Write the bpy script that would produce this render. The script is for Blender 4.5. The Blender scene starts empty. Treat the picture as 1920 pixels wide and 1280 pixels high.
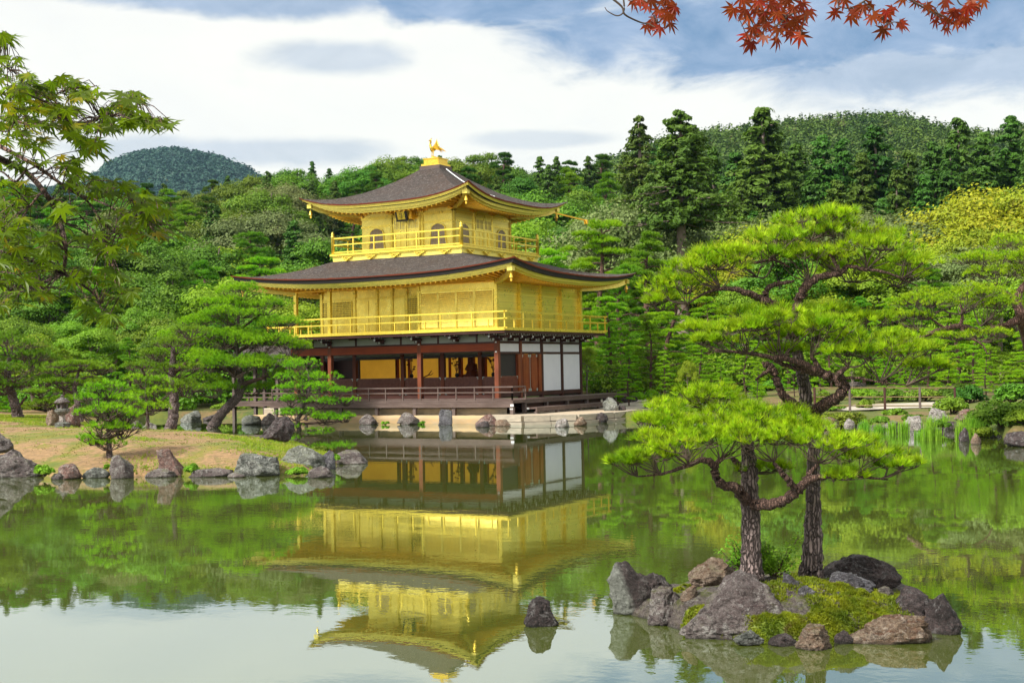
import bpy, math, random, numpy as np
from mathutils import Vector, Matrix, noise
import mathutils
scene = bpy.context.scene
COL = scene.collection
rng = np.random.default_rng(7)
random.seed(7)
rad = math.radians

# ------------------------------------------------------------------ camera
CAM = np.array([30.2379, -52.123, 2.3971])
YAW, PITCH, ROLL, FPX = -0.5142, 0.0214, -0.0196, 2458.97      # FPX: focal length for a 1920 wide frame
FW = np.array([math.sin(YAW)*math.cos(PITCH), math.cos(YAW)*math.cos(PITCH), math.sin(PITCH)])
_r = np.array([math.cos(YAW), -math.sin(YAW), 0.0]); _u = np.cross(_r, FW)
RT = _r*math.cos(ROLL)+_u*math.sin(ROLL); UP = -_r*math.sin(ROLL)+_u*math.cos(ROLL)
cd = bpy.data.cameras.new("camera"); cam = bpy.data.objects.new("camera", cd); COL.objects.link(cam)
cd.sensor_width = 36; cd.sensor_fit = 'HORIZONTAL'; cd.lens = FPX/1920*36
cd.clip_start = 0.1; cd.clip_end = 12000
m = Matrix(((RT[0], UP[0], -FW[0], CAM[0]), (RT[1], UP[1], -FW[1], CAM[1]), (RT[2], UP[2], -FW[2], CAM[2]), (0, 0, 0, 1)))
cam.matrix_world = m
scene.camera = cam
scene.view_settings.view_transform = 'Standard'; scene.view_settings.look = 'None'
scene.view_settings.gamma = 1; scene.view_settings.use_curve_mapping = False
scene.view_settings.exposure = 1.2
scene.cycles.max_bounces = 7; scene.cycles.diffuse_bounces = 3; scene.cycles.glossy_bounces = 4
scene.cycles.transmission_bounces = 3; scene.cycles.volume_bounces = 0
scene.cycles.caustics_reflective = False; scene.cycles.caustics_refractive = False
scene.cycles.sample_clamp_indirect = 4

def at(px, py, d):
    "world point seen at photo pixel (px, py) at depth d"
    return CAM + d*(FW + (px-960)/FPX*RT + (640-py)/FPX*UP)
def gz(px, d, z=0.0):
    "world point in photo column px at depth d and height z"
    a = (px-960)/FPX
    b = ((z-CAM[2])/d - FW[2] - a*RT[2])/UP[2]
    return CAM + d*(FW + a*RT + b*UP)
def onz(px, py, z=0.0):
    v = FW + (px-960)/FPX*RT + (640-py)/FPX*UP
    return CAM + v*(z-CAM[2])/v[2]
def depth_of(p): return float(np.dot(np.asarray(p)-CAM, FW))
def pix(p):
    q = np.asarray(p)-CAM; d = q@FW
    return 960+FPX*(q@RT)/d, 640-FPX*(q@UP)/d, d

# ------------------------------------------------------------------ sun
SUN_EL, SUN_AZ = rad(43), rad(206)          # azimuth measured clockwise from +Y
sd = np.array([math.sin(SUN_AZ)*math.cos(SUN_EL), math.cos(SUN_AZ)*math.cos(SUN_EL), math.sin(SUN_EL)])
sl = bpy.data.lights.new("sun", 'SUN'); sl.energy = 3.0; sl.angle = rad(9); sl.color = (1.0, 0.95, 0.86)
so = bpy.data.objects.new("sun", sl); COL.objects.link(so)
so.rotation_euler = Vector(sd).to_track_quat('Z', 'Y').to_euler(); so.location = (0, -40, 60)

# ------------------------------------------------------------------ world: sky with cloud banks
world = bpy.data.worlds.new("World"); scene.world = world; world.use_nodes = True
class NT:
    "small helper to write node graphs"
    def __init__(s, tree): s.t = tree; s.n = tree.nodes; s.l = tree.links
    def node(s, typ, **kw):
        n = s.n.new(typ)
        for k, v in kw.items(): setattr(n, k, v)
        return n
    def link(s, a, b): s.l.new(a, b)
    def put(s, sock, v):
        if hasattr(v, 'is_linked') or isinstance(v, bpy.types.NodeSocket): s.l.new(v, sock)
        else: sock.default_value = v
    def math(s, op, a, b=None, c=None, clamp=False):
        n = s.n.new('ShaderNodeMath'); n.operation = op; n.use_clamp = clamp
        s.put(n.inputs[0], a)
        if b is not None: s.put(n.inputs[1], b)
        if c is not None: s.put(n.inputs[2], c)
        return n.outputs[0]
    def mix(s, f, a, b, mode='MIX'):
        n = s.n.new('ShaderNodeMix'); n.data_type = 'RGBA'; n.blend_type = mode; n.clamp_factor = True
        s.put(n.inputs[0], f)
        s.put(n.inputs[6], a if not isinstance(a, tuple) else (*a, 1)[:4]); s.put(n.inputs[7], b if not isinstance(b, tuple) else (*b, 1)[:4])
        return n.outputs[2]
    def noise(s, vec, scale, detail=4, rough=.55, dist=0.0):
        n = s.n.new('ShaderNodeTexNoise'); n.inputs['Scale'].default_value = scale
        n.inputs['Detail'].default_value = detail; n.inputs['Roughness'].default_value = rough; n.inputs['Distortion'].default_value = dist
        if vec is not None: s.l.new(vec, n.inputs['Vector'])
        return n.outputs['Fac']
    def ramp(s, f, stops, interp='LINEAR'):
        n = s.n.new('ShaderNodeValToRGB'); cr = n.color_ramp; cr.interpolation = interp
        while len(cr.elements) < len(stops): cr.elements.new(0.5)
        for e, (p, c) in zip(cr.elements, stops):
            e.position = p; e.color = (*c, 1) if isinstance(c, tuple) else (c, c, c, 1)
        s.l.new(f, n.inputs[0]); return n.outputs[0]
    def mapr(s, v, a, b, c=0.0, d=1.0, smooth=False):
        n = s.n.new('ShaderNodeMapRange'); n.clamp = True
        if smooth: n.interpolation_type = 'SMOOTHSTEP'
        s.put(n.inputs[0], v); n.inputs[1].default_value = a; n.inputs[2].default_value = b; n.inputs[3].default_value = c; n.inputs[4].default_value = d
        return n.outputs[0]
    def scale(s, vec, sc):
        n = s.n.new('ShaderNodeMapping'); n.inputs['Scale'].default_value = sc; s.l.new(vec, n.inputs['Vector']); return n.outputs[0]

def dir_of(px, py):
    v = FW + (px-960)/FPX*RT + (640-py)/FPX*UP
    return v/np.linalg.norm(v)
W = NT(world.node_tree); W.n.clear()
tc = W.node('ShaderNodeTexCoord'); gen = tc.outputs['Generated']
sky = W.node('ShaderNodeTexSky'); sky.sky_type = 'NISHITA'; sky.sun_disc = False
sky.sun_elevation = SUN_EL; sky.sun_rotation = SUN_AZ; sky.air_density = 1.2; sky.dust_density = 1.5
# cloud coordinates: azimuth and elevation (radians) in the frame of the valley
sep = W.node('ShaderNodeSeparateXYZ'); W.link(gen, sep.inputs[0])
azd = W.math('ARCTAN2', sep.outputs[0], sep.outputs[1])
eld = W.math('ARCSINE', sep.outputs[2])
cmb = W.node('ShaderNodeCombineXYZ'); W.link(azd, cmb.inputs[0]); W.link(W.math('MULTIPLY', eld, 2.2), cmb.inputs[1])
wob = W.noise(cmb.outputs[0], 5.5, 6, .6, .6)
wob2 = W.noise(cmb.outputs[0], 15, 6, .6, .4)
wsum = W.math('ADD', W.math('MULTIPLY', W.math('SUBTRACT', wob, .5), 1.9), W.math('MULTIPLY', W.math('SUBTRACT', wob2, .5), .8))
# cloud banks standing over the hills: centre azimuth / elevation and half sizes, in photo-independent angles
def bank(px, py, rx, ry, k=1.0, soft=.75):
    v = dir_of(px, py); a0 = math.atan2(v[0], v[1]); e0 = math.asin(v[2])
    dx = W.math('DIVIDE', W.math('SUBTRACT', azd, a0), rx/FPX); dy = W.math('DIVIDE', W.math('SUBTRACT', eld, e0), ry/FPX)
    r = W.math('SQRT', W.math('ADD', W.math('MULTIPLY', dx, dx), W.math('MULTIPLY', dy, dy)))
    r = W.math('ADD', r, wsum)
    return W.math('MULTIPLY', W.mapr(r, 1.0+soft/2, 1.0-soft/2, 0, 1, True), k)
blue = bank(1640, 30, 600, 100, 1.0, .55)
for b_ in (bank(930, -8, 260, 48, 1.0, .5), bank(380, -8, 420, 34, .85, .6), bank(640, 108, 120, 26, .5, .9), bank(1010, 262, 130, 17, .35), bank(430, 282, 260, 26, .45),
           bank(1850, 100, 420, 75, .75, .6), bank(1000, -330, 1100, 130, .5)):
    blue = W.math('MAXIMUM', blue, b_)
wob3 = W.noise(cmb.outputs[0], 9, 5, .6, .3)
blue = W.math('MAXIMUM', blue, W.mapr(wob3, .60, .85, 0, .25, True))
white = W.mix(W.mapr(wob, .35, .7), (.485, .475, .43), (.45, .445, .42))
bluec = W.mix(W.mapr(wob2, .3, .7), (.075, .135, .225), (.20, .25, .335))
cloud = W.mix(blue, white, bluec)
cl10 = W.node('ShaderNodeVectorMath', operation='SCALE'); W.link(cloud, cl10.inputs[0]); cl10.inputs['Scale'].default_value = 10.0
# open sky shows a little through the thin cloud
veil = W.mix(.94, sky.outputs[0], cl10.outputs[0])
bg = W.node('ShaderNodeBackground'); W.link(veil, bg.inputs[0]); bg.inputs[1].default_value = 0.1
wo = W.node('ShaderNodeOutputWorld'); W.link(bg.outputs[0], wo.inputs[0])

# ------------------------------------------------------------------ object helpers
def tag(o, label=None, cat=None, group=None, kind=None):
    if label: o["label"] = label
    if cat: o["category"] = cat
    if group: o["group"] = group
    if kind: o["kind"] = kind
    return o
def empty(name, loc=(0, 0, 0), rz=0.0):
    o = bpy.data.objects.new(name, None); COL.objects.link(o); o.location = loc; o.rotation_euler = (0, 0, rz); return o
class MB:
    "mesh builder: boxes, tubes, sheets gathered as numpy arrays"
    def __init__(s): s.v = []; s.f3 = []; s.f4 = []; s.m3 = []; s.m4 = []; s.n = 0
    def add(s, V, F, mi=0):
        V = np.asarray(V, float).reshape(-1, 3); F = np.asarray(F, int)
        if len(F) == 0: return s
        s.v.append(V)
        if F.shape[1] == 3: s.f3.append(F+s.n); s.m3.append(np.full(len(F), mi))
        else: s.f4.append(F+s.n); s.m4.append(np.full(len(F), mi))
        s.n += len(V); return s
    def box(s, x0, x1, y0, y1, z0, z1, mi=0):
        V = [(x, y, z) for x in (x0, x1) for y in (y0, y1) for z in (z0, z1)]
        return s.add(V, [(0, 1, 3, 2), (4, 6, 7, 5), (0, 4, 5, 1), (2, 3, 7, 6), (0, 2, 6, 4), (1, 5, 7, 3)], mi)
    def bar(s, a, b, w, h, mi=0, up=(0, 0, 1)):
        a = np.array(a, float); b = np.array(b, float); d = b-a; d /= np.linalg.norm(d)
        u = np.array(up, float); r = np.cross(d, u); r /= np.linalg.norm(r); u = np.cross(r, d)
        V = [p+i*r*w/2+j*u*h/2 for p in (a, b) for i in (-1, 1) for j in (-1, 1)]
        return s.add(V, [(0, 1, 3, 2), (4, 6, 7, 5), (0, 4, 5, 1), (2, 3, 7, 6), (0, 2, 6, 4), (1, 5, 7, 3)], mi)
    def tube(s, P, R, n=8, mi=0, rough=0.0, seed=0, cap=True):
        P = np.asarray(P, float); R = np.broadcast_to(np.asarray(R, float), (len(P),))
        T = np.gradient(P, axis=0); T /= np.linalg.norm(T, axis=1)[:, None]+1e-9
        ref = np.array([0, 0, 1.]) if abs(T[:, 2].mean()) < .8 else np.array([1., 0, 0])
        A = np.cross(T, ref); A /= np.linalg.norm(A, axis=1)[:, None]+1e-9; B_ = np.cross(T, A)
        th = np.arange(n)*2*math.pi/n
        rr = R[:, None]*np.ones(n)
        if rough: rr = rr*(1+rough*np.random.default_rng(seed).normal(size=rr.shape))
        V = P[:, None, :]+rr[..., None]*(np.cos(th)[None, :, None]*A[:, None, :]+np.sin(th)[None, :, None]*B_[:, None, :])
        k = np.arange(len(P)-1)[:, None]*n; j = np.arange(n)[None, :]; j2 = (j+1) % n
        F = np.stack([k+j, k+j2, k+n+j2, k+n+j], -1).reshape(-1, 4)
        V = V.reshape(-1, 3); s.add(V, F, mi)
        if cap:
            for base, pt in ((0, P[0]), ((len(P)-1)*n, P[-1])):
                c = np.vstack([V[base:base+n], pt]); s.add(c, [(i, (i+1) % n, n) for i in range(n)], mi)
        return s
    def lathe(s, prof, c=(0, 0, 0), n=24, mi=0):
        th = np.arange(n)*2*math.pi/n; V = []
        for r, z in prof: V += [(c[0]+r*math.cos(t), c[1]+r*math.sin(t), c[2]+z) for t in th]
        F = [(i*n+j, i*n+(j+1) % n, (i+1)*n+(j+1) % n, (i+1)*n+j) for i in range(len(prof)-1) for j in range(n)]
        return s.add(V, F, mi)
    def prism(s, poly, axis, a, b, mi=0):
        "polygon in the plane across axis, extruded from a to b"
        n = len(poly)
        def mk(p, t):
            return (t, p[0], p[1]) if axis == 'x' else (p[0], t, p[1]) if axis == 'y' else (p[0], p[1], t)
        V = [mk(p, a) for p in poly]+[mk(p, b) for p in poly]
        s.add(V, [(i, (i+1) % n, n+(i+1) % n, n+i) for i in range(n)], mi)
        c = np.mean(poly, axis=0)
        for t, o in ((a, 0), (b, n)):
            W_ = [mk(p, t) for p in poly]+[mk(c, t)]
            s.add(W_, [(i, (i+1) % n, n) for i in range(n)], mi)
        return s
    def grid(s, P, mi=0):
        "P: array (a, b, 3)"
        a, b = P.shape[:2]; i = np.arange(a-1)[:, None]*b; j = np.arange(b-1)[None, :]
        F = np.stack([i+j, i+j+1, i+b+j+1, i+b+j], -1).reshape(-1, 4)
        return s.add(P.reshape(-1, 3), F, mi)
    def arrays(s):
        V = np.concatenate(s.v); F4 = np.concatenate(s.f4) if s.f4 else np.zeros((0, 4), int); F3 = np.concatenate(s.f3) if s.f3 else np.zeros((0, 3), int)
        return V, F3, F4
    def build(s, name, mats, parent=None, smooth=False, loc=None, origin=None):
        me = bpy.data.meshes.new(name)
        V = np.concatenate(s.v)
        if origin is not None: V = V-np.asarray(origin)
        F4 = np.concatenate(s.f4) if s.f4 else np.zeros((0, 4), int); F3 = np.concatenate(s.f3) if s.f3 else np.zeros((0, 3), int)
        M = np.concatenate((s.m4 if s.m4 else [])+(s.m3 if s.m3 else []))
        me.vertices.add(len(V)); me.vertices.foreach_set('co', V.astype(np.float32).ravel())
        nl = F4.size+F3.size; me.loops.add(nl); me.loops.foreach_set('vertex_index', np.concatenate([F4.ravel(), F3.ravel()]).astype(np.int32))
        st = np.concatenate([np.arange(len(F4))*4, F4.size+np.arange(len(F3))*3]).astype(np.int32)
        me.polygons.add(len(st)); me.polygons.foreach_set('loop_start', st)
        try: me.polygons.foreach_set('loop_total', np.concatenate([np.full(len(F4), 4), np.full(len(F3), 3)]).astype(np.int32))
        except Exception: pass
        me.polygons.foreach_set('material_index', M.astype(np.int32))
        me.polygons.foreach_set('use_smooth', np.full(len(st), smooth))
        me.update(calc_edges=True); me.validate()
        for mt in (mats if isinstance(mats, (list, tuple)) else [mats]): me.materials.append(mt)
        o = bpy.data.objects.new(name, me); COL.objects.link(o)
        if parent is not None: o.parent = parent
        if loc is not None: o.location = loc
        if origin is not None and parent is None: o.location = origin
        return o
HAZE = True
# ------------------------------------------------------------------ materials
def newmat(name):
    mt = bpy.data.materials.new(name); mt.use_nodes = True
    n = NT(mt.node_tree); n.n.clear()
    out = n.node('ShaderNodeOutputMaterial'); b = n.node('ShaderNodeBsdfPrincipled'); n.link(b.outputs[0], out.inputs[0])
    tcn = n.node('ShaderNodeTexCoord')
    return mt, n, b, tcn.outputs['Object'], out
def bump(n, b, h, strength=.3, dist=.02):
    bn = n.node('ShaderNodeBump'); bn.inputs['Strength'].default_value = strength; bn.inputs['Distance'].default_value = dist
    n.link(h, bn.inputs['Height']); n.link(bn.outputs[0], b.inputs['Normal'])
def simple(name, c1, c2, scale=3, rough=.6, metal=0.0, sc=(1, 1, 1), bmp=.15, bd=.01, detail=5, lo=.3, hi=.7):
    mt, n, b, co, out = newmat(name)
    v = n.scale(co, sc); f = n.noise(v, scale, detail, .6)
    n.link(n.mix(n.mapr(f, lo, hi), c1, c2), b.inputs['Base Color'])
    b.inputs['Roughness'].default_value = rough; b.inputs['Metallic'].default_value = metal
    if bmp: bump(n, b, f, bmp, bd)
    return mt
def gold(name, c1, c2, rough=.42, metal=.55, slat=False):
    mt, n, b, co, out = newmat(name)
    f = n.noise(co, 2.2, 6, .65); f2 = n.noise(n.scale(co, (9, 9, 60 if slat else 9)), 1.0, 4, .6)
    c = n.mix(n.mapr(f, .3, .72), c1, c2)
    c = n.mix(n.mapr(f2, .45, .8, 0, .12), c, (c2[0]*.75, c2[1]*.62, c2[2]*.5))
    # gold leaf squares: faint seams
    br = n.node('ShaderNodeTexBrick'); br.inputs['Scale'].default_value = 1.0; br.inputs['Brick Width'].default_value = .11; br.inputs['Row Height'].default_value = .11
    br.offset = 0; br.inputs['Mortar Size'].default_value = .004
    br.inputs['Color1'].default_value = (1, 1, 1, 1); br.inputs['Color2'].default_value = (.80, .80, .78, 1); br.inputs['Mortar'].default_value = (.66, .62, .55, 1)
    rot = n.node('ShaderNodeMapping'); rot.inputs['Rotation'].default_value = (rad(90), 0, rad(20)); n.link(co, rot.inputs['Vector']); n.link(rot.outputs[0], br.inputs['Vector'])
    c = n.mix(.75, c, br.outputs['Color'], 'MULTIPLY')
    n.link(c, b.inputs['Base Color']); b.inputs['Metallic'].default_value = metal
    n.link(n.mapr(f, .3, .7, rough-.06, rough+.1), b.inputs['Roughness'])
    bump(n, b, f2, .10, .004)
    return mt
M = {}
M['gold'] = gold('gold_leaf', (1.0, .85, .19), (.99, .78, .14), .32, .45)
M['gold_panel'] = gold('gold_leaf_panel', (1.0, .83, .19), (.98, .77, .14), .30, .78, True)
M['gold_rail'] = gold('gold_lacquer_rail', (1.0, .80, .12), (.98, .73, .09), .28, .5)
M['gold_soffit'] = gold('gold_leaf_soffit', (1.0, .62, .04), (.96, .48, .025), .34, .5)  # orange of light bounced under the eaves put into this gold
M['gold_fig'] = gold('gilt_bronze', (.95, .68, .10), (.8, .5, .05), .3, .8)
def wood(name, c1, c2, axis=2, rough=.55, sc=9):
    mt, n, b, co, out = newmat(name)
    s3 = [14, 14, 14]; s3[axis] = .9
    f = n.noise(n.scale(co, tuple(s3)), 1.0, 6, .65, .3); g = n.noise(co, 1.3, 3, .5)
    c = n.mix(n.mapr(f, .3, .75), c1, c2); c = n.mix(n.mapr(g, .35, .75, 0, .5), c, tuple(.6*x for x in c1))
    n.link(c, b.inputs['Base Color']); b.inputs['Roughness'].default_value = rough; b.inputs['Specular IOR Level'].default_value = .25; bump(n, b, f, .3, .008)
    return mt
M['red_wood'] = wood('reddish_brown_timber', (.22, .036, .009), (.36, .07, .017), 0)
M['red_post'] = wood('reddish_brown_post', (.14, .036, .016), (.25, .075, .034), 2)
M['dark_wood'] = wood('dark_brown_timber', (.045, .016, .013), (.085, .034, .026), 0)
M['grey_wood'] = wood('weathered_grey_brown_timber', (.085, .055, .047), (.19, .14, .125), 0)
M['grey_post'] = wood('weathered_post', (.09, .065, .06), (.19, .15, .14), 2)
M['door_wood'] = wood('polished_red_door_wood', (.17, .035, .015), (.38, .105, .035), 2, .35)
M['plaster'] = simple('white_plaster', (.72, .74, .80), (.66, .68, .75), 2, .8, bmp=.05)
M['plaster_grey'] = simple('grey_plaster', (.50, .53, .53), (.42, .45, .45), 2, .85, bmp=.05)
M['white_tip'] = simple('white_painted_end_grain', (.75, .78, .80), (.6, .64, .68), 9, .7, bmp=.1)
M['black'] = simple('black_wood', (.012, .009, .008), (.02, .015, .012), 5, .7, bmp=.1)
M['screen'] = simple('yellow_gold_wall_screen', (.80, .42, .035), (.70, .34, .025), 1.5, .6, metal=.0, bmp=.03)
M['verdigris'] = simple('verdigris_fitting', (.32, .42, .40), (.5, .58, .56), 20, .5, metal=.4)
def shingle():
    mt, n, b, co, out = newmat('cypress_bark_shingle')
    wz = n.noise(co, 1.1, 5, .65); sp = n.node('ShaderNodeSeparateXYZ'); n.link(co, sp.inputs[0])
    z = n.math('ADD', n.math('MULTIPLY', sp.outputs[2], 16), n.math('MULTIPLY', wz, 3.0)); saw = n.math('FRACT', z)
    f = n.noise(n.scale(co, (3, 3, 34)), 1.0, 8, .78); f2 = n.noise(co, .5, 6, .65); f3 = n.noise(co, 7, 8, .82); f4 = n.noise(co, 24, 5, .8)
    c = n.mix(n.mapr(f, .36, .62), (.022, .016, .014), (.125, .098, .088))
    c = n.mix(n.mapr(f2, .48, .66, 0, .65), c, (.095, .050, .030))
    c = n.mix(n.mapr(f3, .52, .60, 0, .85), c, (.25, .22, .205)); c = n.mix(n.mapr(f4, .42, .56, .85, 0), c, (.014, .011, .011))
    c = n.mix(n.mapr(saw, .0, .22, .55, 0), c, (.016, .012, .012))
    c = n.mix(n.mapr(n.noise(co, 2.6, 4, .6), .64, .72, 0, .35), c, (.09, .10, .03))
    n.link(c, b.inputs['Base Color']); b.inputs['Roughness'].default_value = .9
    bump(n, b, n.math('ADD', n.math('ADD', f, n.math('MULTIPLY', f3, 1.3)), n.math('MULTIPLY', saw, .4)), 1.0, .06); return mt
M['shingle'] = shingle()
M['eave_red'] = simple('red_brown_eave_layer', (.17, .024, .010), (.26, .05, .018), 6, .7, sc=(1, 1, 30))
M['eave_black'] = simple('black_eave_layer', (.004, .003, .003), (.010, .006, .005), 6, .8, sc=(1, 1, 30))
M['stone_wall'] = simple('pale_masonry', (.46, .40, .31), (.30, .27, .22), 3, .9, sc=(1, 1, 3), bmp=.6, bd=.03)
M['tan_wall'] = simple('tan_earth_wall', (.50, .33, .16), (.40, .31, .20), 2.2, .95, sc=(1, 1, 2), bmp=.6, bd=.04)
M['gravel'] = simple('pale_gravel_path', (.46, .42, .35), (.34, .30, .25), 6, .95, bmp=.4)
M['pave'] = simple('flagstones', (.47, .36, .24), (.40, .35, .28), 1.2, .9, bmp=.4)
M['bamboo'] = simple('pale_bamboo', (.30, .22, .10), (.18, .13, .06), 4, .5)

def leafmat(name, c1, c2, trans=.35, var=.10, scale=.6, c3=None, rough=.55, island=False, snapd=.11, vr=.5):
    mt, n, b, co, out = newmat(name)
    f = n.noise(co, scale, 4, .6)
    wn = n.node('ShaderNodeTexWhiteNoise'); wn.noise_dimensions = '3D'
    snap = n.node('ShaderNodeVectorMath', operation='SNAP'); snap.inputs[1].default_value = (snapd, snapd, snapd); n.link(co, snap.inputs[0]); n.link(snap.outputs[0], wn.inputs['Vector'])
    rnd = n.node('ShaderNodeNewGeometry').outputs['Random Per Island'] if island else wn.outputs['Value']
    c = n.mix(n.mapr(f, .36, .64), c1, c2)
    if island: c = n.mix(n.math('MULTIPLY', n.math('FRACT', n.math('MULTIPLY', rnd, 13.7)), .8), c, c2)
    if c3: c = n.mix(n.mapr(n.noise(co, scale*2.3, 3, .6), .58, .7, 0, .8), c, c3)
    oi = n.node('ShaderNodeObjectInfo')
    hs = n.node('ShaderNodeHueSaturation')
    n.link(n.math('ADD', .5-var*.22, n.math('MULTIPLY', oi.outputs['Random'], var*.44)), hs.inputs['Hue'])
    n.link(n.math('ADD', 1-vr/2, n.math('MULTIPLY', rnd, vr)), hs.inputs['Value'])
    n.link(c, hs.inputs['Color'])
    r2 = n.math('MULTIPLY', n.math('FRACT', n.math('MULTIPLY', oi.outputs['Random'], 7.31)), 2*var*1.6)
    hv = n.node('ShaderNodeHueSaturation'); n.link(n.math('ADD', 1-var*1.6, r2), hv.inputs['Value']); n.link(hs.outputs[0], hv.inputs['Color'])
    n.link(hv.outputs[0], b.inputs['Base Color']); b.inputs['Roughness'].default_value = rough
    b.inputs['Specular IOR Level'].default_value = .25
    tr = n.node('ShaderNodeBsdfTranslucent'); n.link(hv.outputs[0], tr.inputs['Color'])
    mx = n.node('ShaderNodeMixShader'); mx.inputs[0].default_value = trans
    n.link(b.outputs[0], mx.inputs[1]); n.link(tr.outputs[0], mx.inputs[2]); n.link(mx.outputs[0], out.inputs[0])
    return mt
M['pine_bright'] = leafmat('bright_pine_needles', (.19, .38, .006), (.44, .61, .014), .42, .0, 4.0, (.44, .44, .02), snapd=.06, vr=.85)
M['pine_green'] = leafmat('pine_needles', (.17, .41, .008), (.33, .58, .014), .38, .06, .8)
M['pine_mid'] = leafmat('mid_green_pine_needles', (0.1115, 0.266, 0.0103), (0.1973, 0.3775, 0.01716), .35, .12, .5)
M['pine_dark'] = leafmat('dark_pine_needles', (0.04278, 0.1141, 0.008556), (0.07843, 0.1782, 0.01283), .3, .12, .4)
M['cedar'] = leafmat('cedar_foliage', (0.04356, 0.1109, 0.009504), (0.08712, 0.1742, 0.01584), .25, .12, .3)
M['broad_green'] = leafmat('broad_green_leaves', (0.07254, 0.1773, 0.00806), (0.1451, 0.266, 0.01451), .3, .15, .35)
M['broad_light'] = leafmat('light_green_leaves', (0.1632, 0.3101, 0.009792), (0.253, 0.3917, 0.0204), .35, .12, .4)
M['broad_olive'] = leafmat('olive_leaves', (0.1408, 0.1822, 0.04968), (0.1987, 0.2318, 0.07452), .3, .12, .4, (0.1656, 0.1408, 0.06624))
M['broad_yellow'] = leafmat('yellow_green_leaves', (.20, .29, .010), (.36, .38, .015), .35, .10, .3, (.33, .26, .02))
M['shrub'] = leafmat('shrub_leaves', (.12, .26, .015), (.20, .36, .03), .35, .12, 1.2)
M['azalea'] = leafmat('azalea_leaves', (.13, .20, .012), (.20, .27, .02), .3, .05, 2, (.24, .12, .03))
M['reed'] = leafmat('reed_blades', (.20, .46, .03), (.32, .56, .05), .4, .05, 1.0)
M['grass'] = leafmat('short_grass', (.19, .34, .015), (.34, .40, .03), .35, .0, 1.4)
M['moss'] = leafmat('yellow_green_moss', (.09, .14, .005), (.24, .27, .008), .2, .0, 3.2, (.11, .08, .015))
M['maple_green'] = leafmat('green_maple_leaves', (.055, .13, .004), (.15, .23, .006), .6, .0, 3.0, (.42, .30, .015), .4, island=True, vr=.8)
M['maple_red'] = leafmat('red_maple_leaves', (.36, .026, .016), (.27, .06, .010), .55, .0, 14.0, (.5, .04, .04), .4, island=True, vr=.9)
M['fern'] = leafmat('fern_leaves', (.16, .38, .02), (.25, .48, .03), .4, .05, 2)
M['far_forest'] = leafmat('far_forest_leaves', (0.04, 0.096, 0.0096), (0.104, 0.176, 0.0176), .2, .0, .045, (0.136, 0.128, 0.04))
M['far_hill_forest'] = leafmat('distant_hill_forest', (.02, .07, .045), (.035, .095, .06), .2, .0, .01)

def bark(name, c1, c2, c3, sc=1.0, reddish=None):
    mt, n, b, co, out = newmat(name)
    v = n.scale(co, (34*sc, 34*sc, 5*sc))
    vo = n.node('ShaderNodeTexVoronoi'); vo.feature = 'DISTANCE_TO_EDGE'; vo.inputs['Scale'].default_value = 1.0; 
    nd = n.node('ShaderNodeTexNoise'); nd.inputs['Scale'].default_value = 9*sc; n.link(co, nd.inputs['Vector'])
    va = n.node('ShaderNodeVectorMath', operation='MULTIPLY_ADD'); n.link(nd.outputs['Color'], va.inputs[0]); va.inputs[1].default_value = (1.1, 1.1, 1.1); n.link(v, va.inputs[2])
    n.link(va.outputs[0], vo.inputs['Vector'])
    f = n.noise(n.scale(co, (30*sc, 30*sc, 9*sc)), 1.0, 6, .7)
    e = n.mapr(vo.outputs['Distance'], 0.0, .22)
    c = n.mix(n.mapr(f, .3, .7), c1, c2); c = n.mix(e, c3, c)
    if reddish: c = n.mix(n.mapr(n.noise(co, 3*sc, 3, .5), .5, .62), c, reddish)
    n.link(c, b.inputs['Base Color']); b.inputs['Roughness'].default_value = .9
    bump(n, b, n.math('ADD', n.math('MULTIPLY', e, 1.2), n.math('MULTIPLY', f, .5)), 1.0, .03/sc)
    return mt
M['bark_near'] = bark('grey_plated_pine_bark', (.22, .16, .15), (.38, .30, .29), (.05, .032, .028), 1.0)
M['bark_limb'] = bark('red_brown_limb_bark', (.13, .065, .045), (.26, .16, .13), (.04, .018, .012), 2.0)
M['bark_red'] = bark('reddish_pine_bark', (.22, .10, .07), (.32, .20, .17), (.07, .03, .02), .8)
M['bark_far'] = simple('tree_bark', (.12, .085, .07), (.26, .21, .19), 3, .9, sc=(1, 1, .3))
M['bark_pale'] = simple('pale_tree_bark', (.30, .23, .20), (.20, .15, .13), 2, .9, sc=(1, 1, .4))
M['twig'] = simple('dark_twig', (.045, .028, .02), (.10, .07, .05), 9, .85)

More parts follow.
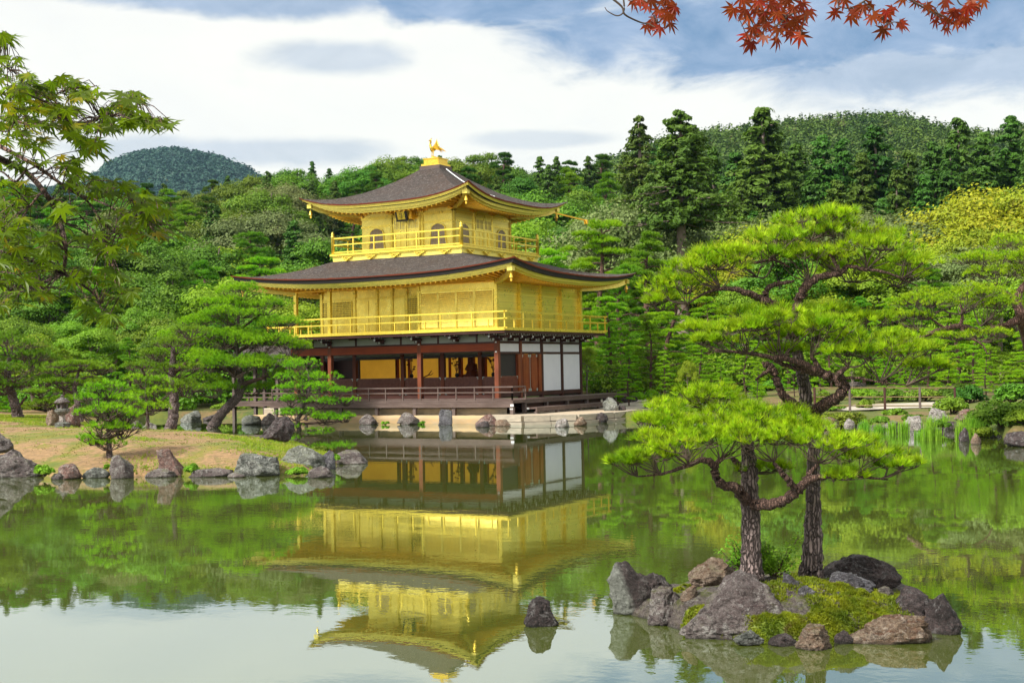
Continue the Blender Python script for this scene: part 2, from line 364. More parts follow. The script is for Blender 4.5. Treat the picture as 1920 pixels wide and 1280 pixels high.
def rockmat(name, c1, c2, c3, c4, s=1.0, moss=0.0, face=None):
    mt, n, b, co, out = newmat(name)
    dk = lambda c, k: tuple(k*x for x in c)
    oi = n.node('ShaderNodeObjectInfo'); off = n.node('ShaderNodeVectorMath', operation='ADD'); n.link(co, off.inputs[0])
    rv = n.node('ShaderNodeCombineXYZ'); n.link(n.math('MULTIPLY', oi.outputs['Random'], 37), rv.inputs[0]); n.link(n.math('MULTIPLY', oi.outputs['Random'], 91), rv.inputs[2]); n.link(rv.outputs[0], off.inputs[1]); co2 = off.outputs[0]
    f = n.noise(co2, 1.7*s, 9, .72, .8); f2 = n.noise(co2, 6*s, 10, .80, .5); f4 = n.noise(co2, 22*s, 6, .85); f5 = n.noise(co2, 60*s, 3, .8)
    rot = n.node('ShaderNodeMapping'); rot.inputs['Rotation'].default_value = (.5, .9, .3); rot.inputs['Scale'].default_value = (3*s, 3*s, 15*s); n.link(co2, rot.inputs['Vector'])
    f3 = n.noise(rot.outputs[0], 1.0, 9, .78, 1.6)
    c = n.mix(n.mapr(f, .44, .56), dk(c1, .75), c2)
    c = n.mix(n.mapr(f3, .52, .58, 0, .9), c, c3)
    c = n.mix(n.mapr(f2, .53, .58, 0, .9), c, c4)
    c = n.mix(n.mapr(f4, .42, .54, .75, 0), c, dk(c3, .4)); c = n.mix(n.mapr(f5, .56, .66, 0, .5), c, c4)
    if face:
        dp = n.node('ShaderNodeVectorMath', operation='DOT_PRODUCT'); n.link(co, dp.inputs[0]); dp.inputs[1].default_value = (math.cos(YAW), -math.sin(YAW), .35)
        q = n.math('ADD', dp.outputs['Value'], n.math('MULTIPLY', n.math('SUBTRACT', f2, .5), .12)); c = n.mix(n.mapr(q, -.04, -.10), c, n.mix(n.mapr(f2, .4, .6), face, dk(face, .6)))
    vo = n.node('ShaderNodeTexVoronoi'); vo.feature = 'DISTANCE_TO_EDGE'; vo.inputs['Scale'].default_value = 1.6*s
    nd = n.node('ShaderNodeTexNoise'); nd.inputs['Scale'].default_value = 2.4*s; nd.inputs['Detail'].default_value = 9; nd.inputs['Roughness'].default_value = .72; n.link(co2, nd.inputs['Vector'])
    va = n.node('ShaderNodeVectorMath', operation='MULTIPLY_ADD'); n.link(nd.outputs['Color'], va.inputs[0]); va.inputs[1].default_value = (1.5, 1.5, 2.4); n.link(co2, va.inputs[2]); n.link(va.outputs[0], vo.inputs['Vector'])
    cr = n.mapr(vo.outputs['Distance'], 0, .022)
    c = n.mix(n.mapr(cr, 0, 1, .85, 0), c, (.010, .008, .007))
    # wet dark line at the water
    geo = n.node('ShaderNodeNewGeometry'); ps = n.node('ShaderNodeSeparateXYZ'); n.link(geo.outputs['Position'], ps.inputs[0])
    wet = n.mapr(n.math('ADD', ps.outputs[2], n.math('MULTIPLY', n.math('SUBTRACT', f2, .5), .05)), .0, .035, .75, 0)
    c = n.mix(wet, c, (.018, .016, .010))
    if moss:
        sp = n.node('ShaderNodeSeparateXYZ'); n.link(geo.outputs['Normal'], sp.inputs[0])
        mm = n.math('MULTIPLY', n.mapr(f, .5, .6), n.mapr(sp.outputs[2], .2, .7)); c = n.mix(n.math('MULTIPLY', mm, moss), c, (.10, .12, .010))
    n.link(c, b.inputs['Base Color']); b.inputs['Roughness'].default_value = .85
    h = n.math('ADD', n.math('ADD', n.math('MULTIPLY', f2, 1.1), n.math('MULTIPLY', f3, .8)), n.math('ADD', n.math('MULTIPLY', cr, .25), n.math('MULTIPLY', f4, .6)))
    bump(n, b, h, 1.0, .085/s); return mt
M['rock_pink'] = rockmat('pinkish_grey_rock', (.20, .155, .15), (.30, .26, .25), (.11, .07, .07), (.46, .44, .42), 1.3, .5)
M['rock_dark'] = rockmat('dark_purple_brown_rock', (.055, .035, .035), (.12, .085, .085), (.03, .02, .02), (.25, .24, .24), 1.4)
M['rock_green'] = rockmat('green_grey_lichen_rock', (.20, .23, .20), (.32, .34, .31), (.13, .12, .11), (.55, .56, .52), 1.0, .4)
M['rock_tan'] = rockmat('tan_orange_rock', (.30, .20, .12), (.40, .31, .24), (.20, .09, .05), (.50, .42, .34), 1.5, .4)
M['rock_blue'] = rockmat('blue_grey_rock', (.13, .125, .15), (.22, .22, .25), (.08, .06, .07), (.36, .36, .38), 1.3, .3)
M['rock_red'] = rockmat('reddish_brown_rock', (.30, .13, .10), (.36, .24, .20), (.14, .07, .06), (.50, .44, .40), 1.0)
M['rock_white'] = rockmat('whitish_rock', (.45, .41, .38), (.60, .57, .54), (.25, .18, .15), (.7, .68, .66), 1.0)

M['rock_face'] = rockmat('dark_rock_with_pale_face', (.05, .032, .03), (.10, .07, .068), (.03, .02, .02), (.22, .20, .19), 1.4, 0, (.34, .36, .32))
def groundmat(name, soil1, soil2, green1, green2, sc=.35, lo=.42, hi=.56):
    mt, n, b, co, out = newmat(name)
    f = n.noise(co, sc, 6, .62); f2 = n.noise(co, 6, 6, .7); f3 = n.noise(co, 28, 4, .7)
    s_ = n.mix(n.mapr(f2, .35, .65), soil1, soil2); g_ = n.mix(n.mapr(n.noise(co, 1.7, 5, .6), .4, .62), green1, green2)
    edge = n.math('ADD', f, n.math('MULTIPLY', n.math('SUBTRACT', f2, .5), .25))
    c = n.mix(n.mapr(edge, lo, hi), s_, g_); c = n.mix(n.mapr(f3, .4, .75, 0, .35), c, (.10, .08, .04))
    n.link(c, b.inputs['Base Color']); b.inputs['Roughness'].default_value = .95
    bump(n, b, n.math('ADD', f2, f3), .6, .03); return mt
M['peninsula'] = groundmat('sandy_soil_and_moss', (.36, .22, .10), (.17, .105, .05), (.10, .14, .010), (.20, .18, .012), .42, .48, .57)
M['ground'] = groundmat('mossy_garden_ground', (.20, .13, .055), (.14, .095, .04), (.05, .085, .010), (.12, .14, .012), .25, .36, .50)
M['islet_soil'] = groundmat('mossy_islet_soil', (.055, .04, .03), (.13, .10, .075), (.10, .12, .006), (.26, .27, .012), 1.3, .54, .62)
# pond water: murky green, mirror like at grazing angles, faint wind ripples
def watermat():
    mt, n, b, co, out = newmat('green_pond_water')
    f0 = n.noise(co, .08, 3, .5); fs = n.noise(co, 26, 3, .7)
    murk = n.mix(n.mapr(f0, .35, .65), (.072, .094, .014), (.09, .112, .022))
    murk = n.mix(n.mapr(fs, .74, .78, 0, .5), murk, (.25, .26, .14))          # pollen and specks
    n.link(murk, b.inputs['Base Color']); b.inputs['Roughness'].default_value = 1.0; b.inputs['Specular IOR Level'].default_value = 0
    f = n.noise(co, .9, 3, .5); f2 = n.noise(n.scale(co, (1, 1.4, 1)), 3.6, 3, .55, .4); f3 = n.noise(co, 12, 2, .5)
    patch = n.mapr(n.noise(n.scale(co, (1, 1.6, 1)), .09, 4, .6), .42, .6, .25, 1.25)
    h = n.math('ADD', n.math('MULTIPLY', f, .5), n.math('ADD', n.math('MULTIPLY', f2, .22), n.math('MULTIPLY', f3, .075)))
    h = n.math('MULTIPLY', h, patch)
    bn = n.node('ShaderNodeBump'); bn.inputs['Strength'].default_value = 1.0; bn.inputs['Distance'].default_value = .0030
    n.link(h, bn.inputs['Height'])
    gl = n.node('ShaderNodeBsdfGlossy'); gl.inputs['Roughness'].default_value = .01; gl.inputs['Color'].default_value = (.89, .95, .99, 1); n.link(bn.outputs[0], gl.inputs['Normal'])
    fr = n.node('ShaderNodeFresnel'); fr.inputs['IOR'].default_value = 1.34; n.link(bn.outputs[0], fr.inputs['Normal'])
    mx = n.node('ShaderNodeMixShader'); n.link(n.math('ADD', n.math('MULTIPLY', fr.outputs[0], .70), .36, clamp=True), mx.inputs[0])
    n.link(b.outputs[0], mx.inputs[1]); n.link(gl.outputs[0], mx.inputs[2]); n.link(mx.outputs[0], out.inputs[0])
    return mt
M['water'] = watermat()

def glowscreen():
    mt, n, b, co, out = newmat('glowing_gold_screen')
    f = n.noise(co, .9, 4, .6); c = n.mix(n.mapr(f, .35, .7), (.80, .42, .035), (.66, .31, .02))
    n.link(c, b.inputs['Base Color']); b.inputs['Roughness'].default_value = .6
    n.link(c, b.inputs['Emission Color']); b.inputs['Emission Strength'].default_value = .17  # weak glow added to the screens themselves for the hall's warm light, no lamp
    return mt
M['screen'] = glowscreen()

M['islet'] = rockmat('mossy_islet_rock', (.16, .13, .12), (.24, .20, .18), (.09, .06, .05), (.33, .31, .28), 1.5, .9)

M['litter'] = leafmat('fallen_needles_and_moss', (.11, .07, .025), (.15, .16, .02), .1, .0, 1.2, (.24, .16, .07))
# ------------------------------------------------------------------ helpers for things and parts
ORG = {}
def thing(name, org, label, cat, group=None):
    o = empty(name, tuple(float(x) for x in org)); ORG[o.name] = np.array(org, float); tag(o, label, cat, group); return o
def part(name, mb, mats, parent, smooth=False, label=None):
    org = ORG.get(parent.name, np.zeros(3)); mb.v = [v-org for v in mb.v]
    o = mb.build(name, mats, parent, smooth); ORG[o.name] = org
    if label: o["label"] = label
    return o
def copy_tree(o, parent=None):
    c = o.copy(); COL.objects.link(c); c.parent = parent
    for ch in list(o.children): copy_tree(ch, c)
    return c
def sstep(x, a, b):
    t = np.clip((np.asarray(x, float)-a)/(b-a), 0, 1); return t*t*(3-2*t)

# ------------------------------------------------------------------ the golden pavilion
B = 2.12
XW, YN = -5.5*B, 4*B                       # body: x XW..0, y 0..YN (south front at y = 0, east side at x = 0)
PV = thing('pavilion', (-5.83, 4.24, .35), "three storey golden pavilion with curved dark shingle roofs standing at the pond edge", 'pavilion')

def eave_ring(x0, x1, y0, y1, n=41):
    "points round a rectangle with |t| along each side, 4 lists"
    t = np.linspace(-1, 1, n)
    S = np.stack([(x0+x1)/2+t*(x1-x0)/2, np.full(n, y0)], 1); E_ = np.stack([np.full(n, x1), (y0+y1)/2+t*(y1-y0)/2], 1)
    N_ = np.stack([(x0+x1)/2-t*(x1-x0)/2, np.full(n, y1)], 1); W_ = np.stack([np.full(n, x0), (y0+y1)/2-t*(y1-y0)/2], 1)
    return t, [S, E_, N_, W_]
def fn2(x, y): return np.sin(x*2.1+y*1.3)*np.cos(y*2.7-x)+.6*np.sin(x*6.3+1)*np.sin(y*5.1)
def roof(name, inner, zin, outer, zmid, lift, p, prof_pow, thick_red, thick_black, wall, zwall, parent, label, gilt=False):
    n = 61; t, OS = eave_ring(*outer, n=n); _, IS = eave_ring(*inner, n=n); _, WS = eave_ring(*wall, n=n)
    zl = zmid+lift*np.abs(t)**p
    rg = np.random.default_rng(9).normal(size=n)*.006
    cx, cy = (outer[0]+outer[1])/2, (outer[2]+outer[3])/2
    top, red, blk, fas, sof, raf, und = MB(), MB(), MB(), MB(), MB(), MB(), MB(); hips = []
    s = np.linspace(0, 1, 25)
    zt = zl+thick_red+thick_black
    def ring(k, inset, z):
        P = OS[k].copy(); c = np.array([cx, cy]); hw = np.array([(outer[1]-outer[0])/2, (outer[3]-outer[2])/2])
        P = c+(P-c)*(hw-inset)/hw
        return np.column_stack([P, z])
    for k in range(4):
        zt = zl+thick_red+thick_black+rg; O = ring(k, 0, zt); I = np.column_stack([IS[k], np.full(n, zin)])
        G = np.zeros((len(s), n, 3))
        for i, si in enumerate(s):
            pr = 1-(1-si)**prof_pow
            G[i, :, :2] = I[:, :2]+(O[:, :2]-I[:, :2])*si
            # corner lift fades in towards the eave
            G[i, :, 2] = zin+(zmid+thick_red+thick_black-zin)*pr+(zt-zmid-thick_red-thick_black)*si**2.6+.012*fn2(G[i, :, 0], G[i, :, 1])*(0 < si < 1)
        top.grid(G)
        a, b = ring(k, 0, zt), ring(k, .03, zl+thick_black)
        red.grid(np.stack([a, b])); red.grid(np.stack([b, ring(k, .09, zl+thick_black)]))
        c, d = ring(k, .09, zl+thick_black), ring(k, .13, zl)
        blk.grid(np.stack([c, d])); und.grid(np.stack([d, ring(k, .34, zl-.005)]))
        f0, f1 = ring(k, .34, zl-.002), ring(k, .36, zl-.14); f2 = ring(k, .50, zl-.14); f3, f4 = ring(k, .50, zl-.10), ring(k, .52, zl-.22); f5 = ring(k, .66, zl-.22)
        for u, v in ((f0, f1), (f1, f2), (f2, f3), (f3, f4), (f4, f5)): fas.grid(np.stack([u, v]))
        Wl = np.column_stack([WS[k], np.full(n, zwall)])
        e = ring(k, .62, zl-.17)
        ns = 8; G = np.zeros((ns, n, 3))
        for i in range(ns):
            q = i/(ns-1); G[i] = e*(1-q)+Wl*q; G[i, :, 2] = e[:, 2]*(1-q)**1.6+Wl[:, 2]*(1-(1-q)**1.6)
        sof.grid(G)
        # rafters under the soffit
        L = np.linalg.norm(OS[k][-1]-OS[k][0]); m_ = int(L/.30)
        for i in range(1, m_):
            ti = -1+2*i/m_; idx = (ti+1)/2*(n-1); i0 = int(idx); fr = idx-i0
            E0 = e[i0]*(1-fr)+e[min(i0+1, n-1)]*fr
            # run straight in, parallel to the side's normal, until the wall line or the hip
            W0 = Wl[i0]*(1-fr)+Wl[min(i0+1, n-1)]*fr
            horiz = k in (0, 2)
            tgt = np.array([E0[0], W0[1], zwall]) if horiz else np.array([W0[0], E0[1], zwall])
            lim = (wall[0], wall[1]) if horiz else (wall[2], wall[3]); cc = E0[0] if horiz else E0[1]
            over = max(lim[0]-cc, cc-lim[1], 0); full = abs((E0-tgt)[1 if horiz else 0]); run = max(.15, 1-over/max(full, .01))
            mid = E0+(tgt-E0)*run; mid[2] = E0[2]+(zwall-E0[2])*run-.045
            st = E0.copy(); st[2] -= .07
            raf.bar(st, mid, .075, .09)
    # hip rafters
    for sx, sy, kx, ky in ((1, -1, 1, 0), (-1, -1, 0, 0), (1, 1, 1, 1), (-1, 1, 0, 1)):
        hip = MB(); hips.append(hip); ox = outer[1] if sx > 0 else outer[0]; oy = outer[3] if sy > 0 else outer[2]; wx = wall[1] if sx > 0 else wall[0]; wy = wall[3] if sy > 0 else wall[2]
        ztip = zmid+lift
        P = [np.array([ox-sx*.42, oy-sy*.42, ztip-.26])]
        for q in (.33, .66, 1): P.append(np.array([ox+(wx-ox)*q, oy+(wy-oy)*q, (ztip-.25)*(1-q)**1.8+(zwall-.12)*(1-(1-q)**1.8)]))
        for a, b in zip(P[:-1], P[1:]): hip.bar(a, b, .17, .20)
        a = P[0]; hip.box(a[0]-.13, a[0]+.13, a[1]-.13, a[1]+.13, a[2]-.10, a[2]+.11)
    r = part(name, top, M['shingle'], parent, True, label)
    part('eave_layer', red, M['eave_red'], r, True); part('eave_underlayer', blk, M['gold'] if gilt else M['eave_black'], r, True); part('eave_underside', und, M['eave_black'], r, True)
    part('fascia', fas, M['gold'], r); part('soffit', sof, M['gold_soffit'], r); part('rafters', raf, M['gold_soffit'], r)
    for hip in hips: part('hip_rafter', hip, M['gold'], r)
    return r, ring
X3, Y3, B3, O3 = -3.21, 1.615, 1.819, 1.047
x3a, x3b, y3a, y3b = X3-3*B3, X3, Y3, Y3+3*B3
LO = 2.28
low_roof, ringL = roof('lower_roof', (x3a-O3+.1, x3b+O3-.1, y3a-O3+.1, y3b+O3-.1), 8.0, (XW-LO, LO, -LO, YN+LO), 6.65, .46, 2.7, 1.32, .06, .17, (XW, 0, 0, YN), 6.56, PV, "broad lower roof of dark bark shingles")
xm, ym = X3-1.5*B3, Y3+1.5*B3; UE = 2.23
up_roof, ringU = roof('upper_roof', (xm-.62, xm+.62, ym-.62, ym+.62), 12.66, (x3a-UE, x3b+UE, y3a-UE, y3b+UE), 10.37, .60, 3.2, 1.55, .06, .12, (x3a, x3b, y3a, y3b), 10.42, PV, "upper pyramid roof of dark bark shingles", True)

# finial
fb = MB(); fb.box(xm-.60, xm+.60, ym-.60, ym+.60, 12.60, 12.84)
part('roof_collar', fb, M['grey_wood'], up_roof)
fb = MB(); fb.box(xm-.54, xm+.54, ym-.54, ym+.54, 12.84, 12.95); fb.box(xm-.44, xm+.44, ym-.44, ym+.44, 12.95, 13.20); fb.box(xm-.48, xm+.48, ym-.48, ym+.48, 13.20, 13.24)
fb.lathe([(.0, .0), (.26, 0), (.24, .05), (.15, .08), (.12, .13), (.0, .15)], (xm-.1, ym, 13.24), 20)
base = part('statue_base', fb, M['gold_fig'], PV)
# phoenix: body, neck, head with crest, raised wings, curved tail plumes, two legs
ph = MB(); c0 = np.array([xm-.12, ym-.05, 13.38])
fd = np.array([-.35, -.93, 0]); fd /= np.linalg.norm(fd); sdv = np.array([.93, -.35, 0]); upv = np.array([0, 0, 1.])
def L3(a, b, c): return c0+a*sdv+b*fd+c*upv
body = [L3(0, -.16, .34), L3(0, -.10, .36), L3(0, -.02, .36), L3(0, .07, .40), L3(0, .13, .48), L3(0, .13, .60), L3(0, .12, .70), L3(0, .15, .78), L3(0, .19, .80), L3(0, .27, .78)]
ph.tube(body, [.02, .075, .10, .10, .07, .042, .036, .052, .045, .006], 12)
for s_ in (-.03, 0, .03): ph.tube([L3(s_*.4, .14, .82), L3(s_, .10, .90), L3(s_*1.6, .06, .92)], [.018, .014, .004], 5)
for s_ in (-1, 1):
    ph.tube([L3(.05*s_, .0, .30), L3(.06*s_, .02, .18), L3(.06*s_, .04, .0)], [.035, .022, .018], 7)
    ph.tube([L3(.06*s_, .0, .01), L3(.06*s_, .10, .01)], [.018, .012], 6)
    for i in range(8):
        q = i/7; tip = L3(s_*(.30+.10*math.sin(q*2.2)), -.04-.16*q, .86-.52*q); rt = L3(s_*.07, .05-.10*q, .46-.06*q)
        mid = (tip+rt)/2+L3(s_*.07, 0, -.05)-c0
        ph.tube([rt, mid, tip], [.035, .042, .006], 6)
for i in range(7):
    q = (i-3)/3; a = L3(.02*q, -.14, .36); ph.tube([a, L3(.05*q+.04, -.30, .50-.04*abs(q)), L3(.13*q+.10, -.46, .44-.07*abs(q)), L3(.20*q+.16, -.58, .30-.06*abs(q))], [.03, .03, .024, .005], 6)
part('phoenix_statue', ph, M['gold_fig'], PV, True)

# ---- third storey
w3 = MB(); w3.box(x3a, x3b, y3a, y3b, 8.30, 10.5)
wall3 = part('third_storey_wall', w3, M['gold'], PV)
tr = MB()
for z0, z1 in ((8.32, 8.46), (9.62, 9.72), (10.02, 10.16)):
    for a in ((x3a-.035, x3b+.035, y3a-.035, y3a), (x3a-.035, x3b+.035, y3b, y3b+.035)): tr.box(*a, z0, z1)
    for a in ((x3a-.036, x3a, y3a, y3b), (x3b, x3b+.036, y3a, y3b)): tr.box(*a, z0+.002, z1-.002)
part('wall_rails', tr, M['gold_rail'], wall3)
for i in range(4):
    for (px_, py_) in ((x3a+i*B3, y3a), (x3b, y3a+i*B3), (x3a, y3a+i*B3), (x3a+i*B3, y3b)):
        if (px_, py_) in [(x3b, y3a), (x3a, y3a), (x3a, y3b), (x3b, y3b)] and (i not in (0, 3) or (px_ == x3a and i == 0 and py_ == y3a)): continue
        c_ = MB(); c_.lathe([(0, 8.32), (.085, 8.32), (.085, 10.15), (0, 10.15)], (px_, py_, 0), 12)
        c_.box(px_-.12, px_+.12, py_-.12, py_+.12, 10.15, 10.20)
        part('column', c_, M['gold_rail'], wall3, False)
def bracket_cluster(cx_, cy_, z, mat, parent, nx, ny, s=1.0):
    "stepped bracket: block, cross arm, projecting arm"
    b_ = MB(); b_.box(cx_-.11*s, cx_+.11*s, cy_-.11*s, cy_+.11*s, z, z+.09*s)
    if ny: b_.box(cx_-.34*s, cx_+.34*s, cy_-.045*s, cy_+.045*s, z+.09*s, z+.18*s)
    if nx: b_.box(cx_-.045*s, cx_+.045*s, cy_-.34*s, cy_+.34*s, z+.091*s, z+.181*s)
    for q in (-.29, 0, .29):
        if ny: b_.box(cx_+q*s-.06*s, cx_+q*s+.06*s, cy_-.06*s, cy_+.06*s, z+.18*s, z+.25*s)
        if nx: b_.box(cx_-.06*s, cx_+.06*s, cy_+q*s-.06*s, cy_+q*s+.06*s, z+.181*s, z+.251*s)
    b_.box(cx_-.05*s+min(0, nx*.42*s), cx_+.05*s+max(0, nx*.42*s), cy_-.05*s+min(0, ny*.42*s), cy_+.05*s+max(0, ny*.42*s), z+.10*s, z+.20*s)
    return part('bracket', b_, mat, parent)
for i in range(4):
    bracket_cluster(x3a+i*B3, y3a, 10.16, M['gold_soffit'], wall3, 0, -1, .95)
    if i: bracket_cluster(x3b, y3a+i*B3, 10.16, M['gold_soffit'], wall3, 1, 0, .95)
# bell shaped (katomado) windows
def bell_outline(w, h, n=14):
    "cusped arch: vertical sides flaring to the foot"
    pts = [(-w*.54, 0), (-w*.47, h*.35), (-w*.46, h*.62)]
    for i in range(n+1):
        a = math.pi-math.pi*i/n; r = 1+.045*abs(math.sin(3*a)); pts.append((w*.46*math.cos(a)*r, h*.64+h*.33*math.sin(a)**.85*r))
    pts += [(w*.46, h*.62), (w*.47, h*.35), (w*.54, 0)]
    return pts
def bell_window(face, c, z, parent):
    w, h = .86, 1.08; out = bell_outline(w, h)
    def pt(u, v, dpt):
        return (c+u, y3a-dpt, z+v) if face == 's' else (x3b+dpt, c+u, z+v)
    fr = MB(); ring_o = [(u*1.10, v*1.04+(-.0)) for u, v in out]
    n = len(out)
    V = [pt(u, v, .05) for u, v in out]+[pt(u, v, .05) for u, v in ring_o]+[pt(u, v, 0) for u, v in ring_o]+[pt(u, v, .012) for u, v in out]
    F = []
    for i in range(n-1): F += [(i, i+1, n+i+1, n+i), (n+i, n+i+1, 2*n+i+1, 2*n+i), (i, i+1, 3*n+i+1, 3*n+i)]
    fr.add(V, F)
    wn_ = part('window', fr, M['gold_rail'], parent)
    pn = MB(); V = [pt(u, v, .012) for u, v in out]+[pt(0, h*.4, .012)]
    pn.add(V, [(i, (i+1) % n, n) for i in range(n)])
    part('pane', pn, M['window_dark'], wn_)
    bars = MB()
    for i in range(-4, 5):
        u = i*.09; top_ = h*.64+h*.33*math.sqrt(max(0, 1-(u/(w*.46))**2))**.85 if abs(u) < w*.46 else h*.6
        a, b = pt(u, 0, .025), pt(u, top_, .025); bars.bar(a, b, .028, .028, up=(0, 1, 0) if face == 's' else (1, 0, 0))
    for v in (.22, .44, .66, .86):
        hw = w*.46 if v < .7 else w*.33
        bars.bar(pt(-hw, v*h, .03), pt(hw, v*h, .03), .018, .018)
    part('lattice', bars, M['lattice_pale'], wn_)
M['window_dark'] = simple('lilac_window_paper', (.50, .42, .46), (.60, .50, .54), 6, .7, bmp=.0)  # paper of a lilac colour
M['lattice_pale'] = simple('pale_lattice', (.62, .52, .32), (.55, .45, .25), 6, .6, bmp=.0)
for c in (x3a+.5*B3, x3a+2.5*B3): bell_window('s', c, 8.50, wall3)
for c in (y3a+.5*B3, y3a+2.5*B3): bell_window('e', c, 8.50, wall3)
# paired panelled doors in the middle bays
def panel_door(face, c0_, c1_, z0, z1, parent, surf, mat, latt):
    for j in range(2):
        a = c0_+(c1_-c0_)*j/2+.02; b = c0_+(c1_-c0_)*(j+1)/2-.02
        d = MB()
        def bx(u0, u1, v0, v1, t):
            d.box(u0, u1, surf-t, surf, v0, v1) if face == 's' else d.box(surf, surf+t, u0, u1, v0, v1)
        bx(a, b, z0, z1, .03); 
        for v0, v1 in ((z0, z0+.09), (z1-.09, z1), (z0+.52, z0+.60), (z1-.62, z1-.55)): bx(a+.003, b-.003, v0+.003, v1-.003, .055)
        for u in (a, (a+b)/2-.03, b-.06): bx(u+.001, u+.059, z0+.001, z1-.001, .052)
        dd = part('door', d, mat, parent)
        l_ = MB()
        for q in range(8):
            u = a+.07+(b-a-.14)*q/7
            l_.box(u-.008, u+.008, surf-.045, surf-.03, z1-.54, z1-.10) if face == 's' else l_.box(surf+.03, surf+.045, u-.008, u+.008, z1-.54, z1-.10)
        part('lattice', l_, latt, dd)
panel_door('s', x3a+B3+.12, x3a+2*B3-.12, 8.48, 9.98, wall3, y3a-.001, M['gold_panel'], M['window_dark'])
panel_door('e', y3a+B3+.12, y3a+2*B3-.12, 8.48, 9.98, wall3, x3b+.001, M['gold_panel'], M['lattice_pale'])
# name board under the upper eave: gilt panel in a dark frame, tilted forward
nb = MB(); nc = np.array([xm-.02, y3a-.45, 10.12]); tilt = np.array([0, -.30, -.95]); tilt /= np.linalg.norm(tilt); nrm = np.array([0, -.95, .30]); nrm /= np.linalg.norm(nrm)
tilt = np.array([0, .30, -.95])/np.linalg.norm([.30, .95]); nrm = np.array([0, -.95, -.30])/np.linalg.norm([.3, .95])
def board(mb, w, h, t0, t1, off=(0, 0)):
    V = []
    for t in (t0, t1):
        for i, j in ((-1, -1), (1, -1), (1, 1), (-1, 1)): V.append(nc+np.array([1, 0, 0])*(i*w/2+off[0])+tilt*(j*h/2+off[1])+nrm*t)
    mb.add(V, [(0, 1, 2, 3), (4, 5, 6, 7), (0, 1, 5, 4), (1, 2, 6, 5), (2, 3, 7, 6), (3, 0, 4, 7)])
nb = MB(); board(nb, .66, .72, 0, .05); pl = part('name_board', nb, M['black'], PV, label="dark framed name board tilted out under the upper eave")
nb = MB(); board(nb, .44, .52, .05, .062); part('gilt_panel', nb, M['gold_fig'], pl)
nb = MB()   # three dark brushed characters stacked: strokes
for (w, h, ox, oy) in ((.20, .022, 0, -.17), (.022, .12, 0, -.15), (.15, .018, 0, -.12), (.16, .02, 0, -.03), (.02, .11, -.05, 0.01), (.02, .11, .05, .01), (.17, .018, 0, .04), (.19, .022, 0, .11), (.02, .12, 0, .15), (.12, .018, 0, .18)):
    board(nb, w, h, .062, .07, (ox, oy))
part('lettering', nb, M['black'], pl)
nb = MB(); nb.box(xm+.36, xm+.52, y3a-.38, y3a-.02, 9.86, 10.34); part('board_support', nb, M['gold_soffit'], pl)

# balcony of the third storey
bx0, bx1, by0, by1 = x3a-O3, x3b+O3, y3a-O3, y3b+O3
bal = MB(); bal.box(bx0, bx1, by0, by1, 7.86, 8.16)
deck3 = part('upper_balcony', bal, M['gold'], PV)
bal = MB(); bal.box(bx0-.12, bx1+.12, by0-.12, by1+.12, 8.22, 8.32); bal.box(bx0-.04, bx1+.04, by0-.04, by1+.04, 8.16, 8.22)
part('deck', bal, M['gold_rail'], deck3)
def wing_bracket(px_, py_, z, nx, ny):
    g_ = MB()
    for s_ in (-1, 1):
        for k in range(3):
            u = s_*(.05+.10*k); zz = z+.05*k+.02
            if ny: g_.box(px_+u-.045, px_+u+.045, py_+ny*.10, py_+ny*.02, zz, zz+.05) if ny > 0 else g_.box(px_+u-.045, px_+u+.045, py_-.10, py_-.0, zz, zz+.05)
            else: g_.box(px_, px_+.12, py_+u-.045, py_+u+.045, zz, zz+.05)
    if ny: g_.box(px_-.04, px_+.04, py_-.15, py_, z-.04, z+.04); g_.box(px_-.26, px_+.26, py_-.07, py_, z+.13, z+.165)
    else: g_.box(px_, px_+.16, py_-.04, py_+.04, z-.04, z+.04); g_.box(px_, px_+.08, py_-.26, py_+.26, z+.13, z+.165)
    part('bracket', g_, M['gold_rail'], deck3)
for i in range(5): wing_bracket(bx0+.9+i*1.44, by0, 7.98, 0, -1)
for i in range(5): wing_bracket(bx1, by0+.75+i*1.5, 7.98, 1, 0)
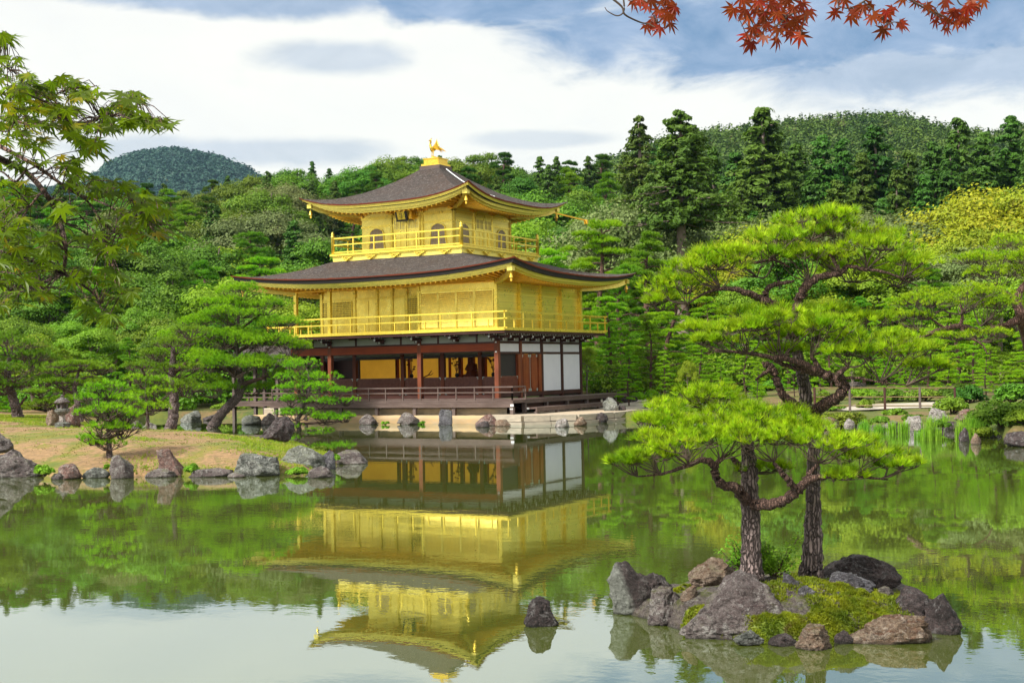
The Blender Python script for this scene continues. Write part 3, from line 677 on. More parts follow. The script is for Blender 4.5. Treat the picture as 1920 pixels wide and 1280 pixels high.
def railing(parent, pts, zb, heights, posts_full, posts_short, mat, w=.06, finial=False, name='railing', over=.0, closed=True):
    "rails through the corner points at the given heights; posts as sub-parts"
    r = MB(); n = len(pts)
    segs = [(pts[i], pts[(i+1) % n]) for i in range(n if closed else n-1)]
    for a, b in segs:
        a = np.array(a, float); b = np.array(b, float); d = (b-a)/np.linalg.norm(b-a)
        for k, h in enumerate(heights):
            wz = w*1.1 if k == len(heights)-1 else w
            r.bar(np.append(a-d*over, zb+h+(.002 if abs(d[0]) > .5 else 0)), np.append(b+d*over, zb+h+(.002 if abs(d[0]) > .5 else 0)), w*1.05, wz*.95)
    rr = part(name, r, mat, parent)
    seen = set()
    for a, b in segs:
        a = np.array(a, float); b = np.array(b, float); L = np.linalg.norm(b-a)
        for (step, hgt, off) in ((posts_full[0], heights[-1]-.02, posts_full[1]), (posts_short[0], heights[-2]-.01, posts_short[1])):
            if not step: continue
            k = max(1, int(round(L/step)))
            for i in range(k if off else k+1):
                q = (i+off)/k; p_ = a+(b-a)*q; key = (round(p_[0], 2), round(p_[1], 2))
                if key in seen: continue
                seen.add(key); m_ = MB(); m_.box(p_[0]-w*.45, p_[0]+w*.45, p_[1]-w*.45, p_[1]+w*.45, zb, zb+hgt)
                part('rail_post', m_, mat, rr)
    if finial:
        for p_ in pts:
            m_ = MB(); x, y = p_
            m_.lathe([(0, 0), (.085, 0), (.085, heights[-1]+.06), (.10, heights[-1]+.08), (.10, heights[-1]+.12), (.06, heights[-1]+.15), (.085, heights[-1]+.20), (.07, heights[-1]+.26), (.0, heights[-1]+.36)], (x, y, zb), 12)
            part('newel_post', m_, mat, rr, True)
    return rr
railing(deck3, [(bx0, by0), (bx1, by0), (bx1, by1), (bx0, by1)], 8.32, [.08, .45, .78], (1.28, 0), (0, 0), M['gold_rail'], .065, True)

# ---- second storey
OB = 1.05
fl = MB(); fl.box(XW-OB, OB, -OB, YN+OB, 4.18, 4.25)
deck2 = part('lower_balcony', fl, M['gold_rail'], PV)
eb = MB(); eb.box(XW-OB+.06, OB-.06, -OB+.06, YN+OB-.06, 4.06, 4.18); part('edge_beam', eb, M['dark_wood'], deck2)
railing(deck2, [(XW-OB+.05, -OB+.05), (OB-.05, -OB+.05), (OB-.05, YN+OB-.05), (XW-OB+.05, YN+OB-.05)], 4.25, [.04, .46, .78], (1.72, 0), (1.72, .5), M['gold_rail'], .06, over=.14)
w2 = MB(); w2.box(XW, -2*B-.001, B, YN, 4.25, 6.56); w2.box(-2*B, 0, 0.0, YN-.001, 4.25, 6.57)
wall2 = part('second_storey_wall', w2, M['gold_panel'], PV)
# wing: four slatted shutters
for i in range(4):
    a = -2*B+.10+i*(2*B-.2)/4; b = a+(2*B-.2)/4-.025
    s_ = MB(); s_.box(a, b, -.035, 0, 4.40, 6.10)
    for k in range(17):
        z = 4.46+k*.095; s_.prism([(-.036, z), (-.054, z+.004), (-.036, z+.075)], 'x', a+.03, b-.03)
    s_.box(a, a+.03, -.066, -.036, 4.401, 6.099); s_.box(b-.03, b, -.066, -.036, 4.401, 6.099)
    part('shutter', s_, M['gold_panel'], wall2)
s_ = MB(); s_.box(-2*B-.12, .06, -.07, 0, 6.12, 6.20); s_.box(-2*B-.06, -2*B+.06, -.06, .06, 4.25, 6.56); s_.box(-2*B-.02, .05, -.05, 0, 4.27, 4.38); s_.box(-.08, .08, -.075, .08, 4.25, 6.6)
part('wall_frame', s_, M['gold_rail'], wall2)
# recessed front: lattice windows, panels
def lattice_window(u0, u1, z0, z1, y, parent, step=.085):
    f_ = MB(); f_.box(u0-.05, u1+.05, y-.06, y-.001, z0-.05, z0); f_.box(u0-.05, u1+.05, y-.06, y-.001, z1, z1+.05); f_.box(u0-.05, u0, y-.058, y-.001, z0, z1); f_.box(u1, u1+.05, y-.058, y-.001, z0, z1)
    wn_ = part('window', f_, M['gold_rail'], parent)
    p_ = MB(); p_.box(u0, u1, y-.012, y-.002, z0, z1); part('pane', p_, M['lattice_back'], wn_)
    l_ = MB(); k = int((u1-u0)/step)
    for i in range(1, k): x = u0+(u1-u0)*i/k; l_.box(x-.016, x+.016, y-.045, y-.02, z0, z1)
    k2 = int((z1-z0)/step)
    for i in range(1, k2): z = z0+(z1-z0)*i/k2; l_.box(u0, u1, y-.047, y-.018, z-.016, z+.016)
    part('lattice', l_, M['gold_rail'], wn_)
M['lattice_back'] = simple('brown_lattice_back', (.12, .06, .015), (.18, .10, .02), 6, .7, bmp=0)  # dark brown backing
lattice_window(-11.56, -9.78, 5.26, 6.0, B, wall2); lattice_window(-6.36, -5.60, 5.26, 6.02, B, wall2); lattice_window(-5.44, -4.44, 5.26, 6.02, B, wall2)
for u0, u1 in ((-9.50, -8.70), (-8.66, -8.06), (-8.02, -7.24), (-7.20, -6.48), (-11.6, -10.7), (-10.66, -9.75)):
    s_ = MB(); hi_ = 6.02 if u0 > -9.6 else 5.18; s_.box(u0, u1, B-.03, B-.001, 4.36, hi_)
    part('panel', s_, M['gold_panel'], wall2)
for x in (XW, -4.5*B, -3.85*B, -7.24, -3*B, -2.05*B):
    c_ = MB(); c_.box(x-.07, x+.07, B-.08, B+.05, 4.26, 6.56); part('column', c_, M['gold_rail'], wall2)
s_ = MB(); s_.box(XW, -2*B-.07, B-.05, B-.002, 6.08, 6.18); s_.box(XW, -2*B-.07, B-.05, B-.002, 4.26, 4.34); part('wall_frame', s_, M['gold_rail'], wall2)
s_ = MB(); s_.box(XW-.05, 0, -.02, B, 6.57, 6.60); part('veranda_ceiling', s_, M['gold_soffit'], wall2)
for x in (XW, -4.5*B):
    c_ = MB(); c_.box(x-.085, x+.085, -.085, .085, 4.25, 6.56); part('column', c_, M['gold_rail'], wall2)
for k in range(1, 5):
    c_ = MB(); c_.box(.001, .16, B*k-.095, B*k+.095, 4.26, 6.545); part('column', c_, M['gold_rail'], wall2)
s_ = MB()
for k in range(4): s_.box(.001, .045, B*k+.085, B*(k+1)-.085, 6.02, 6.12); s_.box(.001, .05, B*k+.085, B*(k+1)-.085, 4.27, 4.36)
part('wall_frame', s_, M['gold_rail'], wall2)
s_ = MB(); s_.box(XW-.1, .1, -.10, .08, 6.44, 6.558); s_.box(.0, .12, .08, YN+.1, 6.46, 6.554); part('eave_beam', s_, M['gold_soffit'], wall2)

# ---- first storey
g0 = MB()
# main posts of the open south front
for x in (0, -2*B, -4.5*B, XW):
    c_ = MB(); c_.box(x-.105, x+.105, -.105, .105, .62, 3.98)
    p_ = part('post', c_, M['red_post'], PV)
    t_ = MB(); t_.box(x-.045, x+.045, -.111, -.105, 3.64, 3.70); t_.box(x-.045, x+.045, -.111, -.105, 3.2, 3.26) if x == 0 else None
    part('fitting', t_, M['white_tip'], p_)
bm = MB(); bm.box(XW-.3, -.106, -.09, .09, 3.28, 3.62); part('front_beam', bm, M['red_wood'], PV)
bm = MB(); bm.box(XW-.3, .02, -.07, .07, 3.625, 3.70); bm.box(XW-.3, -.11, -.06, .06, 3.24, 3.28); part('beam_edge', bm, M['dark_wood'], PV)
fz = MB(); fz.box(XW, -.11, -.03, .03, 3.70, 4.06); part('frieze', fz, M['plaster_grey'], PV)
for x in (-.5*B, -1.5*B, -2.5*B, -3.75*B, -5*B):
    s_ = MB(); s_.box(x-.05, x+.05, -.055, -.031, 3.70, 4.06); s_.box(x-.36, x+.05, -.16, -.03, 3.98, 4.055); part('strut', s_, M['dark_wood'], PV)
def balcony_bracket(px_, py_, nx, ny):
    b_ = MB(); z = 3.74
    if ny:
        b_.box(px_-.10, px_+.10, py_-.34, py_+.02, z, z+.12); b_.box(px_-.26, px_+.26, py_-.30, py_-.18, z+.10, z+.19); b_.box(px_-.075, px_+.075, py_-.74, py_-.03, z+.13, z+.24); b_.box(px_-.34, px_+.34, py_-.70, py_-.58, z+.235, z+.315)
    else:
        b_.box(px_-.02, px_+.34, py_-.10, py_+.10, z, z+.12); b_.box(px_+.18, px_+.30, py_-.26, py_+.26, z+.10, z+.19); b_.box(px_+.03, px_+.74, py_-.075, py_+.075, z+.13, z+.24); b_.box(px_+.58, px_+.70, py_-.34, py_+.34, z+.235, z+.315)
    br = part('bracket', b_, M['dark_wood'], PV)
    t_ = MB(); e = .004
    if ny:
        for (u, v, zz, s_) in ((0, -.34, z+.06, .055), (0, -.74, z+.185, .055), (-.26, -.24, z+.145, .045), (-.34, -.64, z+.275, .04)):
            if u: t_.box(px_+u-e, px_+u, py_+v-s_, py_+v+s_, zz-s_*.8, zz+s_*.8)
            else: t_.box(px_-s_, px_+s_, py_+v-e, py_+v, zz-s_*.8, zz+s_*.8)
        t_.box(px_+.34, px_+.34+e, py_-.64-.04, py_-.64+.04, z+.245, z+.305)
        for q in (-.26, 0, .26): t_.box(px_+q-.03, px_+q+.03, py_-.704, py_-.70, z+.26, z+.315)
    else:
        for (u, v, zz, s_) in ((.34, 0, z+.06, .055), (.74, 0, z+.185, .055), (.24, -.26, z+.145, .045), (.64, -.34, z+.275, .04)):
            if v: t_.box(px_+u-s_, px_+u+s_, py_+v-e, py_+v, zz-s_*.8, zz+s_*.8)
            else: t_.box(px_+u, px_+u+e, py_-s_, py_+s_, zz-s_*.8, zz+s_*.8)
        for q in (-.26, 0, .26): t_.box(px_+.70, px_+.704, py_+q-.03, py_+q+.03, z+.26, z+.315)
    part('painted_end', t_, M['white_tip'], br)
for x in (0, -B, -2*B, -3*B, -4.5*B, XW): balcony_bracket(x, 0, 0, -1)
for k in range(5):
    balcony_bracket(0, B*k, 1, 0)
    if k < 4: balcony_bracket(0, B*(k+.5), 1, 0)
# east wall posts, beams, white panels
for k in range(1, 5):
    c_ = MB(); c_.box(-.09, .09, B*k-.09, B*k+.09, 1.0, 4.06); part('post', c_, M['dark_wood'] if k > 1 else M['red_post'], PV)
bm = MB()
for k in range(4):
    y0, y1 = B*k+.09, B*(k+1)-.09
    if k == 0: y0 += .016
    for q in ((-.06, .06, y0, y1, 3.13, 3.23), (-.06, .06, y0, y1, 3.62, 3.72), (-.07, .07, y0, y1, 1.14, 1.33)):
        bm = MB(); bm.box(*q); part('cross_beam', bm, M['dark_wood'], PV)
for k in range(4):
    y0, y1 = B*k+.10, B*(k+1)-.10
    p_ = MB(); p_.box(-.02, .012, y0, y1, 3.72, 4.05); part('wall_panel', p_, M['plaster_grey'], PV)
    p_ = MB(); p_.box(-.02, .02, y0+.01, y1-.01, 3.235, 3.615); part('wall_panel', p_, M['plaster'], PV, label="white plaster panel above the east doors")
    if k >= 2: p_ = MB(); p_.box(-.02, .03, y0+.01, y1-.01, 1.34, 3.12); part('wall_panel', p_, M['plaster'], PV, label="tall white plaster panel of the east side")
# bay 0: open above, lattice lower half;  bay 1: pair of panelled doors
def lattice_panel(parent, axis, a, b, z0, z1, s0):
    p_ = MB()
    def bx(u0, u1, v0, v1, t0, t1): p_.box(u0, u1, s0-t1, s0-t0, v0, v1) if axis == 'x' else p_.box(s0+t0, s0+t1, u0, u1, v0, v1)
    bx(a, b, z0, z1, 0, .025); bx(a, b, z0, z0+.05, .0251, .06); bx(a, b, z1-.05, z1, .0251, .06); bx(a, a+.04, z0+.05, z1-.05, .0251, .058); bx(b-.04, b, z0+.05, z1-.05, .0251, .058)
    n_ = int((b-a)/.085)
    for i in range(1, n_): u = a+(b-a)*i/n_; bx(u-.011, u+.011, z0+.05, z1-.05, .0251, .045)
    m_ = int((z1-z0)/.085)
    for i in range(1, m_): v = z0+(z1-z0)*i/m_; bx(a+.04, b-.04, v-.011, v+.011, .0251, .050)
    q = part('lattice_panel', p_, M['lattice_wood'], parent)
    t_ = MB()
    for u in (a, b-.10):
        for z in (z0, z1-.03): t_.box(u, u+.10, s0-.066, s0-.061, z, z+.03) if axis == 'x' else t_.box(s0+.061, s0+.066, u, u+.10, z, z+.03)
        t_.box(u+(0 if u == a else .07), u+(.03 if u == a else .10), s0-.068, s0-.061, z1-.12, z1-.031) if axis == 'x' else t_.box(s0+.061, s0+.068, u+(0 if u == a else .07), u+(.03 if u == a else .10), z1-.12, z1-.031)
    part('fitting', t_, M['verdigris'], q)
M['lattice_wood'] = simple('red_brown_lattice_wood', (.12, .035, .022), (.20, .065, .04), 7, .5, bmp=.2)
lattice_panel(PV, 'y', .14, 1.78, 1.33, 2.10, .0)
c_ = MB(); c_.box(-.07, -.045, .11, 1.80, 2.10, 3.12); part('bay_shade_panel', c_, M['black'], PV)  # added black panel standing in for the shade inside the open bay
c_ = MB(); c_.box(-.1, .1, 1.80, 2.02, 1.33, 3.125); part('door_jamb', c_, M['door_wood'], PV)
c_ = MB(); c_.box(-.1, .08, 3.86, 4.14, 1.33, 3.125); part('door_jamb', c_, M['door_wood'], PV)
for j in range(2):
    a = 2.26+j*.80; b = a+.76
    d_ = MB(); d_.box(-.02, .02, a, b, 1.345, 3.11)
    dd = part('door', d_, M['door_wood'], PV)
    o_ = MB(); out = [((a+b)/2+.29*math.cos(t)*(1 if True else 1), 2.228+(.56 if math.sin(t) >= 0 else -.56)+.25*math.sin(t)) for t in np.linspace(0, 2*math.pi, 28, endpoint=False)]
    o_.prism(out, 'x', .0205, .05); part('oval_panel', o_, M['door_wood'], dd)
    t_ = MB()
    for u in (a, b-.12):
        for z in (1.36, 2.98): t_.box(.0205, .027, u, u+.12, z, z+.12)
    t_.box(.0205, .028, a, a+.03, 1.4, 3.0)
    part('fitting', t_, M['verdigris'], dd)
# inner facade of the open veranda, y = B
inn = [(-5.5*B+.02), -4.5*B, -3.4*B+.0, -2.6*B, -1.85*B, -B, 0]
inn = [XW+.02, -9.6, -6.66, -4.30, -2.16]
for x in inn:
    c_ = MB(); c_.box(x-.10, x+.10, B-.10, B+.10, 1.0, 3.62); part('post', c_, M['red_post'], PV)
segs = list(zip(inn, inn[1:]+[-.1]))
for a, b in segs: lattice_panel(PV, 'x', a+.12, b-.12, 1.24, 2.08, B+.0)
bm = MB(); bm.box(XW, -.1, B-.08, B+.08, 3.02, 3.16); part('inner_lintel', bm, M['black'], PV)
bm = MB(); bm.box(XW, -.1, B-.02, B+.02, 3.16, 3.64); part('inner_wall_panel', bm, M['plaster_grey'], PV)
bm = MB(); bm.box(XW, -.02, -.02, YN-.1, 3.645, 3.69); part('veranda_ceiling', bm, M['grey_wood'], PV)
fl = MB(); fl.box(XW, -.02, .03, YN-.02, 1.10, 1.22); part('floor', fl, M['dark_wood'], PV)
# hall behind: gold screens with red jambs, west room dark
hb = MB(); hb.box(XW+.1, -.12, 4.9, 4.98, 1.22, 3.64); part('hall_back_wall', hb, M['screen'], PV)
hb = MB(); hb.box(XW+.02, XW+.10, B+.1, YN-.2, 1.22, 3.64); hb.box(XW+.1, XW+1.75, 2.9, 2.98, 1.22, 3.64); part('room_screen', hb, M['dark_wood'], PV)
hb = MB(); hb.box(XW, XW+.02, 2*B, YN, 1.0, 4.06); hb.box(XW, 0, YN-.02, YN, 1.0, 4.06); part('rear_wall', hb, M['plaster_grey'], PV)
for x, w in ((-8.85, .13), (-7.35, .10), (-6.2, .08), (-4.95, .18), (-3.5, .13), (-2.75, .22), (-1.35, .12), (-.9, .14), (-.5, .10), (-8.1, .05), (-5.6, .05), (-4.3, .34), (-1.95, .06)):
    c_ = MB(); c_.box(x-w/2, x+w/2, 4.70, 4.895, 1.22, 3.64); part('hall_post', c_, M['red_wood'], PV)
c_ = MB(); c_.box(XW+2.7, -.3, 4.0, 4.5, 1.22, 1.98); part('altar', c_, M['red_wood'], PV)
# veranda in front (y -1.35 .. 0) with railing, and its stilts
vd = MB(); vd.box(XW-.6, 1.55, -1.38, .0, .90, .97); ver = part('front_veranda', vd, M['grey_wood'], PV)
vd = MB(); vd.box(XW-.6, 1.55, -1.40, -1.30, .72, .895); vd.box(XW-.6, 1.5, -.12, -.02, .98, 1.10); part('edge_beam', vd, M['grey_wood'], ver)
vd = MB(); vd.box(XW-.3, 0, -.01, .06, .45, .90); part('skirting', vd, M['dark_wood'], ver)
railing(ver, [(XW-.5, -1.33), (1.5, -1.33)], .97, [.04, .42, .66], (1.0, 0), (0, 0), M['grey_wood'], .06, closed=False, over=.06)
railing(ver, [(1.5, -1.33), (1.5, -.1)], .97, [.04, .42, .66], (1.2, 0), (0, 0), M['grey_wood'], .06, closed=False, name='railing')
for x in (1.45, -1.6, -3.75, -5.9, -8.0, -10.1, -12.0):
    c_ = MB(); c_.box(x-.08, x+.08, -1.33, -1.17, .12, .72); part('stilt', c_, M['grey_post'], ver)
t_ = MB(); t_.box(1.37, 1.53, -1.335, -1.331, .62, .72); t_.box(1.44, 1.60, -1.405, -1.401, .76, .86); part('painted_end', t_, M['white_tip'], ver)
# east deck and step bench
ed = MB()
for i in range(7): ed.box(.1+i*.2, .1+i*.2+.192, -.1, YN+2.6, 1.00, 1.06)
edk = part('east_deck', ed, M['grey_wood'], PV)
ed = MB(); ed.box(1.40, 1.48, -.10, YN+2.6, .86, .995); part('edge_beam', ed, M['grey_wood'], edk)
ed = MB(); ed.box(.1, .16, 0, YN, .42, 1.0); ed.box(1.2, 1.24, 0, YN-.2, .55, .86); part('skirting', ed, M['dark_wood'], edk)
for y in (0, B, 2*B, 3*B, YN, YN+1.2, YN+2.5):
    c_ = MB(); c_.box(1.30, 1.46, y-.08, y+.08, .3, .86); part('leg', c_, M['grey_post'], edk)
for y in (YN+1.2, YN+2.5): c_ = MB(); c_.box(.2, .36, y-.08, y+.08, .3, 1.0); part('leg', c_, M['grey_post'], edk)
sb = MB(); sb.box(1.75, 2.30, -.5, YN-.3, .62, .69); st_ = part('step_bench', sb, M['grey_wood'], PV)
sb = MB(); sb.box(2.22, 2.30, -.5, YN-.3, .50, .615); part('edge_beam', sb, M['grey_wood'], st_)
for y in (-.4, 1.6, 3.9, 6.0, YN-.45):
    c_ = MB(); c_.box(2.14, 2.28, y-.07, y+.07, .3, .5); part('leg', c_, M['grey_post'], st_)
t_ = MB(); t_.box(1.78, 1.9, -.504, -.5, .60, .68); t_.box(2.301, 2.305, YN-.5, YN-.36, .38, .5); part('painted_end', t_, M['white_tip'], st_)
# small wind bells, wire and spar at the eaves
for (r_, o_) in ((low_roof, (XW-LO, LO, -LO, YN+LO, 6.65+.46)), (up_roof, (x3a-UE, x3b+UE, y3a-UE, y3b+UE, 10.37+.58))):
    for sx, sy in ((1, -1), (-1, -1), (1, 1)):
        x = (o_[1] if sx > 0 else o_[0])-sx*.42; y = (o_[3] if sy > 0 else o_[2])-sy*.42; z = o_[4]-.36
        b_ = MB(); b_.tube([(x, y, z), (x, y, z-.1)], .01, 5); b_.lathe([(0, 0), (.05, -.01), (.07, -.10), (.10, -.20), (.08, -.20), (0, -.12)], (x, y, z-.1), 12)
        b_.box(x-.05, x+.05, y-.003, y+.003, z-.46, z-.32); b_.tube([(x, y, z-.2), (x, y, z-.33)], .006, 4)
        part('wind_bell', b_, M['gold_fig'], r_)
P0 = []
for q in np.linspace(.03, .80, 14):
    ti = -.25; e = ringU(1, 0, np.full(61, 0))[int((ti+1)/2*60)]
    inn_ = np.array([xm+.62, ym+ti*.62]); xy = inn_+(e[:2]-inn_)*q; z = 12.66+(10.62-12.66)*(1-(1-q)**1.55)+.075
    P0.append((xy[0], xy[1], z))
wr = MB(); wr.tube(P0, .028, 6); part('conductor_cable', wr, M['white_tip'], up_roof)
sp = MB(); xt, yt = x3b+UE-.5, y3b+UE-.5; sp.bar((xt, yt, 10.56), (xt+.55, yt+2.6, 10.35), .06, .07); sp.box(xt+.50, xt+.66, yt+2.5, yt+2.66, 10.16, 10.38); part('eave_spar', sp, M['gold_soffit'], up_roof)
# fishing deck jutting west over the water
fd_ = MB(); fd_.box(XW-5.2, XW-.6, .9, 3.6, .92, 1.0); fdk = part('fishing_deck', fd_, M['grey_wood'], PV)
fd_ = MB(); fd_.box(XW-5.2, XW-.6, .85, .92, .74, .918); part('edge_beam', fd_, M['grey_wood'], fdk)
railing(fdk, [(XW-5.1, .97), (XW-.7, .97)], 1.0, [.2, .42], (1.1, 0), (0, 0), M['grey_wood'], .06, closed=False)
for x in (XW-5.05, XW-3.6, XW-2.1):
    c_ = MB(); c_.box(x-.08, x+.08, .95, 1.11, -.3, 2.9); part('post', c_, M['grey_post'], fdk)
    c_ = MB(); c_.box(x-.08, x+.08, 3.4, 3.56, -.3, 2.9); part('post', c_, M['grey_post'], fdk)
fd_ = MB(); fd_.prism([(.45, 2.85), (2.25, 3.75), (4.05, 2.85), (4.05, 3.0), (2.25, 3.92), (.45, 3.0)], 'x', XW-5.6, XW-1.2); part('deck_roof', fd_, M['shingle'], fdk)

# ---- things on the altar inside the hall
def vase(x, y, seed, label):
    r_ = random.Random(seed); t = thing('flower_vase', (x, y, 1.98), label, 'vase', 'flower vases on the altar')
    v = MB(); v.lathe([(0, 1.98), (.09, 1.98), (.06, 2.06), (.10, 2.14), (.11, 2.18), (.07, 2.24), (.09, 2.28), (0, 2.27)], (x, y, 0), 16); part('vase_body', v, M['black'], t, True)
    s_ = MB(); f_ = MB()
    for i in range(9):
        a = r_.uniform(-1, 1); h = r_.uniform(.28, .95); p = np.array([x+a*.28, y+r_.uniform(-.1, .1), 2.26+h*.85])
        s_.tube([(x, y, 2.26), (x+a*.10, y, 2.26+h*.45), p], [.012, .010, .007], 5)
        f_.lathe([(0, -.03), (.05, -.02), (.075, .02), (.04, .05), (0, .04)], p, 9)
    part('stems', s_, M['eave_red'], t); part('blossoms', f_, M['eave_red'], t)
vase(-7.5, 4.1, 1, "dark vase of tall flowers on the hall altar, leftmost of the three"); vase(-4.75, 4.1, 2, "dark vase of tall flowers on the hall altar, left of the seated figure"); vase(-2.62, 4.1, 3, "dark vase of tall flowers near the right end of the hall altar")
sg = thing('seated_statue', (-3.9, 4.2, 1.98), "dark seated robed statue in the middle of the hall altar", 'statue')
b_ = MB(); b_.tube([(-3.9, 4.2, 1.98), (-3.9, 4.2, 2.10), (-3.9, 4.2, 2.28), (-3.9, 4.22, 2.50), (-3.9, 4.22, 2.72), (-3.9, 4.22, 2.80)], [.40, .42, .30, .24, .20, .07], 14, rough=.03)
for s_ in (-1, 1): b_.tube([(-3.9+.2*s_, 4.2, 2.68), (-3.9+.30*s_, 4.12, 2.46), (-3.9+.08*s_, 3.98, 2.36)], [.09, .085, .06], 8); b_.tube([(-3.9+.1*s_, 4.1, 2.12), (-3.9+.40*s_, 4.02, 2.10), (-3.9+.1*s_, 3.90, 2.08)], [.12, .11, .07], 8)
part('robe', b_, M['door_wood'], sg, True)
b_ = MB(); b_.lathe([(0, 0), (.07, .01), (.10, .08), (.105, .16), (.08, .23), (.03, .27), (0, .28)], (-3.9, 4.2, 2.80), 14); b_.tube([(-3.9, 4.11, 2.92), (-3.9, 4.085, 2.90)], [.02, .014], 6); part('head', b_, M['door_wood'], sg, True)
cs = thing('candlestick', (-6.6, 4.15, 1.98), "low curved branch ornament right of the first vase on the hall altar", 'ornament')
b_ = MB(); b_.tube([(-7.1, 4.15, 2.02), (-6.8, 4.15, 2.08), (-6.5, 4.15, 2.2), (-6.3, 4.15, 2.42)], [.03, .035, .03, .02], 7); b_.tube([(-6.5, 4.15, 2.2), (-6.35, 4.15, 2.2), (-6.2, 4.15, 2.3)], [.03, .02, .01], 6); b_.box(-7.1, -6.4, 4.1, 4.2, 1.98, 2.03); part('branch', b_, M['eave_red'], cs)
# ------------------------------------------------------------------ water, ground, hills
w_ = MB(); w_.add([(-400, -400, 0), (420, -400, 0), (420, 160, 0), (-400, 160, 0)], [(0, 1, 2, 3)])
tag(w_.build('pond_water', M['water']), "still green pond water with reflections", None, None, 'structure')

SH_PX = np.array([-1500, -900, 0, 200, 330, 470, 540, 700, 900, 948, 1050, 1105, 1150, 1200, 1300, 1450, 1600, 1700, 1800, 1860, 1900, 2100, 2800, 3600.])
SH_D = np.array([60, 66, 74, 75, 75, 74, 68.3, 63.9, 61.2, 60.4, 58.6, 59.5, 60, 59, 53.5, 50.5, 49.3, 48.3, 46.3, 42.5, 39.5, 34, 28, 26.])
def fnoise(x, y, s, seed=0):
    "cheap smooth value noise, numpy"
    r_ = np.random.default_rng(seed); out = np.zeros(np.broadcast(x, y).shape)
    for k in range(5):
        a, b, c, d = r_.uniform(-1, 1, 4); n_ = math.hypot(a, b)
        out = out+np.sin((a*x+b*y)/n_*s*(1+.6*k)+c*9)*np.cos((c*x-d*y)*s*(.8+.5*k)+a*7)/(1+.5*k)
    return out/3
RIDGE_PX = [-1500, 900, 1060, 1130, 1200, 1260, 1320, 1400, 1500, 1600, 1700, 1780, 1850, 1920, 2100, 2600, 3600]
RIDGE_Y = [700, 560, 330, 298, 268, 246, 238, 231, 222, 216, 216, 235, 243, 228, 230, 330, 420]
FAR_PX = [-1500, -500, 0, 100, 160, 200, 250, 300, 350, 400, 440, 480, 560, 700, 3600]
FAR_Y = [600, 440, 358, 362, 350, 322, 300, 291, 295, 303, 317, 338, 385, 470, 660]
def hor(px): return 692.6-.0196*(px-960)
def land_h(px, d):
    px = np.asarray(px, float); d = np.asarray(d, float)
    sh = np.interp(px, SH_PX, SH_D); g = d-sh+.5*np.sin(px*.045)+.3*np.sin(px*.11+1)
    # straight masonry bank in front of the pavilion
    h = -.6+sstep(g, -1.0, .35)*.97
    h = h+sstep(g, 2, 22)*.55+sstep(px, 1400, 1520)*sstep(g, .2, 5)*.13
    x_ = (px-960)/FPX*d
    h = h+np.where(g > 4, fnoise(x_, d, .16, 3)*.12*sstep(g, 4, 12), 0)
    S = np.interp(px, [-1500, 0, 300, 700, 1100, 1400, 2000, 3600], [22, 21, 19, 23, 18, 7, 7, 8])
    h = h+S*sstep(d, 92, 215)+sstep(d, 92, 215)*fnoise(x_, d, .05, 5)*1.3
    ridge = (hor(px)-np.interp(px, RIDGE_PX, RIDGE_Y))/FPX*620-8.5+fnoise(x_, d, .018, 8)*5
    m1 = ridge*np.exp(-((d-620)/210.)**2)*sstep(d, 215, 480)
    far = (hor(px)-np.interp(px, FAR_PX, FAR_Y))/FPX*1900-6+fnoise(x_, d, .011, 61)*9+fnoise(x_, d, .03, 62)*4
    m2 = far*np.exp(-((d-1900)/600.)**2)
    h = np.maximum(h, np.where(d > 200, np.maximum(m1, m2)-2, -5))
    return h
def gpt(px, d):
    "ground point in photo column px at depth d"
    h = float(land_h(px, d)); return gz(px, d, h)
pxs = np.concatenate([np.arange(-1500, -200, 60), np.arange(-200, 2200, 14), np.arange(2200, 3600, 60)])
ds = np.concatenate([np.arange(24, 50, .6), np.arange(50, 70, .35), np.arange(70, 110, 1.0), np.arange(110, 230, 4), np.arange(230, 900, 14), np.geomspace(900, 6000, 40)])
PX, DD = np.meshgrid(pxs, ds); Hh = land_h(PX, DD)
a = (PX-960)/FPX; bq = ((Hh-CAM[2])/DD-FW[2]-a*RT[2])/UP[2]
G = CAM+DD[..., None]*(FW+a[..., None]*RT+bq[..., None]*UP)
gm = MB(); gm.grid(G); tag(gm.build('ground', M['ground'], None, True), "mossy garden ground and wooded hills beyond the pond", None, None, 'structure')

# masonry bank, terrace
def seg_wall(pts, z0, z1, t, mat, name, rough=.03):
    r_ = np.random.default_rng(5); mb = MB(); pts = [np.array(p, float) for p in pts]
    P = []
    for a, b in zip(pts[:-1], pts[1:]):
        n_ = max(2, int(np.linalg.norm(b-a)/.25))
        P += [a+(b-a)*i/n_ for i in range(n_)]
    P.append(pts[-1]); P = np.array(P); T = np.gradient(P, axis=0); T /= np.linalg.norm(T, axis=1)[:, None]; N = np.column_stack([T[:, 1], -T[:, 0]])
    zs = np.linspace(z0, z1, 5); rows = []
    for z in zs:
        Q = P+N*(r_.normal(size=len(P))*rough)[:, None]; rows.append(np.column_stack([Q, np.full(len(P), z)+r_.normal(size=len(P))*rough*.3]))
    rows.append(np.column_stack([P-N*t, np.full(len(P), z1)])); mb.grid(np.stack(rows)); return mb
mb = seg_wall([(-13.6, -1.2), (-6, -1.5), (1.2, -1.75)], -.4, .36, 1.6, None, '')
tag(mb.build('embankment', M['tan_wall'], None, True), "low tan earth bank under the pavilion veranda at the waterline", 'embankment')
mb = seg_wall([(-13.2, -.75), (-6, -.85), (1.0, -.95)], .30, .70, 1.2, None, '', .012)
tag(mb.build('masonry_wall', M['stone_wall'], None, True), "pale low masonry wall under the pavilion veranda", 'wall')
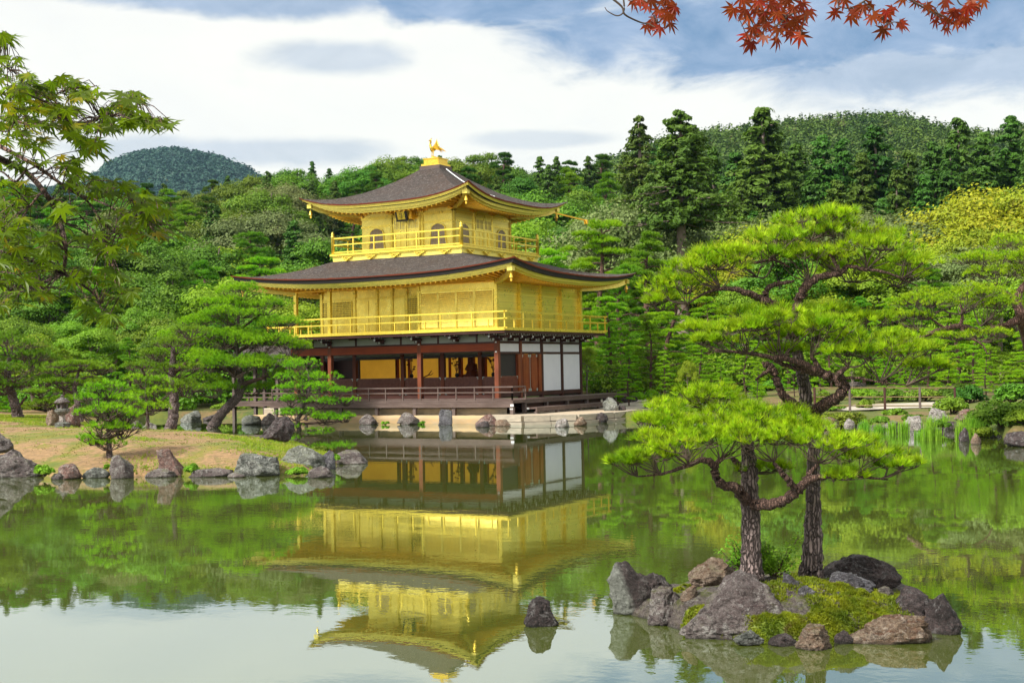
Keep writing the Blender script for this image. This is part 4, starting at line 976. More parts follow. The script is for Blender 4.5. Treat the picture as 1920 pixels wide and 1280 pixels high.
# flagstone terrace at the south-east corner, with cut stone edging
tr_ = MB(); poly = [(.6, -2.0), (2.6, -2.35), (4.5, -1.2), (5.0, 1.2), (4.9, 4.2), (5.6, 8), (4.5, 14), (.4, 14), (.2, 0)]
tr_.prism(poly, 'z', -.3, .40); tag(tr_.build('terrace', M['pave']), "flagstone terrace at the corner of the pavilion", None, None, 'structure')
eg = MB(); ep = [(.6, -2.12), (2.7, -2.5), (4.65, -1.3), (5.15, 1.2), (5.05, 4.2)]
for a, b in zip(ep[:-1], ep[1:]):
    a = np.array(a); b = np.array(b); n_ = max(1, int(np.linalg.norm(b-a)/1.1))
    for i in range(n_):
        p, q = a+(b-a)*(i+.01)/n_, a+(b-a)*(i+.99)/n_; z = .27+.012*((i*7) % 3)
        eg.bar((p[0], p[1], z), (q[0], q[1], z), .30, .25); eg.bar((p[0]+.12, p[1]-.14, .02), (q[0]+.12, q[1]-.14, .02), .34, .20)
tag(eg.build('stone_edging', M['stone_wall']), "cut stone edging of the terrace along the water", 'stone edging')
# pale path patches laid just above the ground
def patch(name, pts, mat, label, lift=.03):
    P = np.array([gpt(px, d)+np.array([0, 0, lift]) for px, d in pts]); n_ = 14; mb = MB()
    c = P.mean(0); 
    rows = [c+(P-c)*q for q in np.linspace(0.02, 1, n_)]
    R_ = np.stack([np.vstack([r, r[:1]]) for r in rows])
    # follow the ground
    for i in range(R_.shape[0]):
        for j in range(R_.shape[1]):
            x, y, d = pix(R_[i, j]); R_[i, j, 2] = float(land_h(x, d))+lift
    mb.grid(R_); return tag(mb.build(name, mat, None, True), label, None, None, 'structure')
patch('gravel_path', [(1095, 66), (1140, 63), (1190, 62), (1240, 66), (1300, 74), (1250, 80), (1180, 76), (1120, 72)], M['gravel'], "pale gravel path beside the pavilion")
patch('white_gravel', [(1570, 52.5), (1700, 52.5), (1800, 52.5), (1800, 56), (1600, 56)], M['gravel'], "strip of pale gravel behind the fence")

# left peninsula
FRONT = [(-260, 884), (-120, 889), (0, 893), (120, 897), (260, 896), (430, 896), (520, 893), (590, 890), (632, 880), (672, 866), (655, 856), (618, 848), (606, 840)]
front = [onz(px, py)[:2] for px, py in FRONT]
back = [gz(px, d)[:2] for px, d in ((600, 42.5), (560, 45), (480, 47), (400, 48), (300, 49), (262, 52), (240, 60), (200, 76), (-260, 78), (-300, 40))]
PEN = np.array(front+back)
def sdf(P, poly):
    "signed distance, positive inside"
    P = np.atleast_2d(P); n = len(poly); dmin = np.full(len(P), 1e9); ins = np.zeros(len(P), bool)
    for i in range(n):
        a, b = poly[i], poly[(i+1) % n]; e = b-a; w = P-a; t = np.clip((w@e)/(e@e+1e-12), 0, 1); q = w-t[:, None]*e; dmin = np.minimum(dmin, np.hypot(q[:, 0], q[:, 1]))
        c = ((a[1] <= P[:, 1]) != (b[1] <= P[:, 1])) & (P[:, 0] < a[0]+(P[:, 1]-a[1])*(b[0]-a[0])/(b[1]-a[1]+1e-12)); ins ^= c
    return np.where(ins, dmin, -dmin)
def pen_h(xy):
    xy = np.atleast_2d(xy); s = sdf(xy, PEN)
    q = (xy-CAM[:2]); dep = q@FW[:2]; lat = q@RT[:2]; pxv = 960+FPX*lat/np.maximum(dep, 1)
    rise = sstep(pxv, 420, 60)
    h = -.5+sstep(s, -.1, .75)*.66+sstep(s, .5, 3.6)*(.40+.10*rise)+sstep(s, 3, 12)*.45*rise
    return h+fnoise(xy[:, 0], xy[:, 1], 1.1, 21)*.035+fnoise(xy[:, 0], xy[:, 1], 3.4, 22)*.018
def heightfield(poly, hf, step, pad, name, mat, label, kind='structure'):
    lo, hi = poly.min(0)-pad, poly.max(0)+pad
    xs = np.arange(lo[0], hi[0], step); ys = np.arange(lo[1], hi[1], step); X_, Y_ = np.meshgrid(xs, ys); P = np.column_stack([X_.ravel(), Y_.ravel()])
    Z = hf(P).reshape(X_.shape); ok = Z > -.42
    V = np.column_stack([P, Z.ravel()]); b = X_.shape[1]
    keep = (ok[:-1, :-1] | ok[1:, :-1] | ok[:-1, 1:] | ok[1:, 1:]); i, j = np.nonzero(keep); k = i*b+j
    mb = MB(); mb.add(V, np.stack([k, k+1, k+b+1, k+b], 1)); return tag(mb.build(name, mat, None, True), label, None, None, kind)
heightfield(PEN, pen_h, .28, 1, 'peninsula', M['peninsula'], "sandy mossy peninsula at the left of the pond")
def pen_pt(px, d):
    p = gz(px, d, .5)
    for _ in range(3): p = gz(px, d, float(pen_h(p[:2])[0]))
    return p
# near islet
ISP = [(1145, 1152), (1200, 1166), (1270, 1188), (1340, 1203), (1420, 1209), (1500, 1211), (1600, 1206), (1700, 1200), (1770, 1187), (1800, 1160), (1770, 1128), (1700, 1105), (1600, 1088), (1450, 1084), (1330, 1096), (1230, 1112), (1165, 1128)]
ISL = np.array([onz(px, py)[:2] for px, py in ISP])
ISC = gz(1470, 12.15)[:2]
def isl_h(xy):
    xy = np.atleast_2d(xy); s = sdf(xy, ISL); q = xy-ISC; lat = q@RT[:2]; dp = q@FW[:2]
    dome = np.exp(-(lat/.95)**2-((dp-.05)/.75)**2)
    h = -.35+sstep(s, -.04, .24)*.44+dome*.26+sstep(s, .1, .5)*.05
    return h+(fnoise(xy[:, 0], xy[:, 1], 5.5, 31)*.03+fnoise(xy[:, 0], xy[:, 1], 16, 32)*.02+fnoise(xy[:, 0], xy[:, 1], 31, 34)*.016+np.abs(fnoise(xy[:, 0], xy[:, 1], 11, 35))*.04)*sstep(s, 0, .2)
heightfield(ISL, isl_h, .035, .3, 'islet', M['islet'], "small mossy islet in the near water carrying two pines")
def isl_pt(px, d):
    p = gz(px, d, .3)
    for _ in range(4): p = gz(px, d, float(isl_h(p[:2])[0]))
    return p
def isl_on(px, py):
    "point of the islet surface seen at a pixel"
    best = None
    for d in np.arange(10.8, 14, .03):
        p = at(px, py, d); e = abs(p[2]-isl_h(p[:2])[0])
        if best is None or e < best[0]: best = (e, p)
    p = best[1].copy(); p[2] = isl_h(p[:2])[0]; return p
def pen_on(px, py):
    best = None
    for d in np.arange(29.5, 62, .1):
        p = at(px, py, d); e = abs(p[2]-pen_h(p[:2])[0])
        if best is None or e < best[0]-1e-4: best = (e, p)
    p = best[1].copy(); p[2] = pen_h(p[:2])[0]; return p

# ------------------------------------------------------------------ rocks
_ICO = {}
def ico(sub):
    if sub not in _ICO:
        import bmesh
        bm_ = bmesh.new(); bmesh.ops.create_icosphere(bm_, subdivisions=sub, radius=1); V = np.array([v.co[:] for v in bm_.verts]); F = np.array([[v.index for v in f.verts] for f in bm_.faces]); bm_.free(); _ICO[sub] = (V, F)
    return _ICO[sub]
def rock(label, x0, x1, yt, yb, mat, seed, d=None, zb=0.0, prof=None, sub=4, blocky=.55, cuts=13, rough=.10, thick=.8, group=None, lean=0.0, sink=.25, name='rock', cat='rock'):
    """a rock filling photo box x0..x1, yt..yb whose foot stands at height zb (or at depth d)"""
    xc = (x0+x1)/2
    if d is None:
        p = onz(xc, yb, zb); d = depth_of(p)
    else:
        p = at(xc, yb, d)
        if d > 30 and x0 > 700: p = gz(xc, d, max(p[2], float(land_h(xc, d))-.02))
    w = (x1-x0)/FPX*d/2; h = (yb-yt)/FPX*d
    r_ = np.random.default_rng(seed); V, F = ico(sub); V = V.copy()
    # superquadric then random plane cuts
    V = np.sign(V)*np.abs(V)**(1-blocky*.35); V /= np.max(np.abs(V), axis=0)
    for i in range(cuts):
        n_ = r_.normal(size=3); n_[2] = abs(n_[2])*.8; n_ /= np.linalg.norm(n_); off = r_.uniform(.50, .86); s = V@n_-off; V -= np.where(s > 0, s, 0)[:, None]*n_*.97
    so_ = r_.uniform(-50, 50, 3)
    fr = np.empty(len(V))
    for i, v in enumerate(V):
        q = Vector(v*1.3+so_); fr[i] = noise.fractal(q, .8, 2.1, 7)*.8+.6*abs(noise.noise(q*2.3))-.45*abs(noise.noise(q*5.1))-.22*abs(noise.noise(q*11.0))
    N_ = V/np.linalg.norm(V, axis=1)[:, None]; V = V+N_*(fr*rough*1.7)[:, None]
    mn, mx = V.min(0), V.max(0); V = (V-(mn+mx)/2)/((mx-mn)/2)
    # lower quarter sits below the foot
    z = (V[:, 2]+1)/2; zz = z*(1+sink)-sink
    if prof is not None:
        u = (V[:, 0]+1)/2; k = np.interp(u, np.linspace(0, 1, len(prof)), prof); zz = np.where(zz > 0, zz*k, zz)
    th = w*thick
    L = np.column_stack([V[:, 0]*w+lean*np.maximum(zz, 0)*h, V[:, 1]*th, zz*h])
    c = p.copy(); c[2] = p[2]
    right = np.array([RT[0], RT[1], 0]); right /= np.linalg.norm(right); fwd = np.array([FW[0], FW[1], 0]); fwd /= np.linalg.norm(fwd)
    c = c+fwd*th*.85
    sc_ = (depth_of(c)/d)          # keep the apparent width although the centre lies deeper
    Wd = right*(L[:, 0]*sc_)[:, None]+fwd*L[:, 1][:, None]+np.array([0, 0, 1.])*L[:, 2][:, None]
    # compensate the small shift of the column with depth
    c = c+right*((xc-960)/FPX*(depth_of(c)-d)*1.0)
    mb = MB(); mb.add(Wd, F); o = mb.build(name, M[mat], None, True, loc=tuple(c)); tag(o, label, cat, group)
    return o
I = "on the near islet"
rock("tall dark rock standing in the water at the islet's left end, with a sharp peak", 1138, 1270, 1040, 1153, 'rock_face', 3, prof=[.80, 1.0, .96, .70, .60, .64, .66, .58], sub=6, blocky=1.0, cuts=5, thick=.5)
rock("mottled pink and grey rock between the tall dark rock and the big boulder", 1213, 1285, 1103, 1173, 'rock_pink', 4, sub=6)
rock("largest boulder of the islet, rounded grey pink, below the left pine trunk", 1270, 1500, 1080, 1200, 'rock_pink', 5, sub=6, prof=[.42, .7, .9, 1.0, 1.0, .88, .6], blocky=.4, cuts=10, thick=.5, rough=.08)
rock("tan rounded boulder behind the left pine on the islet", 1290, 1388, 1048, 1100, 'rock_tan', 6, d=12.9, sub=6)
rock("long dark brown boulder at the back of the islet right of the right pine", 1535, 1685, 1044, 1108, 'rock_dark', 7, d=12.7, sub=6, prof=[.9, 1, .98, .95, .8, .5], blocky=.7)
rock("blue grey pointed rock mid islet in front of the long dark boulder", 1543, 1645, 1077, 1122, 'rock_blue', 8, d=12.0, sub=6, blocky=.3)
rock("dark purple rock at the right side of the islet with pale top", 1673, 1758, 1099, 1185, 'rock_dark', 9, sub=6, prof=[.8, 1, .95, .8, .7])
rock("dark block rock at the right end of the islet", 1735, 1802, 1117, 1190, 'rock_dark', 10, sub=6, blocky=.9)
rock("long low tan brown boulder along the front right shore of the islet", 1590, 1752, 1156, 1208, 'rock_tan', 11, sub=6, blocky=.8, thick=.4)
rock("small orange tan rock at the front waterline of the islet", 1491, 1561, 1173, 1219, 'rock_tan', 12, sub=6)
rock("tilted dark slab right of the left pine foot", 1468, 1520, 1072, 1125, 'rock_blue', 13, d=11.95, lean=-.3, blocky=.8, thick=.4)
rock("tilted narrow slab in front of the right pine", 1500, 1545, 1098, 1138, 'rock_blue', 14, d=11.75, lean=-.4, blocky=.8, thick=.4)
rock("small grey stone in the moss below the blue grey rock", 1546, 1592, 1110, 1130, 'rock_blue', 15, d=11.8)
rock("small pinkish pebble stone in the moss of the islet", 1474, 1492, 1106, 1120, 'rock_pink', 16, d=11.7, sub=3)
for q_ in ((1390, 1440, 1150, 1180, 11.45, 'rock_pink', "flat grey stone in the moss right of the big boulder"), (1440, 1475, 1128, 1150, 11.75, 'rock_blue', "small dark stone between the trunks and the front moss"), (1500, 1545, 1138, 1160, 11.6, 'rock_dark', "dark flat stone in the middle moss of the islet"),
           (1585, 1625, 1128, 1148, 11.75, 'rock_tan', "tan flat stone left of the dark purple rock"), (1640, 1678, 1100, 1122, 12.1, 'rock_pink', "grey stone behind the dark purple rock"), (1230, 1268, 1098, 1122, 12.4, 'rock_pink', "grey stone between the tall dark rock and the tan boulder"),
           (1275, 1310, 1098, 1128, 12.1, 'rock_tan', "brown stone just behind the left part of the big boulder"), (1440, 1500, 1190, 1212, 11.15, 'rock_dark', "low dark stone at the front waterline left of the orange tan rock"), (1565, 1600, 1182, 1210, 11.2, 'rock_dark', "dark stone filling the gap left of the long tan boulder"), (1375, 1432, 1182, 1206, 11.2, 'rock_green', "low mossy stone at the front foot of the big boulder")):
    rock(q_[6], q_[0], q_[1], q_[2], q_[3], q_[5], 500+q_[0], d=q_[4], sub=6, blocky=.6, thick=.6)
rock("lone dark pointed rock in open water left of the islet", 981, 1048, 1119, 1175, 'rock_dark', 17, sub=6, prof=[.5, .95, 1, .8, .45], blocky=.3)
# peninsula shore
rock("large pink and grey boulder at the left edge of the peninsula shore", -40, 80, 842, 895, 'rock_pink', 20, sub=5, blocky=.8, thick=.5)
rock("pinkish rock above the large boulder at the left frame edge", -30, 27, 812, 844, 'rock_pink', 21, d=32.8)
rock("reddish block rock right of the large left boulder", 108, 153, 869, 898, 'rock_red', 22, blocky=.9)
rock("small low grey stone at the foot of the reddish block rock", 96, 118, 886, 899, 'rock_pink', 23, sub=3)
rock("low pale green rock left of the upright block", 153, 207, 876, 896, 'rock_green', 24, thick=.4)
rock("upright grey pink block rock with flat top below the small round pine", 207, 251, 853, 897, 'rock_pink', 25, blocky=1.0, cuts=4)
rock("low pinkish rock between the upright block and the leaning rock", 270, 330, 878, 895, 'rock_pink', 26, thick=.4)
rock("leaning grey and dark red rock with a white top on the peninsula shore", 300, 352, 841, 893, 'rock_red', 27, lean=-.35, blocky=.9, cuts=5)
rock("long flat pinkish rock at the waterline right of the leaning rock", 354, 438, 878, 894, 'rock_pink', 28, blocky=.9, thick=.35)
rock("big pale green and white boulder on the peninsula shore", 436, 528, 850, 893, 'rock_green', 29, sub=5, blocky=.4)
rock("small flat stone at the foot of the pale green boulder", 424, 462, 886, 895, 'rock_pink', 30, sub=3)
rock("large grey round backed boulder near the peninsula tip", 520, 622, 836, 882, 'rock_green', 31, sub=5, blocky=.5)
rock("grey rock tucked against the right side of the round backed boulder", 596, 630, 844, 880, 'rock_blue', 32)
rock("small pinkish grey stone low at the peninsula tip", 577, 628, 874, 896, 'rock_pink', 33)
rock("outermost rock of the peninsula tip, dark grey with a pale right end", 628, 690, 840, 870, 'rock_pink', 34, prof=[.9, 1, .95, .85, .6])
rock("large dark slanted boulder behind the low pine on the peninsula", 488, 552, 774, 822, 'rock_dark', 35, d=41.5, sub=5, prof=[.25, .6, .85, 1, 1], blocky=.5)
rock("pale grey angular stone left of the upright pine trunk", 263, 296, 792, 811, 'rock_white', 36, d=46)
rock("small pinkish stone by the upright pine trunk", 247, 268, 788, 806, 'rock_pink', 37, d=47, sub=3)
rock("brown rock left of the stone lantern", 85, 112, 768, 798, 'rock_tan', 38, d=48)
rock("reddish brown rock behind the stone lantern", 120, 152, 758, 797, 'rock_red', 39, d=48.5)
# far shore left of the pavilion
rock("grey rock on the far shore seen left of the leaning pine trunk", 338, 380, 770, 792, 'rock_green', 40)
rock("dark flat rock on the far shore below the trees", 380, 415, 776, 788, 'rock_dark', 41)
rock("rounded pale rock under the fishing deck", 452, 492, 778, 796, 'rock_green', 42)
rock("pinkish rock right of the rounded pale rock under the fishing deck", 490, 516, 774, 796, 'rock_pink', 43)
# pavilion bank
BK = "rocks along the pavilion bank"
rock("grey rock at the bank under the left part of the veranda", 672, 710, 776, 796, 'rock_pink', 50, blocky=.1, prof=[.5, .85, 1, .95, .7, .4], group=BK)
rock("broad pinkish rock at the bank left of the grey block", 744, 790, 772, 796, 'rock_pink', 51, blocky=.1, prof=[.5, .85, 1, .95, .7, .4], group=BK)
rock("dark grey upright rock at the bank below the middle veranda stilt", 821, 849, 767, 797, 'rock_blue', 52, group=BK, blocky=.9)
rock("large reddish rock at the bank below the veranda corner", 890, 938, 774, 798, 'rock_red', 53, blocky=.1, prof=[.5, .85, 1, .95, .7, .4], group=BK)
rock("small dark stone at the foot of the large reddish rock", 892, 918, 789, 801, 'rock_dark', 54, group=BK, sub=3)
rock("low tan rock right of the large reddish rock", 928, 958, 786, 799, 'rock_tan', 55, group=BK, sub=3)
rock("whitish rock standing in the water before the terrace", 1040, 1068, 784, 801, 'rock_white', 56)
rock("tan rock at the terrace edge right of the whitish rock", 1075, 1101, 781, 798, 'rock_tan', 57)
rock("dark rock at the water right of the terrace edge", 1117, 1141, 773, 792, 'rock_dark', 58)
rock("tall pale green grey rock at the end of the terrace", 1130, 1161, 757, 785, 'rock_green', 59, d=60.5)
rock("small dark stone beside the tall green grey rock", 1156, 1174, 764, 776, 'rock_dark', 60, d=61, sub=3)
rock("long dark stone slab lying by the gravel path", 1164, 1196, 743, 752, 'rock_dark', 61, d=66, blocky=1, cuts=3, thick=.4)
# right bank
rock("reddish grey sloping rock at the water behind the right pine trunk", 1478, 1545, 784, 808, 'rock_red', 62)
rock("round topped brown boulder below the azalea mound", 1520, 1577, 782, 806, 'rock_red', 63, blocky=.3)
rock("pale grey rock right of the brown boulder by the azalea", 1582, 1604, 784, 806, 'rock_white', 64, d=46.8)
rock("small pinkish stone among the first reeds", 1630, 1648, 795, 808, 'rock_pink', 65, sub=3)
rock("grey rock with a pale crown between the reed clumps", 1694, 1730, 779, 808, 'rock_white', 66, d=45.2)
rock("whitish angular rock on the bank above the reeds", 1738, 1777, 764, 786, 'rock_white', 67, d=46.5)
rock("grey stone low in the reeds under the whitish angular rock", 1745, 1766, 788, 806, 'rock_blue', 68, d=44.5, sub=3)
rock("brown slab on the slope behind the broad right shrub", 1788, 1832, 758, 786, 'rock_red', 69, d=45.5, prof=[.3, .6, .9, 1])
rock("dark pale-streaked rock at the foot of the yellow grass clump", 1799, 1820, 801, 828, 'rock_dark', 70)
rock("small round rock before the yellow grass clump", 1820, 1840, 812, 833, 'rock_tan', 71, sub=3)
rock("rock between the grass clump and the broad shrub", 1872, 1896, 793, 812, 'rock_pink', 72, d=42)
rock("large dark boulder at the right frame edge on the shore", 1884, 1960, 806, 838, 'rock_dark', 73, sub=5)
rock("flat pale boulder lying behind the right fence", 1584, 1628, 731, 742, 'rock_pink', 74, d=72, blocky=.6, thick=.4)
for q_ in ((1448, 1482, 792, 808, 'rock_dark', "dark low rock on the shore left of the sloping rock"), (1604, 1630, 790, 806, 'rock_dark', "dark rock behind the leftmost reeds"), (1652, 1694, 788, 805, 'rock_pink', "pinkish rock behind the slim reeds"), (1728, 1748, 794, 806, 'rock_tan', "tan rock right of the pale-crowned grey rock"),
           (1766, 1800, 790, 806, 'rock_dark', "dark rock behind the widest reeds"), (1360, 1400, 788, 803, 'rock_green', "green grey rock on the shore behind the lower islet pine"), (1250, 1285, 784, 798, 'rock_pink', "pinkish rock on the shore left of the lower islet pine"), (1200, 1240, 776, 790, 'rock_dark', "dark rock where the gravel path meets the water"), (1300, 1345, 788, 802, 'rock_blue', "blue grey shore rock behind the lower islet pine")):
    rock(q_[5], q_[0], q_[1], q_[2], q_[3], q_[4], 900+q_[0], d=None)
rock("weathered stone right of the broad shrub's foot", 1850, 1880, 806, 826, 'rock_blue', 75, d=40.5)

# stone lantern on the peninsula
lp = at(117, 797, 46.5); lt = thing('stone_lantern', lp, "weathered stone lantern with a broad cap on the peninsula", 'lantern')
k_ = 46.5/FPX
def lz(y): return (797-y)*k_
l = MB(); l.lathe([(0, lp[2]-.2), (14*k_, lp[2]-.2), (14*k_, lp[2]+lz(793)), (9*k_, lp[2]+lz(791)), (0, lp[2]+lz(791))], (lp[0], lp[1], 0), 10); part('base', l, M['rock_green'], lt)
l = MB(); l.lathe([(7*k_, lp[2]+lz(792)), (5.5*k_, lp[2]+lz(784)), (6*k_, lp[2]+lz(776))], (lp[0], lp[1], 0), 12); part('shaft', l, M['rock_white'], lt)
l = MB(); l.lathe([(0, lp[2]+lz(778)), (9*k_, lp[2]+lz(776)), (13.5*k_, lp[2]+lz(771)), (13.5*k_, lp[2]+lz(767)), (8*k_, lp[2]+lz(765)), (0, lp[2]+lz(765))], (lp[0], lp[1], 0), 16); part('platform', l, M['rock_green'], lt)
l = MB()
for sx in (-1, 1):
    for sy in (-1, 1): l.box(lp[0]+sx*5.4*k_-.04, lp[0]+sx*5.4*k_+.04, lp[1]+sy*5.4*k_-.04, lp[1]+sy*5.4*k_+.04, lp[2]+lz(765.2), lp[2]+lz(757))
l.box(lp[0]-4.6*k_, lp[0]+4.6*k_, lp[1]-4.6*k_, lp[1]+4.6*k_, lp[2]+lz(765.1), lp[2]+lz(757.2)); part('light_chamber', l, M['rock_pink'], lt)
l = MB(); l.lathe([(0, lp[2]+lz(757)), (14*k_, lp[2]+lz(755)), (14.5*k_, lp[2]+lz(753)), (9*k_, lp[2]+lz(748)), (4*k_, lp[2]+lz(745)), (2*k_, lp[2]+lz(744)), (3*k_, lp[2]+lz(741.5)), (0, lp[2]+lz(739))], (lp[0], lp[1], 0), 16); part('cap', l, M['rock_pink'], lt)

# low bamboo fences
def fence(px0, px1, d0, d1, ytop, n, label, rails=(1.0, .55, .12), h=None, mat='bamboo'):
    A, B_ = at(px0, ytop, d0), at(px1, ytop-(px1-px0)*.0196*0, d1)
    t = thing('low_fence', (A+B_)/2-np.array([0, 0, .8]), label, 'fence')
    H = .80
    for f_ in rails:
        m_ = MB(); a = A.copy(); b = B_.copy(); a[2] += (f_-1)*H; b[2] += (f_-1)*H; m_.tube([a, (a+b)/2, b], .026, 6); part('rail', m_, M[mat], t)
    for i in range(n):
        q = i/(n-1); p = A+(B_-A)*q; m_ = MB(); m_.box(p[0]-.04, p[0]+.04, p[1]-.04, p[1]+.04, p[2]-H-.25, p[2]+.02); part('fence_post', m_, M['grey_post'] if i % 2 else M['dark_wood'], t)
fence(1086, 1196, 76, 75, 712.5, 5, "low pale bamboo fence beyond the gravel path beside the pavilion")
fence(1212, 1420, 76, 75, 712.5, 8, "low pale bamboo fence half hidden behind the near pine")
fence(1527, 1790, 52, 52, 727, 5, "low dark and yellow rail fence behind the azalea mound")
fence(1846, 1990, 70, 70, 728.5, 4, "low rail fence at the right frame edge behind the broad shrub")
# ------------------------------------------------------------------ foliage builders
def rand_unit(n, r_):
    v = r_.normal(size=(n, 3)); return v/np.linalg.norm(v, axis=1)[:, None]
def leaf_quads(mb, C, N, size, r_, asp=.6, mi=0, jitter=.6):
    "rhombic leaf clumps facing about N"
    n = len(C); N = N+rand_unit(n, r_)*jitter; N /= np.linalg.norm(N, axis=1)[:, None]
    T = np.cross(N, rand_unit(n, r_)); T /= np.linalg.norm(T, axis=1)[:, None]+1e-9; Bn = np.cross(N, T)
    s = size*r_.uniform(.6, 1.35, n)[:, None]
    V = np.stack([C-T*s, C-Bn*s*asp+N*s*.15, C+T*s, C+Bn*s*asp+N*s*.15], 1).reshape(-1, 3)
    k = np.arange(n)[:, None]*4; mb.add(V, k+np.array([0, 1, 2, 3]), mi)
def tufts(mb, C, D, L, nn, w, r_, spread=.75, mi=0):
    "needle tufts: nn slim triangles fanning about D from C"
    n = len(C); C = np.repeat(C, nn, 0); D = np.repeat(D, nn, 0)
    d = D+rand_unit(n*nn, r_)*spread; d /= np.linalg.norm(d, axis=1)[:, None]
    s = np.cross(d, rand_unit(n*nn, r_)); s /= np.linalg.norm(s, axis=1)[:, None]+1e-9
    l = L*r_.uniform(.7, 1.15, n*nn)[:, None]
    V = np.stack([C-s*w*.5, C+s*w*.5, C+d*l+s*w*.25, ], 1).reshape(-1, 3)
    k = np.arange(n*nn)[:, None]*3; mb.add(V, k+np.array([0, 1, 2]), mi)
def curve_pts(P, n=10):
    "Catmull-Rom through points"
    P = np.asarray(P, float)
    if len(P) < 3: return np.linspace(P[0], P[-1], n)
    Q = np.vstack([2*P[0]-P[1], P, 2*P[-1]-P[-2]]); out = []
    for i in range(len(P)-1):
        a, b, c, d = Q[i:i+4]
        for t in np.linspace(0, 1, n, endpoint=False): out.append(.5*((2*b)+(-a+c)*t+(2*a-5*b+4*c-d)*t*t+(-a+3*b-3*c+d)*t**3))
    out.append(P[-1]); return np.array(out)
def limb(mb, P, R, n=9, seg=8, rough=.05, seed=0, wob=0.0):
    C = curve_pts(P, seg); R = np.interp(np.linspace(0, 1, len(C)), np.linspace(0, 1, len(R)), R)
    if wob:
        r_ = np.random.default_rng(seed); J = r_.normal(size=C.shape)*wob; J[0] = 0; C = C+J*R[:, None]
    mb.tube(C, R, n, 0, rough, seed); return C

def pad(cr, c, rx, ry, rz, r_, src=None, ntuft=260, nn=14, L=.09, w=.006, nlump=9, twig_r=.008, tw=True, upb=.9, right=None, fwd=None):
    """one cloud-like pine pad: lumps on a flat disc, twigs fanning up from src"""
    right = np.array([1, 0, 0.]) if right is None else right; fwd = np.array([0, 1, 0.]) if fwd is None else fwd
    lum = []
    for i in range(nlump):
        a = r_.uniform(0, 2*math.pi); q = math.sqrt(r_.uniform(0, 1))*.78
        lx, ly = q*math.cos(a), q*math.sin(a); h = (1-q*q)*rz*.45+r_.uniform(-.12, .22)*rz
        lum.append((lx, ly, h, r_.uniform(.24, .42)))
    C = []; D = []
    per = max(3, ntuft//nlump)
    for lx, ly, h, s in lum:
        u = rand_unit(per, r_); u[:, 2] = np.abs(u[:, 2])*1.0-.22; rr = r_.uniform(.55, 1.0, per)[:, None]
        loc = u*rr*np.array([s*rx, s*ry, max(rz*.62, s*rx*.35)])
        p = c+right*(lx*rx+loc[:, :1])+fwd*(ly*ry+loc[:, 1:2])+np.array([0, 0, 1.])*(h+loc[:, 2:3])
        d = right*(u[:, :1]*.55)+fwd*(u[:, 1:2]*.55)+np.array([0, 0, 1.])*(upb+.2*u[:, 2:3]); d += .25*(right*lx+fwd*ly)
        C.append(p); D.append(d/np.linalg.norm(d, axis=1)[:, None])
        if tw:
            s0 = c+np.array([0, 0, -rz*.5]) if src is None else np.asarray(src, float)
            b = c+right*lx*rx*.8+fwd*ly*ry*.8+np.array([0, 0, h-rz*.25]); m_ = (s0+b)/2+rand_unit(1, r_)[0]*rx*.07+np.array([0, 0, -rz*.12])
            cr.tube(curve_pts([s0, m_, b], 4), np.linspace(twig_r*1.6, twig_r*.8, 9), 5, 1, cap=False)
            k = min(len(p), 7)
            for j in r_.choice(len(p), k, replace=False): cr.tube([b, (b+p[j])/2+np.array([0, 0, -.02*rx]), p[j]], [twig_r*.8, twig_r*.6, twig_r*.35], 4, 1, cap=False)
    C = np.concatenate(C); D = np.concatenate(D)
    tufts(cr, C, D, L, nn, w, r_, .72, 0)

HR = np.array([RT[0], RT[1], 0]); HR /= np.linalg.norm(HR); HF = np.array([FW[0], FW[1], 0]); HF /= np.linalg.norm(HF)
PD = 1.15
def place_pine(label, trunk, limbs, pads, mats, seed, cat='pine tree', tuft=1.0, L=.085, w=.006, nn=14, ndens=1.0, trunk_sides=16, group=None, bark=None, twig=.006, limb_mat=None):
    """trunk, limbs: lists of (px, py, depth, radius); pads: (px, py, depth, rx_px, rz_px, src(px,py,d) or None)"""
    base = at(*trunk[0][:3]); t = thing('pine_tree', base, label, cat, group)
    r_ = np.random.default_rng(seed)
    mb = MB(); limb(mb, [at(*q[:3]) for q in trunk], [q[3] for q in trunk], trunk_sides, 10, .045, seed, .06); part('trunk', mb, bark or M['bark_near'], t, True)
    for i, lb in enumerate(limbs):
        mb = MB(); limb(mb, [at(*q[:3]) for q in lb], [q[3] for q in lb], 10, 8, .07, seed+i, .18); part('limb', mb, limb_mat or M['bark_limb'], t, True)
    cr = MB()
    for (px, py, d, rxp, rzp, src) in pads:
        k = d/FPX; area = rxp*k*rxp*k
        n_ = int(max(60, PD*ndens*4.0*area/(L*L)))
        pad(cr, at(px, py-rzp*.15, d), rxp*k*1.12, rxp*k*.95, rzp*k*(1.12 if d < 20 else 1.4), r_, None if src is None else at(*src), n_, nn, L, w, nlump=max(6, int(9+rxp*k*7)), twig_r=twig, right=HR, fwd=HF)
    part('crown', cr, [mats, M['twig']], t)
    return t
